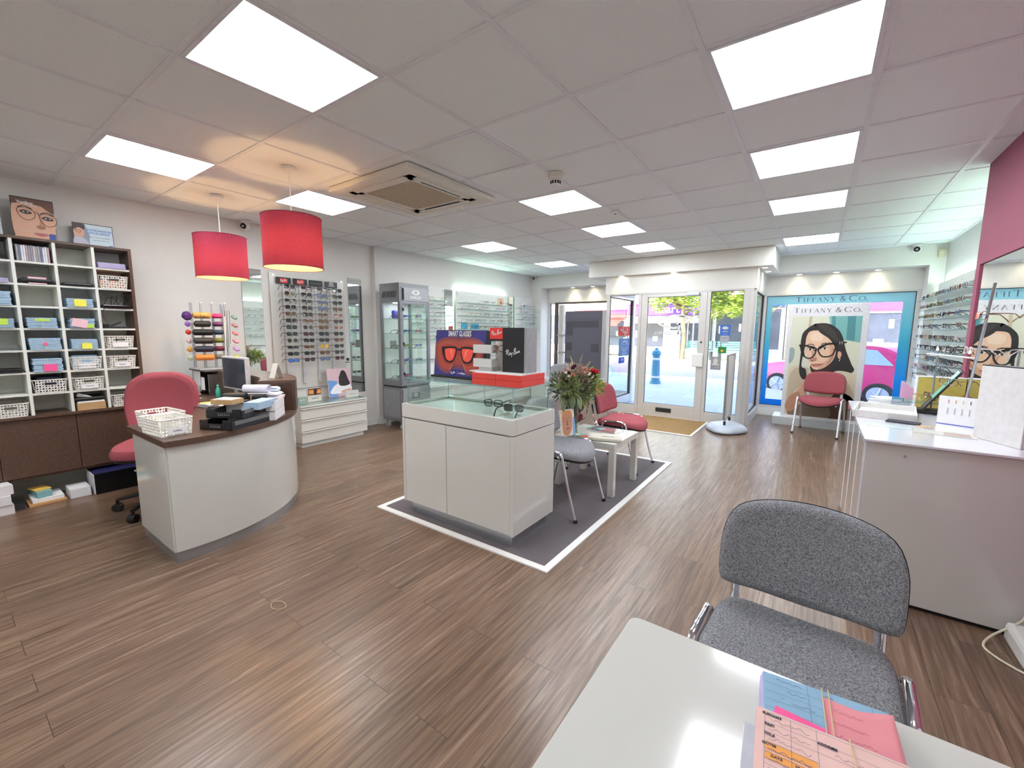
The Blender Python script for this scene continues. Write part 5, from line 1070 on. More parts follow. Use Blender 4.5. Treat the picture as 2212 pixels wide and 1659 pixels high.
b = MB(); textmb(b, 'SMART GLASSES', .052, M @ Matrix.Translation((0, H-.028, .006)), sx=.62, bold=.0008); rayban(b, M @ Matrix.Translation((0, 0, .006)), .022, -.045, .04, w=.1); stroke(b, [(0, .028), (0, .055)], .0012, M, .006, sm=False); textmb(b, '∞ Meta', .02, M @ Matrix.Translation((.045, .04, .006)), bold=.0003); b.build('lettering', WHITEM, t)
# red cartons and the black panel display
RC = mat('carton_red', '#e2483f', .35, var=.05, scale=12)
for k in range(2): 
    t = thing('red_carton', ['lower of the two flat red cartons on the glass display box', 'upper of the two flat red cartons, under the black logo panel'][k], 'carton', (.655, .865, 1.0145+k*.0375), .02, 'flat red cartons'); MB().box(-.19, .19, -.14, .14, 0, .036).build('body', RC, t, bevel=.001); MB().box(-.002, .002, -.1405, -.139, .002, .034).build('seam', mat('carton_seam', '#9a2a24', .5), t); MB().box(-.188, .188, -.138, .138, .0362, .0365).build('top_sheet', PAPER, t) if k else None
zt = 1.0145+.0745; t = thing('logo_display', 'black panel with white script logo, red plate and white steps on the red cartons', 'display stand', (.66, .86, zt+.001))
MB().box(-.24, .18, -.11, .1, 0, .006).build('base', WHITEM, t); MB().box(-.005, .155, -.06, .0, .006, .285).build('black_panel', mat('panel_black', '#1c1b20', .5, var=.2, scale=120), t, bevel=.001); MB().box(.155, .175, -.055, .06, .006, .285).build('side_panel', GREYP, t); MB().box(-.13, .15, .03, .04, .006, .26).build('back_board', WHITE, t)
b = MB(); rayban(b, frame_mat((.075, -.0606, .13), (1, 0, 0), (0, 0, 1)), .05, w=.08); b.build('lettering', WHITEM, t)
o = MB().box(-.115, -.006, -.05, -.044, .205, .284).build('red_plate', REDL, t); b = MB(); rayban(b, frame_mat((-.06, -.0506, .25), (1, 0, 0), (0, 0, 1)), .038, w=.085); b.build('lettering', WHITEM, o); MB().box(-.115, -.006, -.051, -.0442, .2, .213).build('black_strip', BLACK, o)
for z in (.03, .12): MB().box(-.225, -.07, -.09, -.02, z, z+.055).build('white_step', WHITE, t, bevel=.003)
MB().box(-.2, -.09, -.06, .03, .006, .03).build('support', WHITEM, t)
specs(2, (.615, .80, zt+.12), .3, 'pale tortoiseshell spectacles propped beside the black logo panel', None).parent = None
# ================= on the reception desk =================
DZ = .7302
basket('front white pierced basket with paper label on the desk corner', (-.885, -.525, DZ), .10+PI/2, .175, .27, .1, labelled='Holding', group='white pierced baskets on the desk')
basket('rear white pierced basket on the desk corner, beside the red chair', (-1.115, -.49, DZ), .10+PI/2, .175, .27, .1, group='white pierced baskets on the desk')
# the label faces the room: turn so that local -y looks along +x
def crate(label, x, y, z, rz, w, d, h):
    t = thing('tray_crate', label, 'crate', (x, y, z), rz, 'folded black plastic crates'); b = MB(); b.box(-w/2, w/2, -d/2, d/2, 0, .006)
    for s in (-1, 1): b.box(s*w/2-(.008 if s > 0 else 0), s*w/2+(.008 if s < 0 else 0), -d/2, d/2, .006, h)
    b.build('crate_body', mat('crate_black', '#232428', .5), t, bevel=.002)
    for s in (-1, 1):
        e = MB().box(-w/2+.008, -w*.22, s*d/2-.004, s*d/2+.004, .006, h+.008).box(w*.22, w/2-.008, s*d/2-.004, s*d/2+.004, .006, h+.008).box(-w*.22, w*.22, s*d/2-.004, s*d/2+.004, .006, h*.72)
        e.build('end_wall', mat('crate_black2', '#16171a', .4), t, bevel=.002); sl = MB()
        for k in range(6): sl.box(-.035+k*.013, -.029+k*.013, s*d/2-.006, s*d/2+.006, .016, h*.55, None)
        sl.build('grip_slots', mat('crate_grey', '#77787c', .5), t)
    for s in (-1, 1): MB().box(s*w/2-.001, s*w/2+.003, -d/2+.02, d/2-.02, h*.55, h).build('side_rib', mat('crate_side', '#6f7176', .45), t)
    return t
crate('lower black plastic crate on the desk beside the front basket', -.80, -.175, DZ, .45, .235, .33, .055); crate('upper black plastic crate on the desk, holding blue cards', -.825, -.135, DZ+.066, .60, .235, .33, .05)
def deskbox(name, x, y, z, rz, w, d, h, m, label, cat, bevel=.002, grp=None): return tag(MB().box(-w/2, w/2, -d/2, d/2, 0, h).build(name, m, bevel=bevel, loc=(x, y, z), rot=(0, 0, rz)), label, cat, grp)
KR = mat('kraft', '#c49f74', .8, var=.06)
deskbox('cardboard_box', -.885, -.19, DZ+.134, .5, .15, .11, .032, KR, 'small flat cardboard box on top of the black crates', 'box', .001); deskbox('delivery_note', -.885, -.19, DZ+.167, .5, .13, .095, .0015, PAPER, 'white delivery note on the small cardboard box', 'paper', 0)
deskbox('card_bundle', -.76, -.04, DZ+.1, .6, .1, .2, .05, CARDB, 'blue record cards lying in the upper black crate', 'record cards', .002); deskbox('glasses_case', -.74, -.09, DZ+.085, .75, .1, .06, .014, BLACK, 'thin black case beside the blue cards in the crate', 'glasses case', .005)
WT = mat('tray_white', '#f1eff2', .4)
for k in range(2):
    z = DZ+k*.066; t = thing('filing_box', ['lower white tray box near the wooden end of the desk shelf', 'upper white tray box heaped with papers near the wooden shelf end'][k], 'tray box', (-.93, -.0, z), .88, 'white stacked tray boxes'); b = MB(); w, d, h = .31, .25, .064
    b.box(-w/2, w/2, -d/2, d/2, 0, .004).box(-w/2, -w/2+.004, -d/2, d/2, .004, h).box(w/2-.004, w/2, -d/2, d/2, .004, h).box(-w/2+.004, w/2-.004, -d/2, -d/2+.004, .004, h).box(-w/2+.004, w/2-.004, d/2-.004, d/2, .004, h); b.build('tray_body', WT, t, bevel=.001)
    MB().box(-w/2, w/2, -d/2-.001, -d/2+.0, h-.006, h).build('lip', GREYP, t)
zt2 = DZ+.134
def scroll(label, x, y, z, rz, L, r, m, sheet=True):
    t = thing('paper_roll', label, 'papers', (x, y, z), rz); P = []
    for i in range(26): a = -.6+i*.27; q = r*(1-.012*i); P.append((q*math.cos(a), q*math.sin(a)+r))
    b = MB(); n = len(P)
    for s in (-L/2, L/2): b.v += [(s, p[0], p[1]) for p in P]
    for i in range(n-1): b.face([i, i+1, n+i+1, n+i], True)
    b.build('curled_sheet', m, t, solid=.0012); return t
def ragged(name, label, x, y, z, rz, w, d, n, mats, dz=.003, jit=.012, cat='papers', rot=.12):
    t = thing(name, label, cat, (x, y, z), rz)
    for k in range(n): MB().box(-w/2, w/2, -d/2, d/2, 0, dz*.8, Matrix.Translation((random.uniform(-jit, jit), random.uniform(-jit, jit), k*dz)) @ Matrix.Rotation(random.uniform(-rot, rot), 4, 'Z')).build('sheet', mats[k % len(mats)], t)
    return t
LP = mat('paper_lavender', '#e4e1f0', .8); BP = mat('paper_blue', '#bcd4ea', .8)
MB_ = deskbox('glasses_case', -1.0, -.10, zt2+.0, .88, .16, .06, .05, BLACK, 'black case held by a rubber band on the white trays', 'glasses case', .018)
t = thing('glasses_case', 'black oblong case with pale band lying in front of the monitor', 'glasses case', (-1.24, -.10, DZ+.0), .5); MB().box(-.10, .10, -.035, .035, 0, .062).build('case_body', BLACK, t, bevel=.02, seg=3); MB().box(.0, .006, -.0365, .0365, -.001, .0635).build('rubber_band', BAND, t)
t = thing('glasses_case', 'second black case with band under rolled papers on the white trays', 'glasses case', (-.95, .0, zt2), .7); MB().box(-.08, .08, -.04, .04, 0, .03).build('case_body', BLACK, t, bevel=.01); MB().box(.0, .005, -.0412, .0412, -.001, .0315).build('rubber_band', BAND, t)
scroll('white sheet rolled round itself on top of the white trays', -.94, .02, zt2+.032, .7, .17, .036, LP)
ragged('paper_heap', 'heap of lavender papers at the back of the upper white tray', -.97, .09, zt2-.02, .8, .2, .12, 9, [PAPER, LP, CARDP, PAPER], .006); ragged('record_cards', 'blue record cards with a black strap behind the rolled sheet', -1.03, .13, zt2+.036, .9, .16, .07, 6, [BP, PAPER], .005)
ragged('paper_heap', 'loose white papers between the monitor and the trays', -1.38, .06, DZ, .3, .21, .15, 7, [PAPER, LP], .006, .03); ragged('record_cards', 'stack of white cards with yellow and blue top on the desk', -1.66, -.02, DZ, .1, .17, .12, 9, [PAPER, GREYP, PAPER], .0035, .006, rot=.05)
tag(MB().box(-1.73, -1.66, -.075, .03, DZ+.033, DZ+.0345).build('sticky_note', NOTE['yellow']), 'yellow note on the stack of white cards', 'note'); tag(MB().box(-1.655, -1.6, -.075, .03, DZ+.033, DZ+.0345).build('blue_card', BP), 'light blue card on the stack beside the yellow note', 'card')
ragged('record_cards', 'tilted blue and white papers leaning up towards the raised shelf', -1.2, .08, DZ+.04, .75, .2, .09, 5, [BP, PAPER, mat('navy_card', '#2c3150', .6)], .009)
t = thing('monitor', 'flat computer monitor with dark screen and pale grey case on the desk', 'monitor', (-1.75, .20, DZ), .03)
MB().box(-.215, .215, -.006, .03, .11, .39).build('housing', mat('monitor_grey', '#c6c6ca', .4), t, bevel=.006); MB().box(-.2, .2, -.0075, -.0055, .125, .375).build('screen', mat('screen_dark', '#3a404c', .15, var=.15, scale=6), t); MB().box(-.03, .03, .0, .02, .0, .14).build('stand', GREYP, t); MB().lathe([(.1, 0), (.1, .008), (.09, .014), (.0001, .015)], n=24).build('base', GREYP, t)
t = thing('desk_lamp_body', 'black telephone beside the right edge of the monitor', 'telephone', (-1.66, .36, DZ), .5); MB().box(-.09, .09, -.07, .07, 0, .05).build('phone_body', BLACK, t, bevel=.01); MB().tube(smooth([(-.08, 0, .06), (0, 0, .085), (.08, 0, .06)], 5, False), .018, 10).build('handset', BLACK, t); t.name = 'telephone'
t = thing('folded_sign', 'white folded tent card standing on the raised wooden shelf', 'sign card', (-1.25, .31, .966), .25)
for s in (-1, 1): MB().box(-.028, .028, -.004, .0, 0, .125, Matrix.Translation((0, s*.045, 0)) @ Matrix.Rotation(s*.36, 4, 'X')).build('card_leaf', WHITE, t)
t = thing('printer', 'beige printer carrying a blue desk tidy at the wall end of the desk', 'printer', (-2.60, .07, DZ), 0); MB().box(-.12, .12, -.11, .11, 0, .085).build('printer_body', mat('beige_plastic', '#c2baae', .5), t, bevel=.006); MB().box(.12, .2, -.09, .09, .01, .016).build('paper_tray', PAPER, t); MB().box(-.11, .11, -.1, .1, .086, .09).build('lid', mat('beige_dark', '#a59d90', .5), t)
t = thing('tape_dispenser', 'clear blue tape dispenser with a roll of tape on the printer', 'tape dispenser', (-2.58, .04, DZ+.091), .3); MB().box(-.03, .03, -.05, .05, 0, .03).build('dispenser_body', mat('blue_clear', '#3440b4', .2, alpha=.85), t, bevel=.006); MB().tube([(-.012, -.0, .045), (.012, -.0, .045)], .035, 20).build('tape_roll', mat('tape_blue', '#2b2f8a', .3), t); 
ragged('paper_heap', 'white papers spread on the desk under the printer tray', -2.33, .0, DZ, .0, .25, .17, 4, [PAPER], .002, .02)
# grey box file stand with notices
t = thing('desk_stand', 'open grey file stand with white notices pinned to it, carrying the case rack', 'desk stand', (-2.50, .32, DZ)); 
MB().box(-.18, .18, .11, .13, 0, .225).box(-.18, -.16, -.13, .11, 0, .225).build('stand_body', mat('stand_grey', '#8d8d88', .6), t); MB().box(-.2, .2, -.15, .15, .226, .24).build('stand_top', mat('stand_top', '#55504c', .5), t, bevel=.003)
MB().box(.04, .16, .06, .10, .002, .2).build('dark_folder', BLACK, t, bevel=.004); MB().box(-.155, .02, -.132, -.130, .03, .22).build('notice', PAPER, t); MB().box(.04, .12, -.135, -.133, .05, .17).build('notice', PAPER, t); MB().box(.165, .178, -.12, .1, 0, .2).build('wire_side', ALU, t)
sb = MB().lathe([(.018, 0), (.02, .01), (.02, .07), (.012, .085), (.008, .1), (.012, .105), (.0001, .12)], c=(-2.18, .22, DZ), n=18); tag(sb.build('bottle', mat('bottle_teal', '#46b5a0', .3)), 'small teal bottle in front of the dark folder', 'bottle')
# case rack: uprights with cradles of spectacle cases
RZ = DZ+.242; rk = thing('case_rack', 'upright clear acrylic and chrome rack holding coloured spectacle cases', 'display rack', (-2.52, .33, RZ)); 
for x, y in ((-.09, -.13), (-.02, -.07), (.04, .0), (.06, .10), (-.1, .13)): MB().box(x-.008, x+.008, y-.011, y+.011, 0, .63).build('upright', mat('acrylic_post', '#c8ccd0', .15, .5), rk, bevel=.003)
MB().box(-.14, .14, -.17, .17, -.002, .006).build('rack_base', mat('base_clear', '#b9bdbf', .2), rk, bevel=.002)
for k in range(6): MB().tube([(-.09, -.15, .52-.078*k), (.10, -.15, .52-.078*k), (.12, -.05, .52-.078*k)], .003, 6).build('cradle', CHROME, rk)
for i, (col, nm, wd) in enumerate((('#d9a05a', 'multicoloured patterned', .14), ('#2a2a2c', 'black and white patterned', .13), ('#151517', 'large black', .16), ('#3b3431', 'dark brown', .155), ('#1b1e36', 'navy', .15), ('#f08a3a', 'bright orange', .15))):
    m = mat('case_%d' % i, col, .5, var=(.6 if i < 2 else .1), scale=(40 if i < 2 else 30)); z = RZ+.475-.078*i
    b = MB(); b.tube([(-wd/2, 0, .0), (-wd/2+.012, 0, .0), (wd/2-.012, 0, .0), (wd/2, 0, 0)], [.018, .034, .034, .018], 14, flat=.85); o = b.build('spectacle_case', m, loc=(-2.40, .215, z+.03), rot=(0, 0, 1.15)); tag(o, '%s spectacle case, %s down the left stack of the case rack' % (nm, ORD[i]), 'spectacle case', 'spectacle cases on the rack')
for i, (col, nm) in enumerate((('#e0417e', 'hot pink'), ('#6b3a6e', 'purple'), ('#2a3a50', 'dark teal'), ('#7a7a3a', 'olive'), ('#6a2038', 'wine'), ('#7a7a70', 'grey green'))):
    b = MB(); b.tube([(-.04, 0, 0), (-.03, 0, 0), (.03, 0, 0), (.04, 0, 0)], [.018, .026, .026, .018], 12, flat=.9); tag(b.build('spectacle_case', mat('caseb_%d' % i, col, .5, var=.15), loc=(-2.43, .35, RZ+.475-.078*i+.03), rot=(0, 0, 1.2)), '%s spectacle case, %s down the middle of the case rack' % (nm, ORD[i]), 'spectacle case', 'spectacle cases on the rack')
for i, (col, nm) in enumerate((('#7fa8a4', 'pale teal'), ('#b88a98', 'floral pink'), ('#e08c98', 'rose'), ('#f0a0b8', 'light pink'), ('#c09ad8', 'lilac'), ('#c8d040', 'lime'))):
    b = MB(); b.tube([(-.03, 0, 0), (-.02, 0, .0), (.02, 0, 0), (.03, 0, 0)], [.012, .02, .02, .012], 10, flat=.8); tag(b.build('spectacle_case', mat('casec_%d' % i, col, .5, var=.2), loc=(-2.44, .50, RZ+.475-.078*i+.02), rot=(0, .5, .4)), '%s small case sticking out at the right of the case rack, %s down' % (nm, ORD[i]), 'spectacle case', 'spectacle cases on the rack')
for i, (col, nm, z) in enumerate((('#54307a', 'large purple', .50), ('#9a70d0', 'lavender', .425), ('#d23c3c', 'red', .35), ('#e0c8cc', 'pale pink', .27), ('#e0aa48', 'mustard', .19), ('#c8d8b0', 'pale green', .11))):
    r_ = .042 if i == 0 else .024; b = MB(); b.lathe([(.0001, -r_), (r_*.7, -r_*.75), (r_, 0), (r_*.7, r_*.75), (.0001, r_)], n=16); tag(b.build('spectacle_case', mat('cased_%d' % i, col, .5, var=.2), loc=(-2.50, .13, RZ+z), rot=(.4, .6, 0)), '%s case sticking out at the left of the case rack' % nm, 'spectacle case', 'spectacle cases on the rack')
ln = MB()
for q in range(7): ln.tube(smooth([(-2.43, .37+.005*q, RZ+.06+.003*q), (-2.40, .40+.006*q, RZ+.02), (-2.38, .45-.005*q, RZ+.045), (-2.42, .43, RZ+.07-.006*q)], 5, True), .0025, 5, closed=True)
tag(ln.build('lanyard_coil', BLACK), 'coil of black neck cords at the foot of the case rack', 'neck cords')
hg = MB()
for q in range(4): hg.tube([(-2.41+.004*q, .39+.018*q, RZ+.56), (-2.405+.004*q, .385+.018*q, RZ+.4), (-2.41, .395+.015*q, RZ+.12+.04*q)], .002, 5)
tag(hg.build('neck_cord', BLACK), 'black neck cords hanging down the middle of the case rack', 'neck cords'); tag(MB().tube([(-2.39, .40, RZ+.5), (-2.375, .375, RZ+.005)], .006, 8).build('white_rod', WHITEM), 'white rod leaning against the case rack', 'rod')
# ================= posters on top of the pigeonholes =================
def poster(label, y0, y1, h, z, x, tilt, fm, paint, th=.012):
    t = thing('poster', label, 'poster', (x, (y0+y1)/2, z)); W = (y1-y0)/2; R_ = Matrix.Rotation(-tilt, 4, 'Y'); MB().box(-th, 0, -W, W, 0, h, R_).build('board', fm, t); M = R_ @ frame_mat((.0008, 0, 0), (0, 1, 0), (0, 0, 1)); paint(t, M, W, h); return t
def face1(t, M, W, H):
    b = MB(); s = lambda pts: [(p[0]*W, p[1]*H) for p in pts]
    fill(b, s([(-.97, .02), (.97, .02), (.97, .98), (-.97, .98)]), M, 0, sm=False, slot=0)
    fill(b, s([(-.97, .1), (-.5, .03), (.6, .03), (.97, .3), (.97, .75), (.4, .9), (-.4, .92), (-.97, .8)]), M, .0004, n=4, slot=1)
    fill(b, s([(-.97, .98), (-.97, .82), (-.3, .88), (.4, .84), (.97, .66), (.97, .98)]), M, .0006, sm=False, slot=3)
    fill(b, s([(.15, .72), (.25, .5), (.2, .36), (.35, .3), (.5, .33), (.45, .45), (.35, .6)]), M, .0008, slot=2); fill(b, s([(.05, .33), (.25, .28), (.5, .31), (.4, .36), (.15, .37)]), M, .001, slot=4)
    fill(b, s([(-.1, .17), (.3, .2), (.62, .17), (.4, .12), (.1, .12)]), M, .001, slot=5)
    for cx, cy in ((-.35, .66), (.66, .56)):
        fill(b, s([(cx-.3, cy), (cx-.1, cy+.05), (cx+.2, cy+.02), (cx+.26, cy-.03), (cx-.05, cy-.05)]), M, .001, slot=6); fill(b, s([(cx-.16, cy), (cx, cy+.025), (cx+.14, cy), (cx, cy-.02)]), M, .0012, slot=7); fill(b, [(p[0]*W, p[1]*H) for p in ell(cx, cy+.002, .07, .03)], M, .0014, sm=False, slot=6)
        b.cur = 6; stroke(b, s([(cx-.36, cy+.09), (cx-.05, cy+.14), (cx+.3, cy+.08)]), .008, M, .0012)
        b.cur = 3; stroke(b, s([(cx-.38, cy+.06), (cx, cy+.1), (cx+.38, cy+.03), (cx+.36, cy-.12), (cx+.0, cy-.19), (cx-.32, cy-.1)]), .0045, M, .0014, closed=True)
    b.cur = 3; stroke(b, s([(.03, .68), (.16, .67), (.28, .6)]), .0045, M, .0014); b.cur = 8; textmb(b, 'Varilux', .03, M @ Matrix.Translation((-.35*W, .88*H, .002)), bold=.0006); textmb(b, 'XR series', .018, M @ Matrix.Translation((-.1*W, .82*H, .002))); textmb(b, 'See every detail, feel every moment', .0125, M @ Matrix.Translation((0, .2*H, .002)), sx=.8)
    fill(b, s([(.62, .04), (.95, .04), (.95, .2), (.62, .2)]), M, .0018, sm=False, slot=9); b.build('artwork', [SKIN[0], SKIN[1], SKIN[2], PR('#6a4a3c'), SKIN[3], PR('#b5605a'), PR('#40302c'), PR('#d8d4cc'), WHITEM, PR('#2f4fa8')], t)
def face2(t, M, W, H):
    b = MB(); s = lambda pts: [(p[0]*W, p[1]*H) for p in pts]; fill(b, s([(-.97, .03), (.97, .03), (.97, .97), (-.97, .97)]), M, 0, sm=False, slot=0); fill(b, s([(-.97, .03), (-.25, .03), (-.2, .5), (-.4, .97), (-.97, .97)]), M, .0004, sm=False, slot=1)
    fill(b, s([(-.9, .4), (-.55, .4), (-.45, .6), (-.5, .85), (-.75, .9), (-.95, .7)]), M, .0008, slot=2); fill(b, s([(-.97, .7), (-.7, .8), (-.45, .72), (-.45, .95), (-.97, .97)]), M, .001, slot=3); fill(b, s([(-.97, .04), (-.3, .04), (-.4, .3), (-.75, .42), (-.97, .35)]), M, .001, slot=4)
    b.cur = 3; stroke(b, s([(-.9, .66), (-.75, .7), (-.62, .66), (-.7, .58)]), .003, M, .0012, closed=True); b.cur = 5; textmb(b, 'STANDARDS IN', .022, M @ Matrix.Translation((.3*W, .74*H, .001)), bold=.0005); textmb(b, 'EXCELLENCE', .022, M @ Matrix.Translation((.3*W, .62*H, .001)), bold=.0005)
    b.cur = 6; textmb(b, 'essilor centre of excellence', .012, M @ Matrix.Translation((.3*W, .45*H, .001))); textmb(b, 'expert advice and care', .011, M @ Matrix.Translation((.3*W, .33*H, .001))); fill(b, s([(.72, .05), (.92, .05), (.92, .16), (.72, .16)]), M, .001, sm=False, slot=5)
    b.build('artwork', [PR('#cfe0ea'), PR('#8c98b0'), SKIN[1], PR('#4a3c38'), PR('#b9bcc8'), PR('#5b8fd0'), PR('#4c7a8a')], t)
poster('portrait poster of a face in thin glasses standing on the pigeonhole unit', -.845, -.622, .315, 2.023, -2.70, .0+.05, BLACK, face1); poster('landscape certificate poster with a small portrait standing on the pigeonhole unit', -.525, -.28, .19, 2.023, -2.72, .05, BLACK, face2)
poster('edge of a pale blue poster at the left border on the pigeonhole unit', -1.16, -.90, .26, 2.023, -2.72, .15, PR('#c4ccd2'), lambda *a: None)
# ================= white magazine table =================
mt = thing('magazine_table', 'low square white table with magazines and a vase between the waiting chairs', 'table', (.735, 2.11, .006)); MB().box(-.275, .275, -.28, .28, .395, .445).build('tabletop', WHITE, mt, bevel=.002)
for sx in (-1, 1):
    for sy in (-1, 1): MB().box(sx*.25-.025, sx*.25+.025, sy*.255-.025, sy*.255+.025, 0, .395).build('leg', WHITE, mt, bevel=.002)
def magazine(label, x, y, z, rz, w, d, cover, art=None, th=.006, name='magazine'):
    t = thing(name, label, 'magazine', (x, y, z), rz, 'magazines on the low white table'); MB().box(-w/2+.001, w/2-.001, -d/2+.001, d/2-.001, 0, th-.001).build('pages', PAPER, t); MB().box(-w/2, w/2, -d/2, d/2, th-.001, th).build('cover', cover, t)
    if art:
        b = MB(); M = Matrix.Translation((0, 0, th+.0003))
        for sl, pts in enumerate(art): fill(b, [(p[0]*w/2, p[1]*d/2) for p in pts], M, .0003*sl, slot=sl)
        b.build('cover_picture', [PR('#7fb5b8'), PR('#d8604a'), PR('#3d7a46'), WHITEM][:len(art)], t)
    return t
tz = .4515
magazine('yellow-edged magazine lying half under the folded newspaper', .66, 1.90, tz, .2, .24, .19, PR('#eebf2e'), [[(-.8, -.7), (.8, -.8), (.8, .8), (-.8, .7)], [(.1, -.3), (.7, -.4), (.6, .5), (.2, .4)], [(-.7, -.6), (-.1, -.5), (0, .1), (-.6, 0)], [(-.5, .2), (-.1, .2), (-.1, .6), (-.5, .6)]])
t = thing('newspaper', 'folded newspaper at the front corner of the white table', 'newspaper', (.87, 1.96, tz+.007), .35)
for k in range(4): MB().grid(lambda u, v, k=k: (-.14+.28*u, -.10+.2*v+.004*k, .004*k+.02*max(0, .35-u)**1.0*(1 if k > 1 else .3)), 14, 2).build('fold', mat('newsprint', '#cfc8bb', .85, var=.12, scale=90), t, solid=.0025)
b = MB(); textmb(b, 'NEWS', .04, Matrix.Translation((.02, .0, .016)), bold=.001); b.build('headline', GREYP, t)
magazine('glossy grey magazine in a clear wallet at the back of the white table', .75, 2.24, tz, -.15, .28, .2, mat('gloss_grey', '#8e8a90', .1, coat=1), [[(-.5, -.3), (-.1, -.4), (.0, .2), (-.4, .3)], [(.0, -.2), (.6, .1), (.5, .3), (-.1, .0)]], .012)
magazine('colourful magazine at the back left of the white table', .60, 2.27, tz+.0, .5, .12, .1, PR('#cfd8a0'), [[(-.7, -.6), (.5, -.6), (.5, .6), (-.7, .6)], [(-.2, -.3), (.5, .0), (.2, .5)]], .004)
# vase with flowers
vs = thing('flower_vase', 'tall glass vase with a large mixed bunch of flowers and leaves', 'vase', (.545, 2.0, tz))
MB().lathe([(.046, 0), (.048, .004), (.042, .12), (.045, .2), (.062, .30), (.06, .30), (.042, .2), (.038, .12), (.042, .012), (.0001, .012)], n=32).build('vase_glass', glassmat('vase_glass', '#eaf2f0', 2.0), vs)
MB().lathe([(.04, .014), (.037, .12), (.041, .17), (.0001, .17)], n=24).build('water', glassmat('water', '#d8e4da', 1.2), vs)
rnd = random.Random(9); LG = [mat('leaf_dark', '#4a5a38', .55, var=.25, trans=.15), mat('leaf_mid', '#74844e', .6, var=.25, trans=.2), mat('fern_green', '#98a354', .6, var=.25, trans=.3), mat('heather', '#a98f82', .8, var=.25), mat('fern_pale', '#c3c487', .6, var=.2, trans=.3)]
st = MB()
for k in range(26):
    a = rnd.uniform(0, 6.28); r = rnd.uniform(.05, .22); st.tube(smooth([(rnd.uniform(-.02, .02), rnd.uniform(-.02, .02), .02), (.02*math.cos(a), .02*math.sin(a), .26), (r*math.cos(a), r*math.sin(a), .36+rnd.uniform(0, .18))], 4, False), .0028, 5)
st.build('stems', mat('stem_dark', '#3c4430', .7), vs)
def leafshape(mb, p, d, L, W, roll=0):
    d = V(*d).normalized(); s = d.cross(V(0, 0, 1)); s = s.normalized() if s.length > .1 else V(1, 0, 0); n = s.cross(d)
    s = (s*math.cos(roll)+n*math.sin(roll)); n = s.cross(d); P0 = V(*p); pts = [(0, 0), (.25, .42), (.5, .5), (.8, .28), (1, 0)]
    vs_ = []; 
    for u, w_ in pts: c = P0+d*L*u-n*.15*L*u*u; vs_ += [tuple(c+s*w_*W), tuple(c+n*.02*L), tuple(c-s*w_*W)]
    fs = []
    for i in range(4): a = 3*i; fs += [(a, a+1, a+4, a+3), (a+1, a+2, a+5, a+4)]
    mb.add(vs_, fs, True)
fl = MB(); big = MB()
def clump(cx, cy, cz, r, n, mi, L=.05, W=.012):
    for k in range(n):
        d = V(rnd.gauss(0, 1), rnd.gauss(0, 1), rnd.gauss(.25, .9)).normalized(); q = V(cx, cy, cz)+d*r*rnd.random()**.5; fl.cur = mi; leafshape(fl, q, d, L*rnd.uniform(.6, 1.3), W*rnd.uniform(.6, 1.3), rnd.uniform(0, 3))
for c in ((0, 0, .40, .12, 320, 0), (-.05, -.12, .42, .12, 260, 0), (.02, .14, .42, .12, 300, 1), (.0, .0, .47, .13, 320, 3), (-.02, .26, .40, .12, 340, 2), (.02, .36, .38, .09, 240, 2), (.05, -.2, .42, .1, 220, 1), (-.02, .05, .50, .11, 220, 3), (.0, .2, .33, .08, 150, 1), (0, .13, .28, .05, 70, 2)): clump(*c)
def fern(p0, p1, mi, n=26, w_=.045):
    a, b_ = V(*p0), V(*p1); fl.cur = mi
    for k in range(n):
        u = k/n; q = a+(b_-a)*u+V(0, 0, .05*math.sin(u*2)); side = (b_-a).normalized().cross(V(1, 0, .2)).normalized()
        for s in (-1, 1): leafshape(fl, q, side*s+(b_-a).normalized()*.8, w_*(1.1-u), .008, rnd.uniform(0, 1))
fern((0, .05, .45), (.02, .12, .66), 4); fern((0, .0, .45), (-.02, -.04, .64), 4); fern((0, .1, .45), (.03, .27, .58), 4); fern((0, .25, .42), (.05, .46, .44), 2); fern((0, .3, .4), (.06, .44, .34), 2); fern((0, .12, .3), (.05, .2, .14), 2); fern((0, .2, .45), (0, .40, .52), 2)
fo = fl.build('foliage', LG, vs); fo['kind'] = 'stuff'
for p, d, L, W in (((.05, -.02, .36), (.4, .0, -1), .15, .10), ((.04, -.10, .36), (.2, -.3, -1), .13, .06), ((0, .3, .44), (.2, .8, -.1), .13, .05), ((.06, -.1, .40), (.8, -.2, .3), .1, .05), ((.03, .12, .37), (.5, .7, .2), .12, .05), ((.0, -.16, .33), (.1, -.4, -.8), .12, .05)):
    q = MB(); leafshape(q, p, d, L, W); q.build('large_leaf', mat('leaf_sage', '#7d8f6a', .5, var=.12, trans=.15), vs)
def bloom(x, y, z, r, m, n=14):
    x += .07; y -= .03; z += .03; q = MB()
    for k in range(n): a = k*2.4; e = .3+1.1*(k/n); leafshape(q, (x, y, z), (math.cos(a)*math.sin(e), math.sin(a)*math.sin(e), math.cos(e)), r, r*.7)
    q.build('flower', m, vs)
RB_ = mat('petal_red', '#c42434', .6, trans=.2); DP = mat('petal_burgundy', '#4e1428', .6); PKP = mat('petal_peach', '#d99a80', .7); WP = mat('petal_white', '#f4f2e8', .7)
bloom(.04, .17, .50, .05, RB_, 18); bloom(.04, .23, .49, .055, RB_, 18); bloom(.03, .2, .455, .05, DP); bloom(.02, -.14, .57, .035, DP); bloom(.03, -.19, .56, .03, DP); bloom(0, -.2, .52, .03, DP); bloom(.02, -.27, .46, .026, DP); bloom(.03, -.18, .50, .03, PKP); bloom(.04, .02, .54, .03, PKP); bloom(.05, -.04, .52, .025, PKP)
for p in ((.05, .1, .5), (.06, .06, .49), (.05, .17, .47), (.06, .13, .46), (.05, .14, .3), (.0, -.25, .53), (.02, -.24, .5)): bloom(*p, .018, WP, 8)
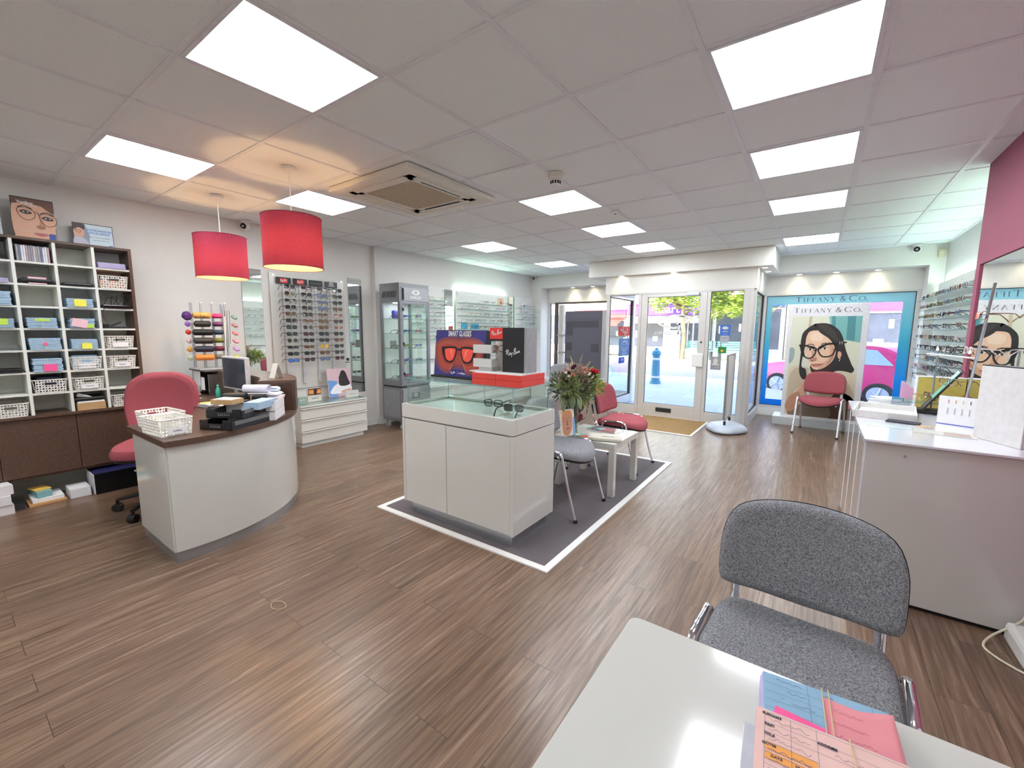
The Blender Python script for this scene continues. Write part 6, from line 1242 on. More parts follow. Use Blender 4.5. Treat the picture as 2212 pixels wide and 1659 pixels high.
tw_ = MB()
for k in range(10):
    y = -.2-.02*k; tw_.tube(smooth([(0, -.12, .45), (.02, -.22-.01*k, .47+.015*k), (.03+.01*(k % 3), -.30-.012*k, .45+.03*(k % 4))], 4, False), .0012, 4)
for k in range(5): tw_.tube(smooth([(0, .2, .45), (.02, .3+.01*k, .55), (.03, .38+.02*k, .5+.01*k)], 4, False), .0012, 4)
o_ = tw_.build('twigs', mat('twig', '#5a4a3a', .8), vs); o_['kind'] = 'stuff'
t = thing('magazine', 'magazine with a face on the cover propped upright against the vase', 'magazine', (.585, 1.845, tz), -.35+PI/2, 'magazines on the low white table'); R_ = Matrix.Rotation(-.16, 4, 'X'); MB().box(-.085, .085, 0, .008, 0, .235, R_).build('pages', PAPER, t); M = R_ @ frame_mat((0, -.0006, 0), (1, 0, 0), (0, 0, 1)); b = MB()
for sl, pts in enumerate(([(-.084, .001), (.084, .001), (.084, .234), (-.084, .234)],)): fill(b, pts, M, 0, sm=False, slot=0)
fill(b, [(-.05, .03), (0, .01), (.045, .06), (.055, .15), (.04, .2), (-.04, .205), (-.06, .14)], M, .0004, slot=1); fill(b, [(-.06, .14), (-.05, .21), (0, .225), (.05, .21), (.06, .15), (.03, .19), (-.03, .195)], M, .0006, slot=2); fill(b, [(.055, .0), (.084, .0), (.084, .17), (.06, .15)], M, .0006, sm=False, slot=3)
for cx in (-.028, .024): b.cur = 4; stroke(b, ell(cx, .145, .02, .016, 12), .003, M, .001, closed=True)
fill(b, [(-.018, .07), (.0, .078), (.02, .07), (0, .06)], M, .0008, slot=5); fill(b, [(-.004, .14), (.008, .1), (-.008, .1)], M, .0008, slot=4); b.build('cover_picture', [PR('#e8d8c8'), SKIN[2], PR('#d8905a'), PR('#86a8d8'), SKIN[5], PR('#a84a40')], t)
for x, y, label in ((.33, 1.62, 'low white bin between the glass-topped cabinet and the grey waiting chair'),):
    t = thing('waste_bin', label, 'bin', (x, y, .006)); MB().lathe([(.08, 0), (.1, .3), (.096, .3), (.077, .006), (.0001, .006)], n=28).build('bin_body', WHITEM, t)
# ================= poster stand by the door =================
t = thing('poster_stand', 'double-sided poster frame standing edge-on in a rounded grey weighted base', 'poster stand', (1.33, 5.07, 0), 0)
def base_pt(u, v):
    a = 2*PI*v; k = (1-u); r = 1+.16*math.cos(2*a)*0; ex = .225+.03*math.cos(4*a); ey = .33; x = ex*math.cos(a); y = ey*math.sin(a)*(1+.12*abs(math.cos(a))**4)
    s = [1, 1.03, 1.0, .86, .62, .4, .0][int(round(u*6))]; z = [.012, .03, .055, .085, .105, .115, .118][int(round(u*6))]; return (x*s, y*s, z)
b = MB(); b.grid(base_pt, 6, 48); b.face([i for i in range(48)]); b.build('weighted_base', mat('base_grey', '#b4bac8', .35), t); MB().lathe([(.2, 0), (.2, .014), (.0001, .014)], n=32, sy=1.45).build('underside', BLACK, t)
MB().box(.2, .226, -.06, .06, .03, .045).build('grip', GREYP, t)
for y in (-.18, .20): MB().cyl((0, y, .09), (0, y, .155), .016, 14).build('socket', BLACK, t); MB().cyl((0, y, .155), (0, y, .185), .012, 12).build('spring', CHROME, t)
f = MB(); 
for y in (-.25, .27): f.box(-.014, .014, y-.014, y+.014, .19, 1.06)
f.box(-.014, .014, -.25, .27, .185, .21).box(-.014, .014, -.25, .27, 1.04, 1.065); f.build('frame', ALU, t, bevel=.004); MB().box(-.006, .006, -.236, .256, .21, 1.04).build('panel', mat('stand_panel', '#d6d3cc', .25, var=.04), t)
# ================= poster board and window vinyl =================
BX0, BX1, BY = 1.895, 2.80, 6.06; GP = 6.68
t = thing('plinth_box', 'low grey plinth carrying the large poster board in the right window', 'plinth', (2.36, 6.10, 0)); MB().box(-.56, .56, -.1, .3, 0, .115).build('plinth_body', mat('plinth_grey', '#c6c8cc', .4), t, bevel=.002); MB().box(-.56, .56, -.1, .3, .1152, .118).build('plinth_top', WHITEM, t)
pb = thing('poster_board', 'tall white poster board with portrait of a dark-haired person in black glasses', 'poster board', ((BX0+BX1)/2, BY, .119)); W = (BX1-BX0)/2; H = 1.63
MB().box(-W, W, 0, .11, 0, H).build('board', mat('board_white', '#dedbe0', .5), pb, bevel=.002); MB().box(W, W+.002, .004, .106, .004, H-.2).build('side_print', PR('#a89878'), pb)
M = frame_mat((0, -.0008, 0), (1, 0, 0), (0, 0, 1)); b = MB(); serif_line(b, M, -.395, 1.515, .095, TIFF); b.build('lettering', mat('letter_navy', '#3a3038', .5), pb)
L, R, B, T = -.405, .385, .03, 1.46; b = MB()
def wy(p):
    x, y = p; y2 = y*.78 if y < 84 else 65.5+(y-84)*59.5/41; x2 = x if x <= 2 or x >= 98 else x-4*min(1, (x-2)/10)*min(1, (98-x)/10); return (L+(R-L)*x2/100, T-(T-B)*min(125, y2)/125)
def clampf(P): return [(min(R, max(L, p[0])), min(T, max(B, p[1]))) for p in P]
def F(slot, pts, z, sm=True, n=5): fill(b, clampf(smooth([wy(p) for p in pts], n) if sm else [wy(p) for p in pts]), M, .0004*z, sm=False, slot=slot)
def S(slot, pts, w_, z, closed=False): b.cur = slot; stroke(b, [wy(p) for p in pts], w_, M, .0004*z, n=4, closed=closed)
PM = [PR(c) for c in ('#d8d6c2', '#7ab0b0', '#4f8a92', '#2a2526', '#3a3230', '#e8bfa2', '#d6a488', '#b9846c', '#d8c8b0', '#c4b098', '#55382e', '#141417', '#c87c6e', '#efd0b8', '#7d6a58', '#f0ece4', '#3d2622', '#9aa8a4')]
F(0, [(0, 0), (100, 0), (100, 125), (0, 125)], 0, False); F(1, [(58, 0), (100, 0), (100, 40), (66, 34)], 1, False); F(2, [(62, 0), (67, 0), (70, 33), (65, 33)], 2, False); F(2, [(84, 0), (93, 0), (94, 38), (85, 36)], 2, False); F(17, [(0, 52), (10, 51), (12, 62), (8, 72), (0, 74)], 2); F(9, [(30, 0), (34, 0), (32, 40), (28, 40)], 1, False)
F(3, [(22, 48), (21, 30), (27, 20), (40, 12), (56, 12), (70, 18), (79, 30), (86, 52), (93, 72), (96, 84), (80, 90), (64, 84), (60, 60), (40, 40)], 3)          # hair back
F(8, [(0, 90), (8, 82), (22, 78), (36, 82), (60, 88), (78, 84), (96, 86), (100, 90), (100, 125), (0, 125)], 4, n=4); F(9, [(60, 92), (74, 86), (90, 92), (100, 104), (100, 112), (84, 104)], 5); F(10, [(66, 112), (82, 102), (100, 108), (100, 125), (64, 125)], 5, n=3); F(14, [(8, 125), (20, 112), (46, 108), (66, 112), (70, 125)], 6, n=3)
F(16, [(38, 84), (44, 88), (58, 90), (66, 84), (66, 76), (40, 76)], 6); F(5, [(27, 46), (27, 32), (32, 24), (42, 22), (54, 24), (64, 34), (70, 46), (72, 58), (68, 70), (58, 80), (48, 84), (41, 82), (36, 74), (31, 64), (28, 56)], 7)   # face
F(6, [(60, 38), (68, 46), (71, 58), (67, 70), (58, 79), (50, 83), (54, 74), (62, 66), (64, 54)], 8); F(7, [(66, 46), (71, 56), (68, 68), (60, 76), (66, 64), (68, 54)], 9); F(13, [(34, 28), (44, 25), (52, 28), (50, 38), (36, 38)], 8)
F(3, [(22, 46), (21, 30), (27, 20), (38, 12), (41, 15), (33, 22), (28, 32), (27, 48), (24, 78), (31, 84), (33, 92), (26, 92), (21, 84)], 10); F(3, [(38, 12), (56, 11), (70, 18), (79, 32), (84, 52), (92, 74), (80, 82), (74, 72), (73, 56), (68, 44), (60, 34), (48, 26), (41, 17)], 10); F(4, [(44, 14), (56, 14), (68, 24), (76, 42), (66, 34), (54, 24)], 11)
F(7, [(37, 54), (39, 62), (36, 68), (39, 71), (45, 70), (46, 66), (42, 60)], 9); F(6, [(38, 54), (41, 62), (43, 66), (45, 60), (42, 52)], 10); F(16, [(37, 69.5), (40, 71), (41, 70)], 12); F(12, [(38, 76), (43, 75), (52, 74), (56, 74.5), (50, 79), (42, 79.5)], 11); S(16, [(38, 76.5), (46, 76), (56, 74.5)], .0035, 13)
for ex, ey in ((35, 52), (56, 50)): F(15, [(ex-4.5, ey), (ex, ey-1.8), (ex+4.5, ey-.3), (ex, ey+1.6)], 12); F(16, ell(ex, ey, 1.7, 1.8, 12), 13, False); S(16, [(ex-5, ey-.2), (ex, ey-2.4), (ex+5, ey-.6)], .006, 14); S(4, [(ex-6, ey-6), (ex, ey-8.4), (ex+6, ey-6.5)], .010, 12)
for P in ([(21, 48), (32, 47), (43, 50), (42, 60), (36, 66), (28, 64), (25, 56)], [(47, 50), (56, 44), (70, 43), (70, 54), (66, 61), (55, 63), (49, 58)]): S(11, P, .017, 15, True)
S(11, [(41, 54), (44.5, 51.5), (48, 53)], .016, 16); S(11, [(18, 46), (30, 46.5), (41, 51)], .024, 16); S(11, [(48, 51), (58, 43.5), (72, 42)], .026, 16); S(11, [(20, 47), (23, 58), (27, 64)], .014, 16); S(11, [(70, 43), (78, 41), (86, 39.5)], .02, 16); S(15, [(76.5, 38.5), (76.5, 43)], .005, 18); S(15, [(79.5, 38.5), (79.5, 43)], .005, 18)
F(6, [(76, 54), (80, 56), (80, 62), (77, 65), (75, 60)], 11); S(15, [(78, 64), (79, 66), (78, 69)], .006, 13); F(6, [(16, 110), (26, 98), (36, 92), (44, 94), (38, 104), (24, 116)], 10); F(9, [(4, 92), (14, 84), (26, 82), (36, 84), (28, 96), (12, 108), (4, 120)], 8); F(7, [(0, 118), (10, 108), (24, 104), (26, 112), (14, 122)], 11)
b.build('portrait_print', PM, pb)
# printed window vinyl: gradient from pale teal to blue, open rectangle in the middle
def vinyl_mat():
    m, nt, out = newmat('gradient_vinyl'); tc = nd(nt, 'ShaderNodeTexCoord'); sp = nd(nt, 'ShaderNodeSeparateXYZ'); mr = nd(nt, 'ShaderNodeMapRange'); rp = nd(nt, 'ShaderNodeValToRGB')
    mr.inputs['From Min'].default_value = .1; mr.inputs['From Max'].default_value = 1.93; e = rp.color_ramp.elements; e[0].color = lin('#2f8edb'); e[1].color = lin('#b9dadd'); q = e.new(.35); q.color = lin('#4fb4e2'); q = e.new(.62); q.color = lin('#73c8d2')
    nt.links.new(tc.outputs['Object'], sp.inputs[0]); nt.links.new(sp.outputs[2], mr.inputs[0]); nt.links.new(mr.outputs[0], rp.inputs[0])
    d = nd(nt, 'ShaderNodeBsdfDiffuse'); tr_ = nd(nt, 'ShaderNodeBsdfTranslucent'); mx = nd(nt, 'ShaderNodeMixShader'); mx.inputs[0].default_value = .55
    for n_ in (d, tr_): nt.links.new(rp.outputs[0], n_.inputs[0])
    nt.links.new(d.outputs[0], mx.inputs[1]); nt.links.new(tr_.outputs[0], mx.inputs[2]); nt.links.new(mx.outputs[0], out.inputs[0]); return m
vn = thing('window_vinyl', 'blue gradient vinyl border stuck around the right shop window', 'window sticker', (0, 0, 0)); v0, v1 = xr0+.06, xr1-.06
MB().box(v0, v1, YG+.012, YG+.0135, 1.785, 1.92).box(v0, 1.632, YG+.012, YG+.0135, .27, 1.785).box(3.19, v1, YG+.012, YG+.0135, .27, 1.785).box(v0, v1, YG+.012, YG+.0135, .135, .27).build('vinyl_border', vinyl_mat(), vn)
b = MB(); serif_line(b, frame_mat((0, YG+.0115, 0), (1, 0, 0), (0, 0, 1)), 1.935, 1.82, .108, TIFF); b.build('lettering', mat('letter_grey', '#45505c', .5), vn)
# stickers on the door and side glazing (printed for the street, so mirrored from inside)
DW = mat('vinyl_white', '#dcdcd2', .6, trans=.15); G_ = 5.4665
MF = lambda x, z, y=G_: frame_mat((x, y-.0006, z), (1, 0, 0), (0, 0, 1))
sk = thing('door_vinyl', 'white eye emblem and mirrored shop lettering on the door glass', 'window sticker', (0, 0, 0)); b = MB(); M = MF(.42, 1.50)
stroke(b, [(.30, .02), (.22, .075), (.06, .10), (-.10, .07), (-.22, .0), (-.14, -.055), (.0, -.09), (.08, -.085)], .032, M, n=6); stroke(b, [(.18, -.03), (.20, .03), (.15, .075), (.08, .06), (.06, .01), (.09, -.03), (.13, -.02), (.13, .02)], .03, M, n=6); stroke(b, [(.11, -.02), (.1, -.12), (.1, -.19)], .03, M)
b.build('emblem', DW, sk); b = MB(); textmb(b, 'Castle Opticians', .085, MF(.42, 1.335), mirror=True, sx=.95, bold=.001); b.build('lettering', DW, sk)
sk = thing('window_sticker', 'blue and grey sticker dated 2015 on the glass right of the door', 'window sticker', (0, 0, 0)); b = MB(); MB().box(1.10, 1.235, G_-.001, G_-.0004, 1.30, 1.455).build('blue_part', mat('sticker_blue', '#5d8fd8', .6, trans=.5), sk); MB().box(1.11, 1.225, G_-.001, G_-.0004, 1.2, 1.30).build('grey_part', mat('sticker_grey', '#c8c8cc', .6, trans=.5), sk)
M = MF(1.168, 1.41, G_-.001); fill(b, [(-.045, 0), (0, .024), (.045, 0), (0, -.024)], M, 0); textmb(b, 'essilor', .03, MF(1.168, 1.36, G_-.001), mirror=True, bold=.0005); textmb(b, 'specialist', .018, MF(1.168, 1.32, G_-.001), mirror=True); b.build('print', DW, sk); textmb(MB(), '2015', .036, MF(1.168, 1.262, G_-.001), mirror=True, bold=.0006).build('date', GREYP, sk)
sk = thing('window_sticker', 'small green card on the glass right of the door', 'window sticker', (0, 0, 0)); MB().box(1.09, 1.2, G_-.001, G_-.0004, 1.045, 1.14).build('card', mat('sticker_green', '#3d9a48', .6, trans=.3), sk); b = MB(); fill(b, ell(0, -.01, .018, .018), MF(1.145, 1.09, G_-.001), 0, sm=False); b.build('disc', mat('sticker_orange', '#e8a83c', .6), sk)
sk = thing('window_poster', 'grey poster with a small portrait low on the glass right of the door', 'poster', (0, 0, 0)); MB().box(1.0, 1.14, G_-.001, G_-.0004, .80, .99).build('sheet', mat('sheet_grey', '#a9a6ac', .6, trans=.3), sk); b = MB(); M = MF(1.07, .9, G_-.001); fill(b, [(-.03, .0), (-.03, .05), (0, .07), (.03, .04), (.02, 0), (.05, -.03), (-.05, -.03)], M, 0); textmb(b, 'Focus', .03, M @ Matrix.Translation((.02, -.06, 0)), mirror=True); b.build('print', DW, sk)
SX = lambda y, z: frame_mat((-.65+.0045, y, z), (0, 1, 0), (0, 0, 1))
sk = thing('window_sticker', 'mirrored red script-logo sticker on the left entrance glazing', 'window sticker', (0, 0, 0)); MB().box(-.646, -.6455, 5.98, 6.56, 1.27, 1.44).build('red_ground', mat('sticker_red', '#e8503c', .6, trans=.5), sk); b = MB(); rayban(b, frame_mat((-.6452, 6.27, 1.355), (0, 1, 0), (0, 0, 1)), .17, mirror=True, w=.06); b.build('lettering', DW, sk)
sk = thing('window_sticker', 'blue grey sticker with a smiling face on the left entrance glazing', 'window sticker', (0, 0, 0)); MB().box(-.646, -.6455, 6.02, 6.56, .90, 1.22).build('blue_ground', mat('sticker_slate', '#7e9cc8', .6, trans=.5), sk); b = MB(); M = frame_mat((-.6452, 6.3, 1.08), (0, 1, 0), (0, 0, 1)); stroke(b, ell(0, 0, .16, .09, 24), .012, M, closed=True); stroke(b, [(-.09, -.02), (0, -.055), (.09, -.02)], .01, M)
for s in (-1, 1): fill(b, ell(s*.05, .03, .014, .01), M, 0, sm=False)
textmb(b, 'smile please', .05, M @ Matrix.Translation((0, -.13, 0)), mirror=True); b.build('print', DW, sk)
sk = thing('window_sticker', 'small bright blue sticker low on the left entrance glazing', 'window sticker', (0, 0, 0)); MB().box(-.646, -.6455, 6.04, 6.32, .77, .88).build('card', mat('sticker_cobalt', '#2c4ed0', .6, trans=.4), sk); textmb(MB(), 'WiFi', .06, frame_mat((-.6452, 6.2, .83), (0, 1, 0), (0, 0, 1)), mirror=True).build('print', DW, sk)
# ================= left window display =================
t = thing('window_display_stand', 'dark grey back of a display stand with square cut-outs in the left window', 'display stand', (-1.5, 6.34, 0)); DB = mat('display_brown', '#5c4d48', .6, var=.05); DK = mat('display_dark', '#4b4650', .6)
MB().box(-.42, .38, 0, .05, .44, 1.74).build('back_board', mat('display_back', '#5e5b66', .7, var=.1, scale=200), t);
for x0, x1, z0, z1 in ((-.39, .3, 1.58, 1.59), (-.39, .3, 1.42, 1.55), (-.39, -.25, 1.26, 1.42), (-.39, -.26, .96, 1.12), (.16, .32, .94, 1.1), (-.39, -.27, .56, .8)): MB().box(x0, x1, -.004, 0, z0, z1).build('cut_out', DK, t)
MB().box(.38, .42, 0, .16, .44, 1.74).build('side_board', mat('side_board', '#b9b2ac', .5), t); MB().box(-.72, .84, .1, .14, 1.895, 1.93).build('head_rail', DB, t); MB().box(-.72, -.66, .09, .15, 0, 1.90).build('post', DB, t, bevel=.004); MB().box(-.64, -.54, .12, .2, 0, 1.88).build('pale_post', mat('pale_post', '#c9c3bc', .5), t)
for z in (1.24, .89): MB().box(-.66, -.42, .1, .16, z, z+.035).box(.42, .84, .1, .16, z, z+.035).build('shelf_bar', mat('bar_grey', '#a39d98', .5), t)
MB().box(-.44, .44, -.02, .18, 0, .44).build('pedestal', WHITE, t, bevel=.003)
deskbox('display_table', -2.09, 6.0, 0, 0, .5, .5, .42, WHITE, 'white display block by the left display window', 'display block', .004)
t = thing('display_card', 'bright pink sign card standing at the far left corner chest', 'display card', (-2.52, 5.8, .502)); MB().box(-.003, .0, -.07, .07, 0, .12).build('card', PR('#e85ac8'), t)
# ================= counter on the right =================
K = .83; ct = thing('sales_counter', 'long gloss white counter against the maroon wall on the right', 'counter', (0, 0, 0)); MB().box(2.515, 3.118, 1.385, 2.84, .02, K-.012).build('counter_body', WHITE, ct, bevel=.002); MB().box(2.502, 3.12, 1.37, 2.855, K-.012, K).build('counter_top', mat('acrylic_top', '#dcdbe2', .08, coat=.5, var=.005), ct, bevel=.002)
MB().box(2.53, 3.11, 1.40, 2.83, 0, .02).build('shadow_gap', BLACK, ct)
MB().box(2.503, 2.514, 1.39, 2.84, .08, K-.02).build('side_acrylic', mat('side_gloss', '#eceaf2', .04, coat=1, var=.005), ct); 
for y in (1.7, 2.1, 2.5): MB().box(2.5015, 2.503, y, y+.006, .08, K-.02).build('side_seam', mat('seam_white', '#fafafc', .2), ct)
MB().cyl((2.66, 1.3855, .765), (2.66, 1.377, .765), .006, 12).build('screw_cap', GREYP, ct)
for s in ((.0, '#9a9ea0'),): pass
zt = K+.0005
t = thing('acrylic_stack', 'stack of clear acrylic blocks at the far end of the white counter', 'acrylic blocks', (2.72, 2.72, zt), .35)
for k in range(3): q = MB(); q.pane(-.09+.006*k, .09+.004*k, -.075, .075, k*.021, k*.021+.018, 1, 0); q.build('block', [ACRYL, mat('acrylic_edge', '#cfd3da', .15, alpha=.7)], t)
t = thing('display_tray', 'shallow white display tray lying on the counter', 'tray', (2.66, 2.26, zt), -.12); MB().box(-.14, .14, -.2, .2, 0, .012).box(-.15, -.14, -.21, .21, 0, .045).box(.14, .15, -.21, .21, 0, .045).box(-.14, .14, -.21, -.2, 0, .045).box(-.14, .14, .2, .21, 0, .045).build('tray_body', mat('tray_grey_white', '#dddbd9', .3), t, bevel=.0015)
deskbox('cloth_pouch', 2.72, 2.0, zt, -.25, .15, .08, .008, mat('cloth_navy', '#3a3b48', .9), 'dark folded cloth in front of the white tray', 'cloth', .003); deskbox('tan_card', 2.80, 1.93, zt, .2, .06, .05, .002, mat('tan_card', '#c9a77e', .7), 'small tan card beside the dark cloth', 'card', 0)
t = thing('leaflet', 'silver and blue leaflet lying open at the front edge of the counter', 'leaflet', (2.64, 1.83, zt), -.1); MB().box(-.10, .10, -.05, .08, 0, .0015).build('sheet', mat('leaflet_silver', '#cfe0e4', .15, .2, var=.12, scale=9), t)
t = thing('leaflet', 'grey leaflet with brown print beside the silver leaflet', 'leaflet', (2.85, 1.75, zt), -.12); MB().box(-.12, .12, -.05, .08, 0, .0015).build('sheet', mat('leaflet_grey', '#c8c6c2', .3), t); q = MB()
for k in range(6): q.box(.0, .1, -.035+k*.016, -.029+k*.016, .0016, .0019)
q.build('print', mat('print_brown', '#b08a7c', .6), t)
t = thing('tablet_stand', 'teal and black tablet in a black slanted stand on the counter', 'tablet', (2.93, 2.50, zt), -.12); MB().box(-.11, .11, -.05, .06, .006, .03).build('stand_base', BLACK, t, bevel=.004); R_ = Matrix.Translation((-.06, 0, .03)) @ Matrix.Rotation(.55, 4, 'Y'); MB().box(-.006, .006, -.085, .085, 0, .3, R_).build('tablet_body', BLACK, t, bevel=.003); MB().box(-.0075, -.006, -.08, .08, .09, .296, R_).build('tablet_screen', mat('tablet_teal', '#6fc4b4', .2), t); MB().box(-.13, -.06, -.055, .06, 0, .004).build('clear_foot', ACRYL, t)
t = thing('carrier_box', 'yellow ochre box with white edge behind the tablet stand', 'box', (2.98, 2.90+.12, 0)); t.location = (2.99, 2.78, zt); MB().box(-.12, .12, -.04, .04, 0, .22).build('box_body', mat('ochre', '#c9b45a', .6), t, bevel=.002); MB().box(-.125, -.12, -.042, .042, 0, .225).box(-.12, .12, -.042, .042, .2205, .225).build('white_edge', WHITEM, t)
t = thing('leaflet_box', 'white folded card with coloured bars and small print on the counter', 'folded card', (2.965, 2.09, zt), -.42); MB().prism([(-.085, 0), (.085, 0), (.085, .012), (-.085, .012)], 0, .0).box(-.09, .09, -.006, .0, 0, .165).build('card_front', PAPER, t); MB().box(-.09, .09, .05, .056, 0, .14).build('card_back', PAPER, t); MB().box(-.09, .09, -.0066, -.006, .0, .004).build('blue_edge', mat('edge_blue', '#5a6ad8', .5), t)
for k, c in enumerate(('#c86a6a', '#d8a04a', '#e0c860', '#4a4a68')): q = MB().box(-.05+k*.03, -.046+k*.03, -.0068, -.006, .125, .145).build('bar', PR(c), t)
q = MB()
for k in range(4): textmb(q, 'Varifocal', .011, frame_mat((-.048+k*.03, -.0068, .08), (0, 0, -1), (1, 0, 0)))
q.build('small_print', GREYP, t)
t = thing('counter_box', 'tall white box with dark top edge standing at the right end of the counter', 'box', (3.012, 1.655, zt), math.atan2(-.21, .1)+0); MB().box(-.125, .125, -.0, .055, 0, .368).build('box_body', mat('box_white', '#dbd7d7', .4), t, bevel=.002); MB().box(-.125, .125, .0, .055, .3685, .373).build('top_edge', BLACK, t)
# mirror on the maroon wall
DM = mat('maroon_dark', '#3c1420', .5); t = mirror('counter_mirror', XM-.012, XM-.004, 1.40, 2.79, .94, 1.81, 'large mirror on the maroon wall above the white counter', edge=DM); f = MB()
for a in ((1.36, 2.83, 1.81, 1.85), (1.36, 2.83, .90, .94), (1.36, 1.40, .94, 1.81), (2.79, 2.83, .94, 1.81)): f.box(XM-.022, XM, *a)
f.build('mirror_frame', MAROON, t)
# rod stand with spectacles in front of the mirror
rs = thing('spectacle_rod', 'thin metal rod stand with clips for spectacles in front of the mirror', 'display stand', (0, 0, 0)); MB().tube([(3.0, 2.20, K), (3.0, 2.16, 1.0), (2.995, 2.05, 1.25), (2.99, 1.90, 1.615)], .007, 8).build('rod', ALU, rs); MB().tube([(2.93, 2.62, K), (2.93, 2.62, 1.26)], .006, 8).build('back_rod', ALU, rs); MB().tube([(2.88, 2.62, 1.22), (3.0, 2.06, 1.22)], .005, 8).build('cross_rail', WHITEM, rs)
for k, (p, rz, v_) in enumerate((((2.93, 2.55, 1.225), -1.3, 0), ((2.95, 2.30, 1.228), -1.1, 4), ((2.97, 2.12, 1.228), -1.5, 7), ((2.92, 2.62, 1.09), -1.2, 0), ((2.98, 2.02, 1.42), -1.4, 2), ((2.96, 2.40, 1.02), -1.0, 5), ((2.92, 2.66, .90), -1.3, 5))): specs(v_, p, rz, '%s spectacles, %s of the loose pairs around the rod stand at the mirror' % (ENM[v_], ORD[k]), 'spectacles on the rod stand')
q = MB(); q.pane(2.78, 2.99, 2.56, 2.70, .885, .89); tag(q.build('glass_shelf', [CASEG, GEDGE]), 'small clear shelf behind the tablet stand', 'shelf')
for k in range(3): specs(k*2+1, (2.86+.05*k, 2.60, .8905), -1.2+.1*k, '%s spectacles, %s on the small clear shelf behind the tablet' % (ENM[k*2+1], ORD[k]), 'spectacles on the small shelf')
# floor-level trunking and cord at the right
t = thing('cable_trunking', 'white rounded cable box on the floor at the end of the counter', 'cable box', (3.085, 1.24, 0)); MB().box(-.035, .035, -.12, .12, 0, .09).build('trunk_body', WHITEM, t, bevel=.02)
tag(MB().tube(smooth([(3.11, 1.372, .18), (3.105, 1.355, .12), (3.07, 1.33, .085), (3.0, 1.29, .03), (2.965, 1.23, .006), (2.985, 1.17, .005), (3.03, 1.12, .005), (3.1, 1.07, .005)], 6, False), .0045, 8).build('power_cord', mat('cord_cream', '#e2d9c2', .5)), 'cream power cord looping on the floor at the counter end', 'cord')
tag(MB().tube(smooth([(.16, -.45, .0025), (.20, -.47, .0025), (.235, -.46, .0025), (.25, -.43, .0025), (.22, -.415, .0025), (.18, -.42, .0025)], 5), .0013, 6, closed=True).build('rubber_band', BAND), 'rubber band lying on the wooden floor', 'rubber band')
# ================= white table in the foreground =================
ft = thing('white_table', 'gloss white table in the near right corner with a pile of record cards', 'table', (2.9, -1.2, 0)); TP = rrect(1.12, 1.44, .02, 4); MB().prism(TP, .705, .73).build('tabletop', WHITE, ft, bevel=.003, seg=3)
for sx in (-.5, .5):
    for sy in (-.64, .64): MB().box(sx-.03, sx+.03, sy-.03, sy+.03, 0, .705).build('leg', WHITE, ft, bevel=.003)
ft.location = (2.545, -1.205, 0)
FT = .7305
def cardstack(label, x, y, z, rz, w, d, n, m, m2, h): 
    t = thing('record_cards', label, 'record cards', (x, y, z), rz, 'bundles of record cards on the foreground table')
    for k in range(n): j = random.uniform(-.0025, .0025); MB().box(-w/2+j, w/2+j, -d/2+j, d/2+j, k*h/n, (k+1)*h/n-.0004).build('card', m if (n-1-k) % 3 == 0 else m2, t)
    return t
INK = mat('ink_dark', '#2c2f40', .6); LNE = mat('print_line', '#56606e', .6)
def hand(mb, x, y, L, hh, seed, M, z=0):
    r_ = random.Random(seed); P = []; n = int(L/hh*2.2)
    for k in range(n): P.append((x+L*k/n, y+r_.uniform(-.5, .5)*hh*(1 if k % 2 else .4)))
    stroke(mb, P, .0007, M, z, n=4)
t = cardstack('blue record cards at the far edge of the white foreground table', 2.335, -.60, FT, .11, .175, .17, 14, mat('card_blue2', '#8fb4d0', .8, var=.04), LIL, .02); M = Matrix.Translation((0, 0, .0203)); b = MB()
for yy in (.062, .042, .024, .006): stroke(b, [(-.083, yy), (.083, yy)], .0005, M, sm=False)
for xx in (-.02, .068): stroke(b, [(xx, .084), (xx, -.02)], .0005, M, sm=False)
b.build('ruled_lines', LNE, t); b = MB(); hand(b, -.065, .075, .04, .006, 1, M); hand(b, -.05, .052, .03, .006, 2, M); hand(b, -.06, .033, .008, .005, 3, M); hand(b, -.045, .030, .035, .007, 4, M)
for k in range(4): hand(b, -.0, .072-.018*k, .018, .005, 5+k, M)
b.build('handwriting', INK, t); MB().box(-.07, .03, -.08, .0, .0206, .0212, Matrix.Rotation(-.18, 4, 'Z')).build('pink_strip', NOTE['pink'], t)
nm_ = mat('note_rose', '#e58f98', .8, var=.03); o = MB().grid(lambda u, v: (.0+.088*u, -.075+.145*v-.01*u, .0216+.016*max(0, u-.55)*max(0, v-.4)*4), 12, 10).build('rose_note', nm_, t, solid=.0006); b = MB(); 
for k in range(4): hand(b, .008, .045-.025*k, .045+.008*k, .006, 20+k, Matrix.Translation((0, 0, .0222)))
b.build('note_handwriting', mat('ink_rose', '#a05a6c', .6), t)
for x in (-.003, .006): MB().tube([(x-.004, -.088, .024), (x, 0, .0255), (x+.004, .088, .0235), (x+.004, .0885, .0)], .0009, 5).build('rubber_band', BAND, t)
t = cardstack('pink record cards nearest the camera with a sticker lettered ACES', 2.345, -.735, FT, .07, .19, .21, 16, mat('card_pink2', '#efc4bd', .8, var=.04), mat('card_pink3', '#d9c8d4', .8), .042); M = Matrix.Translation((0, 0, .0423)); b = MB()
for yy in (.098, .078, .06, .042, .024, .004, -.02): stroke(b, [(-.085, yy), (-.02 if yy < .06 else .09, yy)], .0005, M, sm=False)
for xx in (-.085, -.052, -.02): stroke(b, [(xx, .098), (xx, -.1)], .0005, M, sm=False)
b.build('ruled_lines', LNE, t); b = MB()
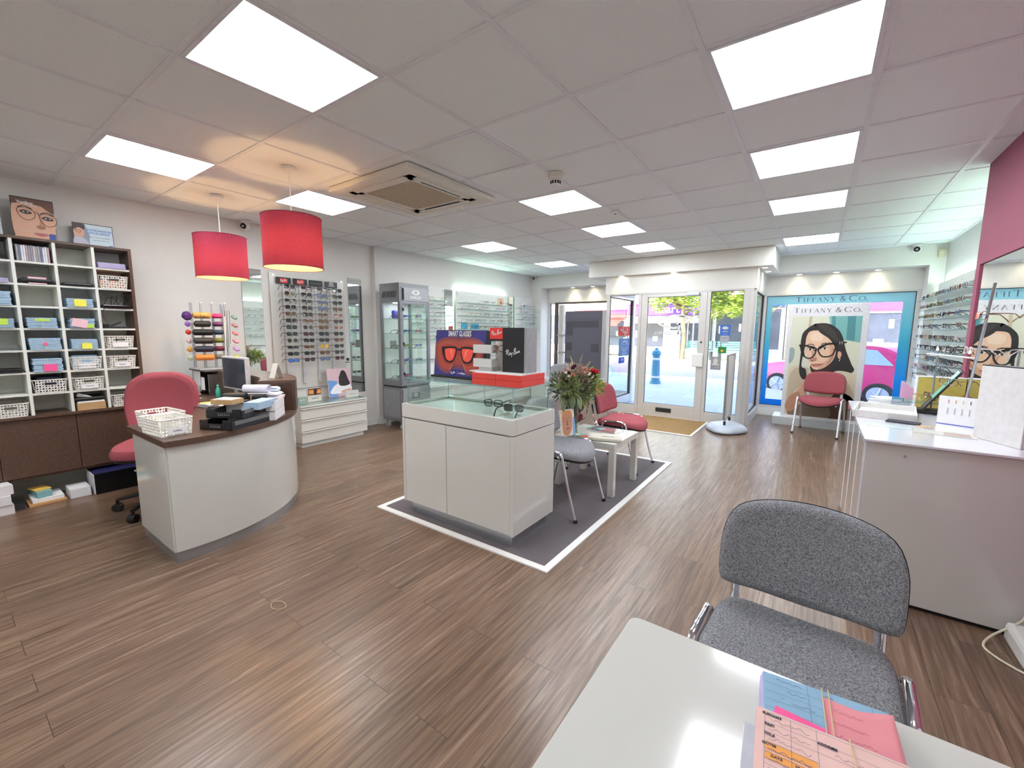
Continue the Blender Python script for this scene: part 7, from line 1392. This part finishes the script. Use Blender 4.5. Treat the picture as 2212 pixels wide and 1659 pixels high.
for s_, x, y in (('SURNAME', -.076, .094), ('FIRST', -.079, .074), ('TITLE', -.079, .056), ('NOTES', -.079, .038), ('ADDRESS', -.008, .078), ('DATE', -.07, .02), ('NHS / PRIV', -.035, .02)): textmb(b, s_, .0055, M @ Matrix.Translation((x, y, 0)), bold=.0002)
b.build('form_print', INK, t); b = MB()
for k in range(5): hand(b, -.08, .086-.0185*k, .055, .008, 30+k, M)
hand(b, .0, .066, .07, .008, 40, M); hand(b, .01, .045, .08, .006, 41, M)
for k in range(4): hand(b, -.08, -.0-.02*k, .02, .006, 50+k, M); hand(b, -.047, -.0-.02*k, .02, .006, 60+k, M)
b.build('handwriting', mat('ink_soft', '#7a6878', .6), t); b = MB()
for yy in (.030, .014): b.box(-.084, -.022, yy, yy+.012, .0423, .0425)
b.build('highlighter', mat('highlight_orange', '#f5a552', .7), t); MB().box(-.02, .09, -.1, .018, .0424, .0427, Matrix.Rotation(-.05, 4, 'Z')).build('white_label', mat('label_greywhite', '#d9d6da', .7), t)
MB().box(-.01, .088, .012, .030, .0428, .0432, Matrix.Rotation(-.16, 4, 'Z')).build('yellow_strip', mat('strip_yellow', '#f2c456', .7), t); q = MB(); textmb(q, 'ACES', .024, M @ Matrix.Translation((.058, -.022, .0012)) @ Matrix.Rotation(-.12, 4, 'Z'), bold=.0008); q.build('lettering', mat('aces_ink', '#33346a', .6), t)
q = MB(); Mp = M @ Matrix.Translation((.008, -.012, .001))
for k in range(7): a = k*.9+.3; stroke(q, [(0, 0), (math.cos(a)*.02, math.sin(a)*.024)], [.002, .0055], Mp, sm=False)
q.build('pink_star', NOTE['pink'], t); MB().box(.03, .08, -.06, -.05, .043, .0436, Matrix.Rotation(-.1, 4, 'Z')).build('pink_strip', NOTE['pink'], t)
MB().tube([(.022, -.106, .0445), (.024, 0, .0462), (.020, .106, .0445), (.020, .1065, .0)], .001, 5).build('rubber_band', BAND, t)
t = cardstack('grey paper edges of the bundle left of the pink cards', 2.247, -.76, FT, .06, .022, .19, 10, mat('edge_grey', '#c2c4cf', .8), PAPER, .03)
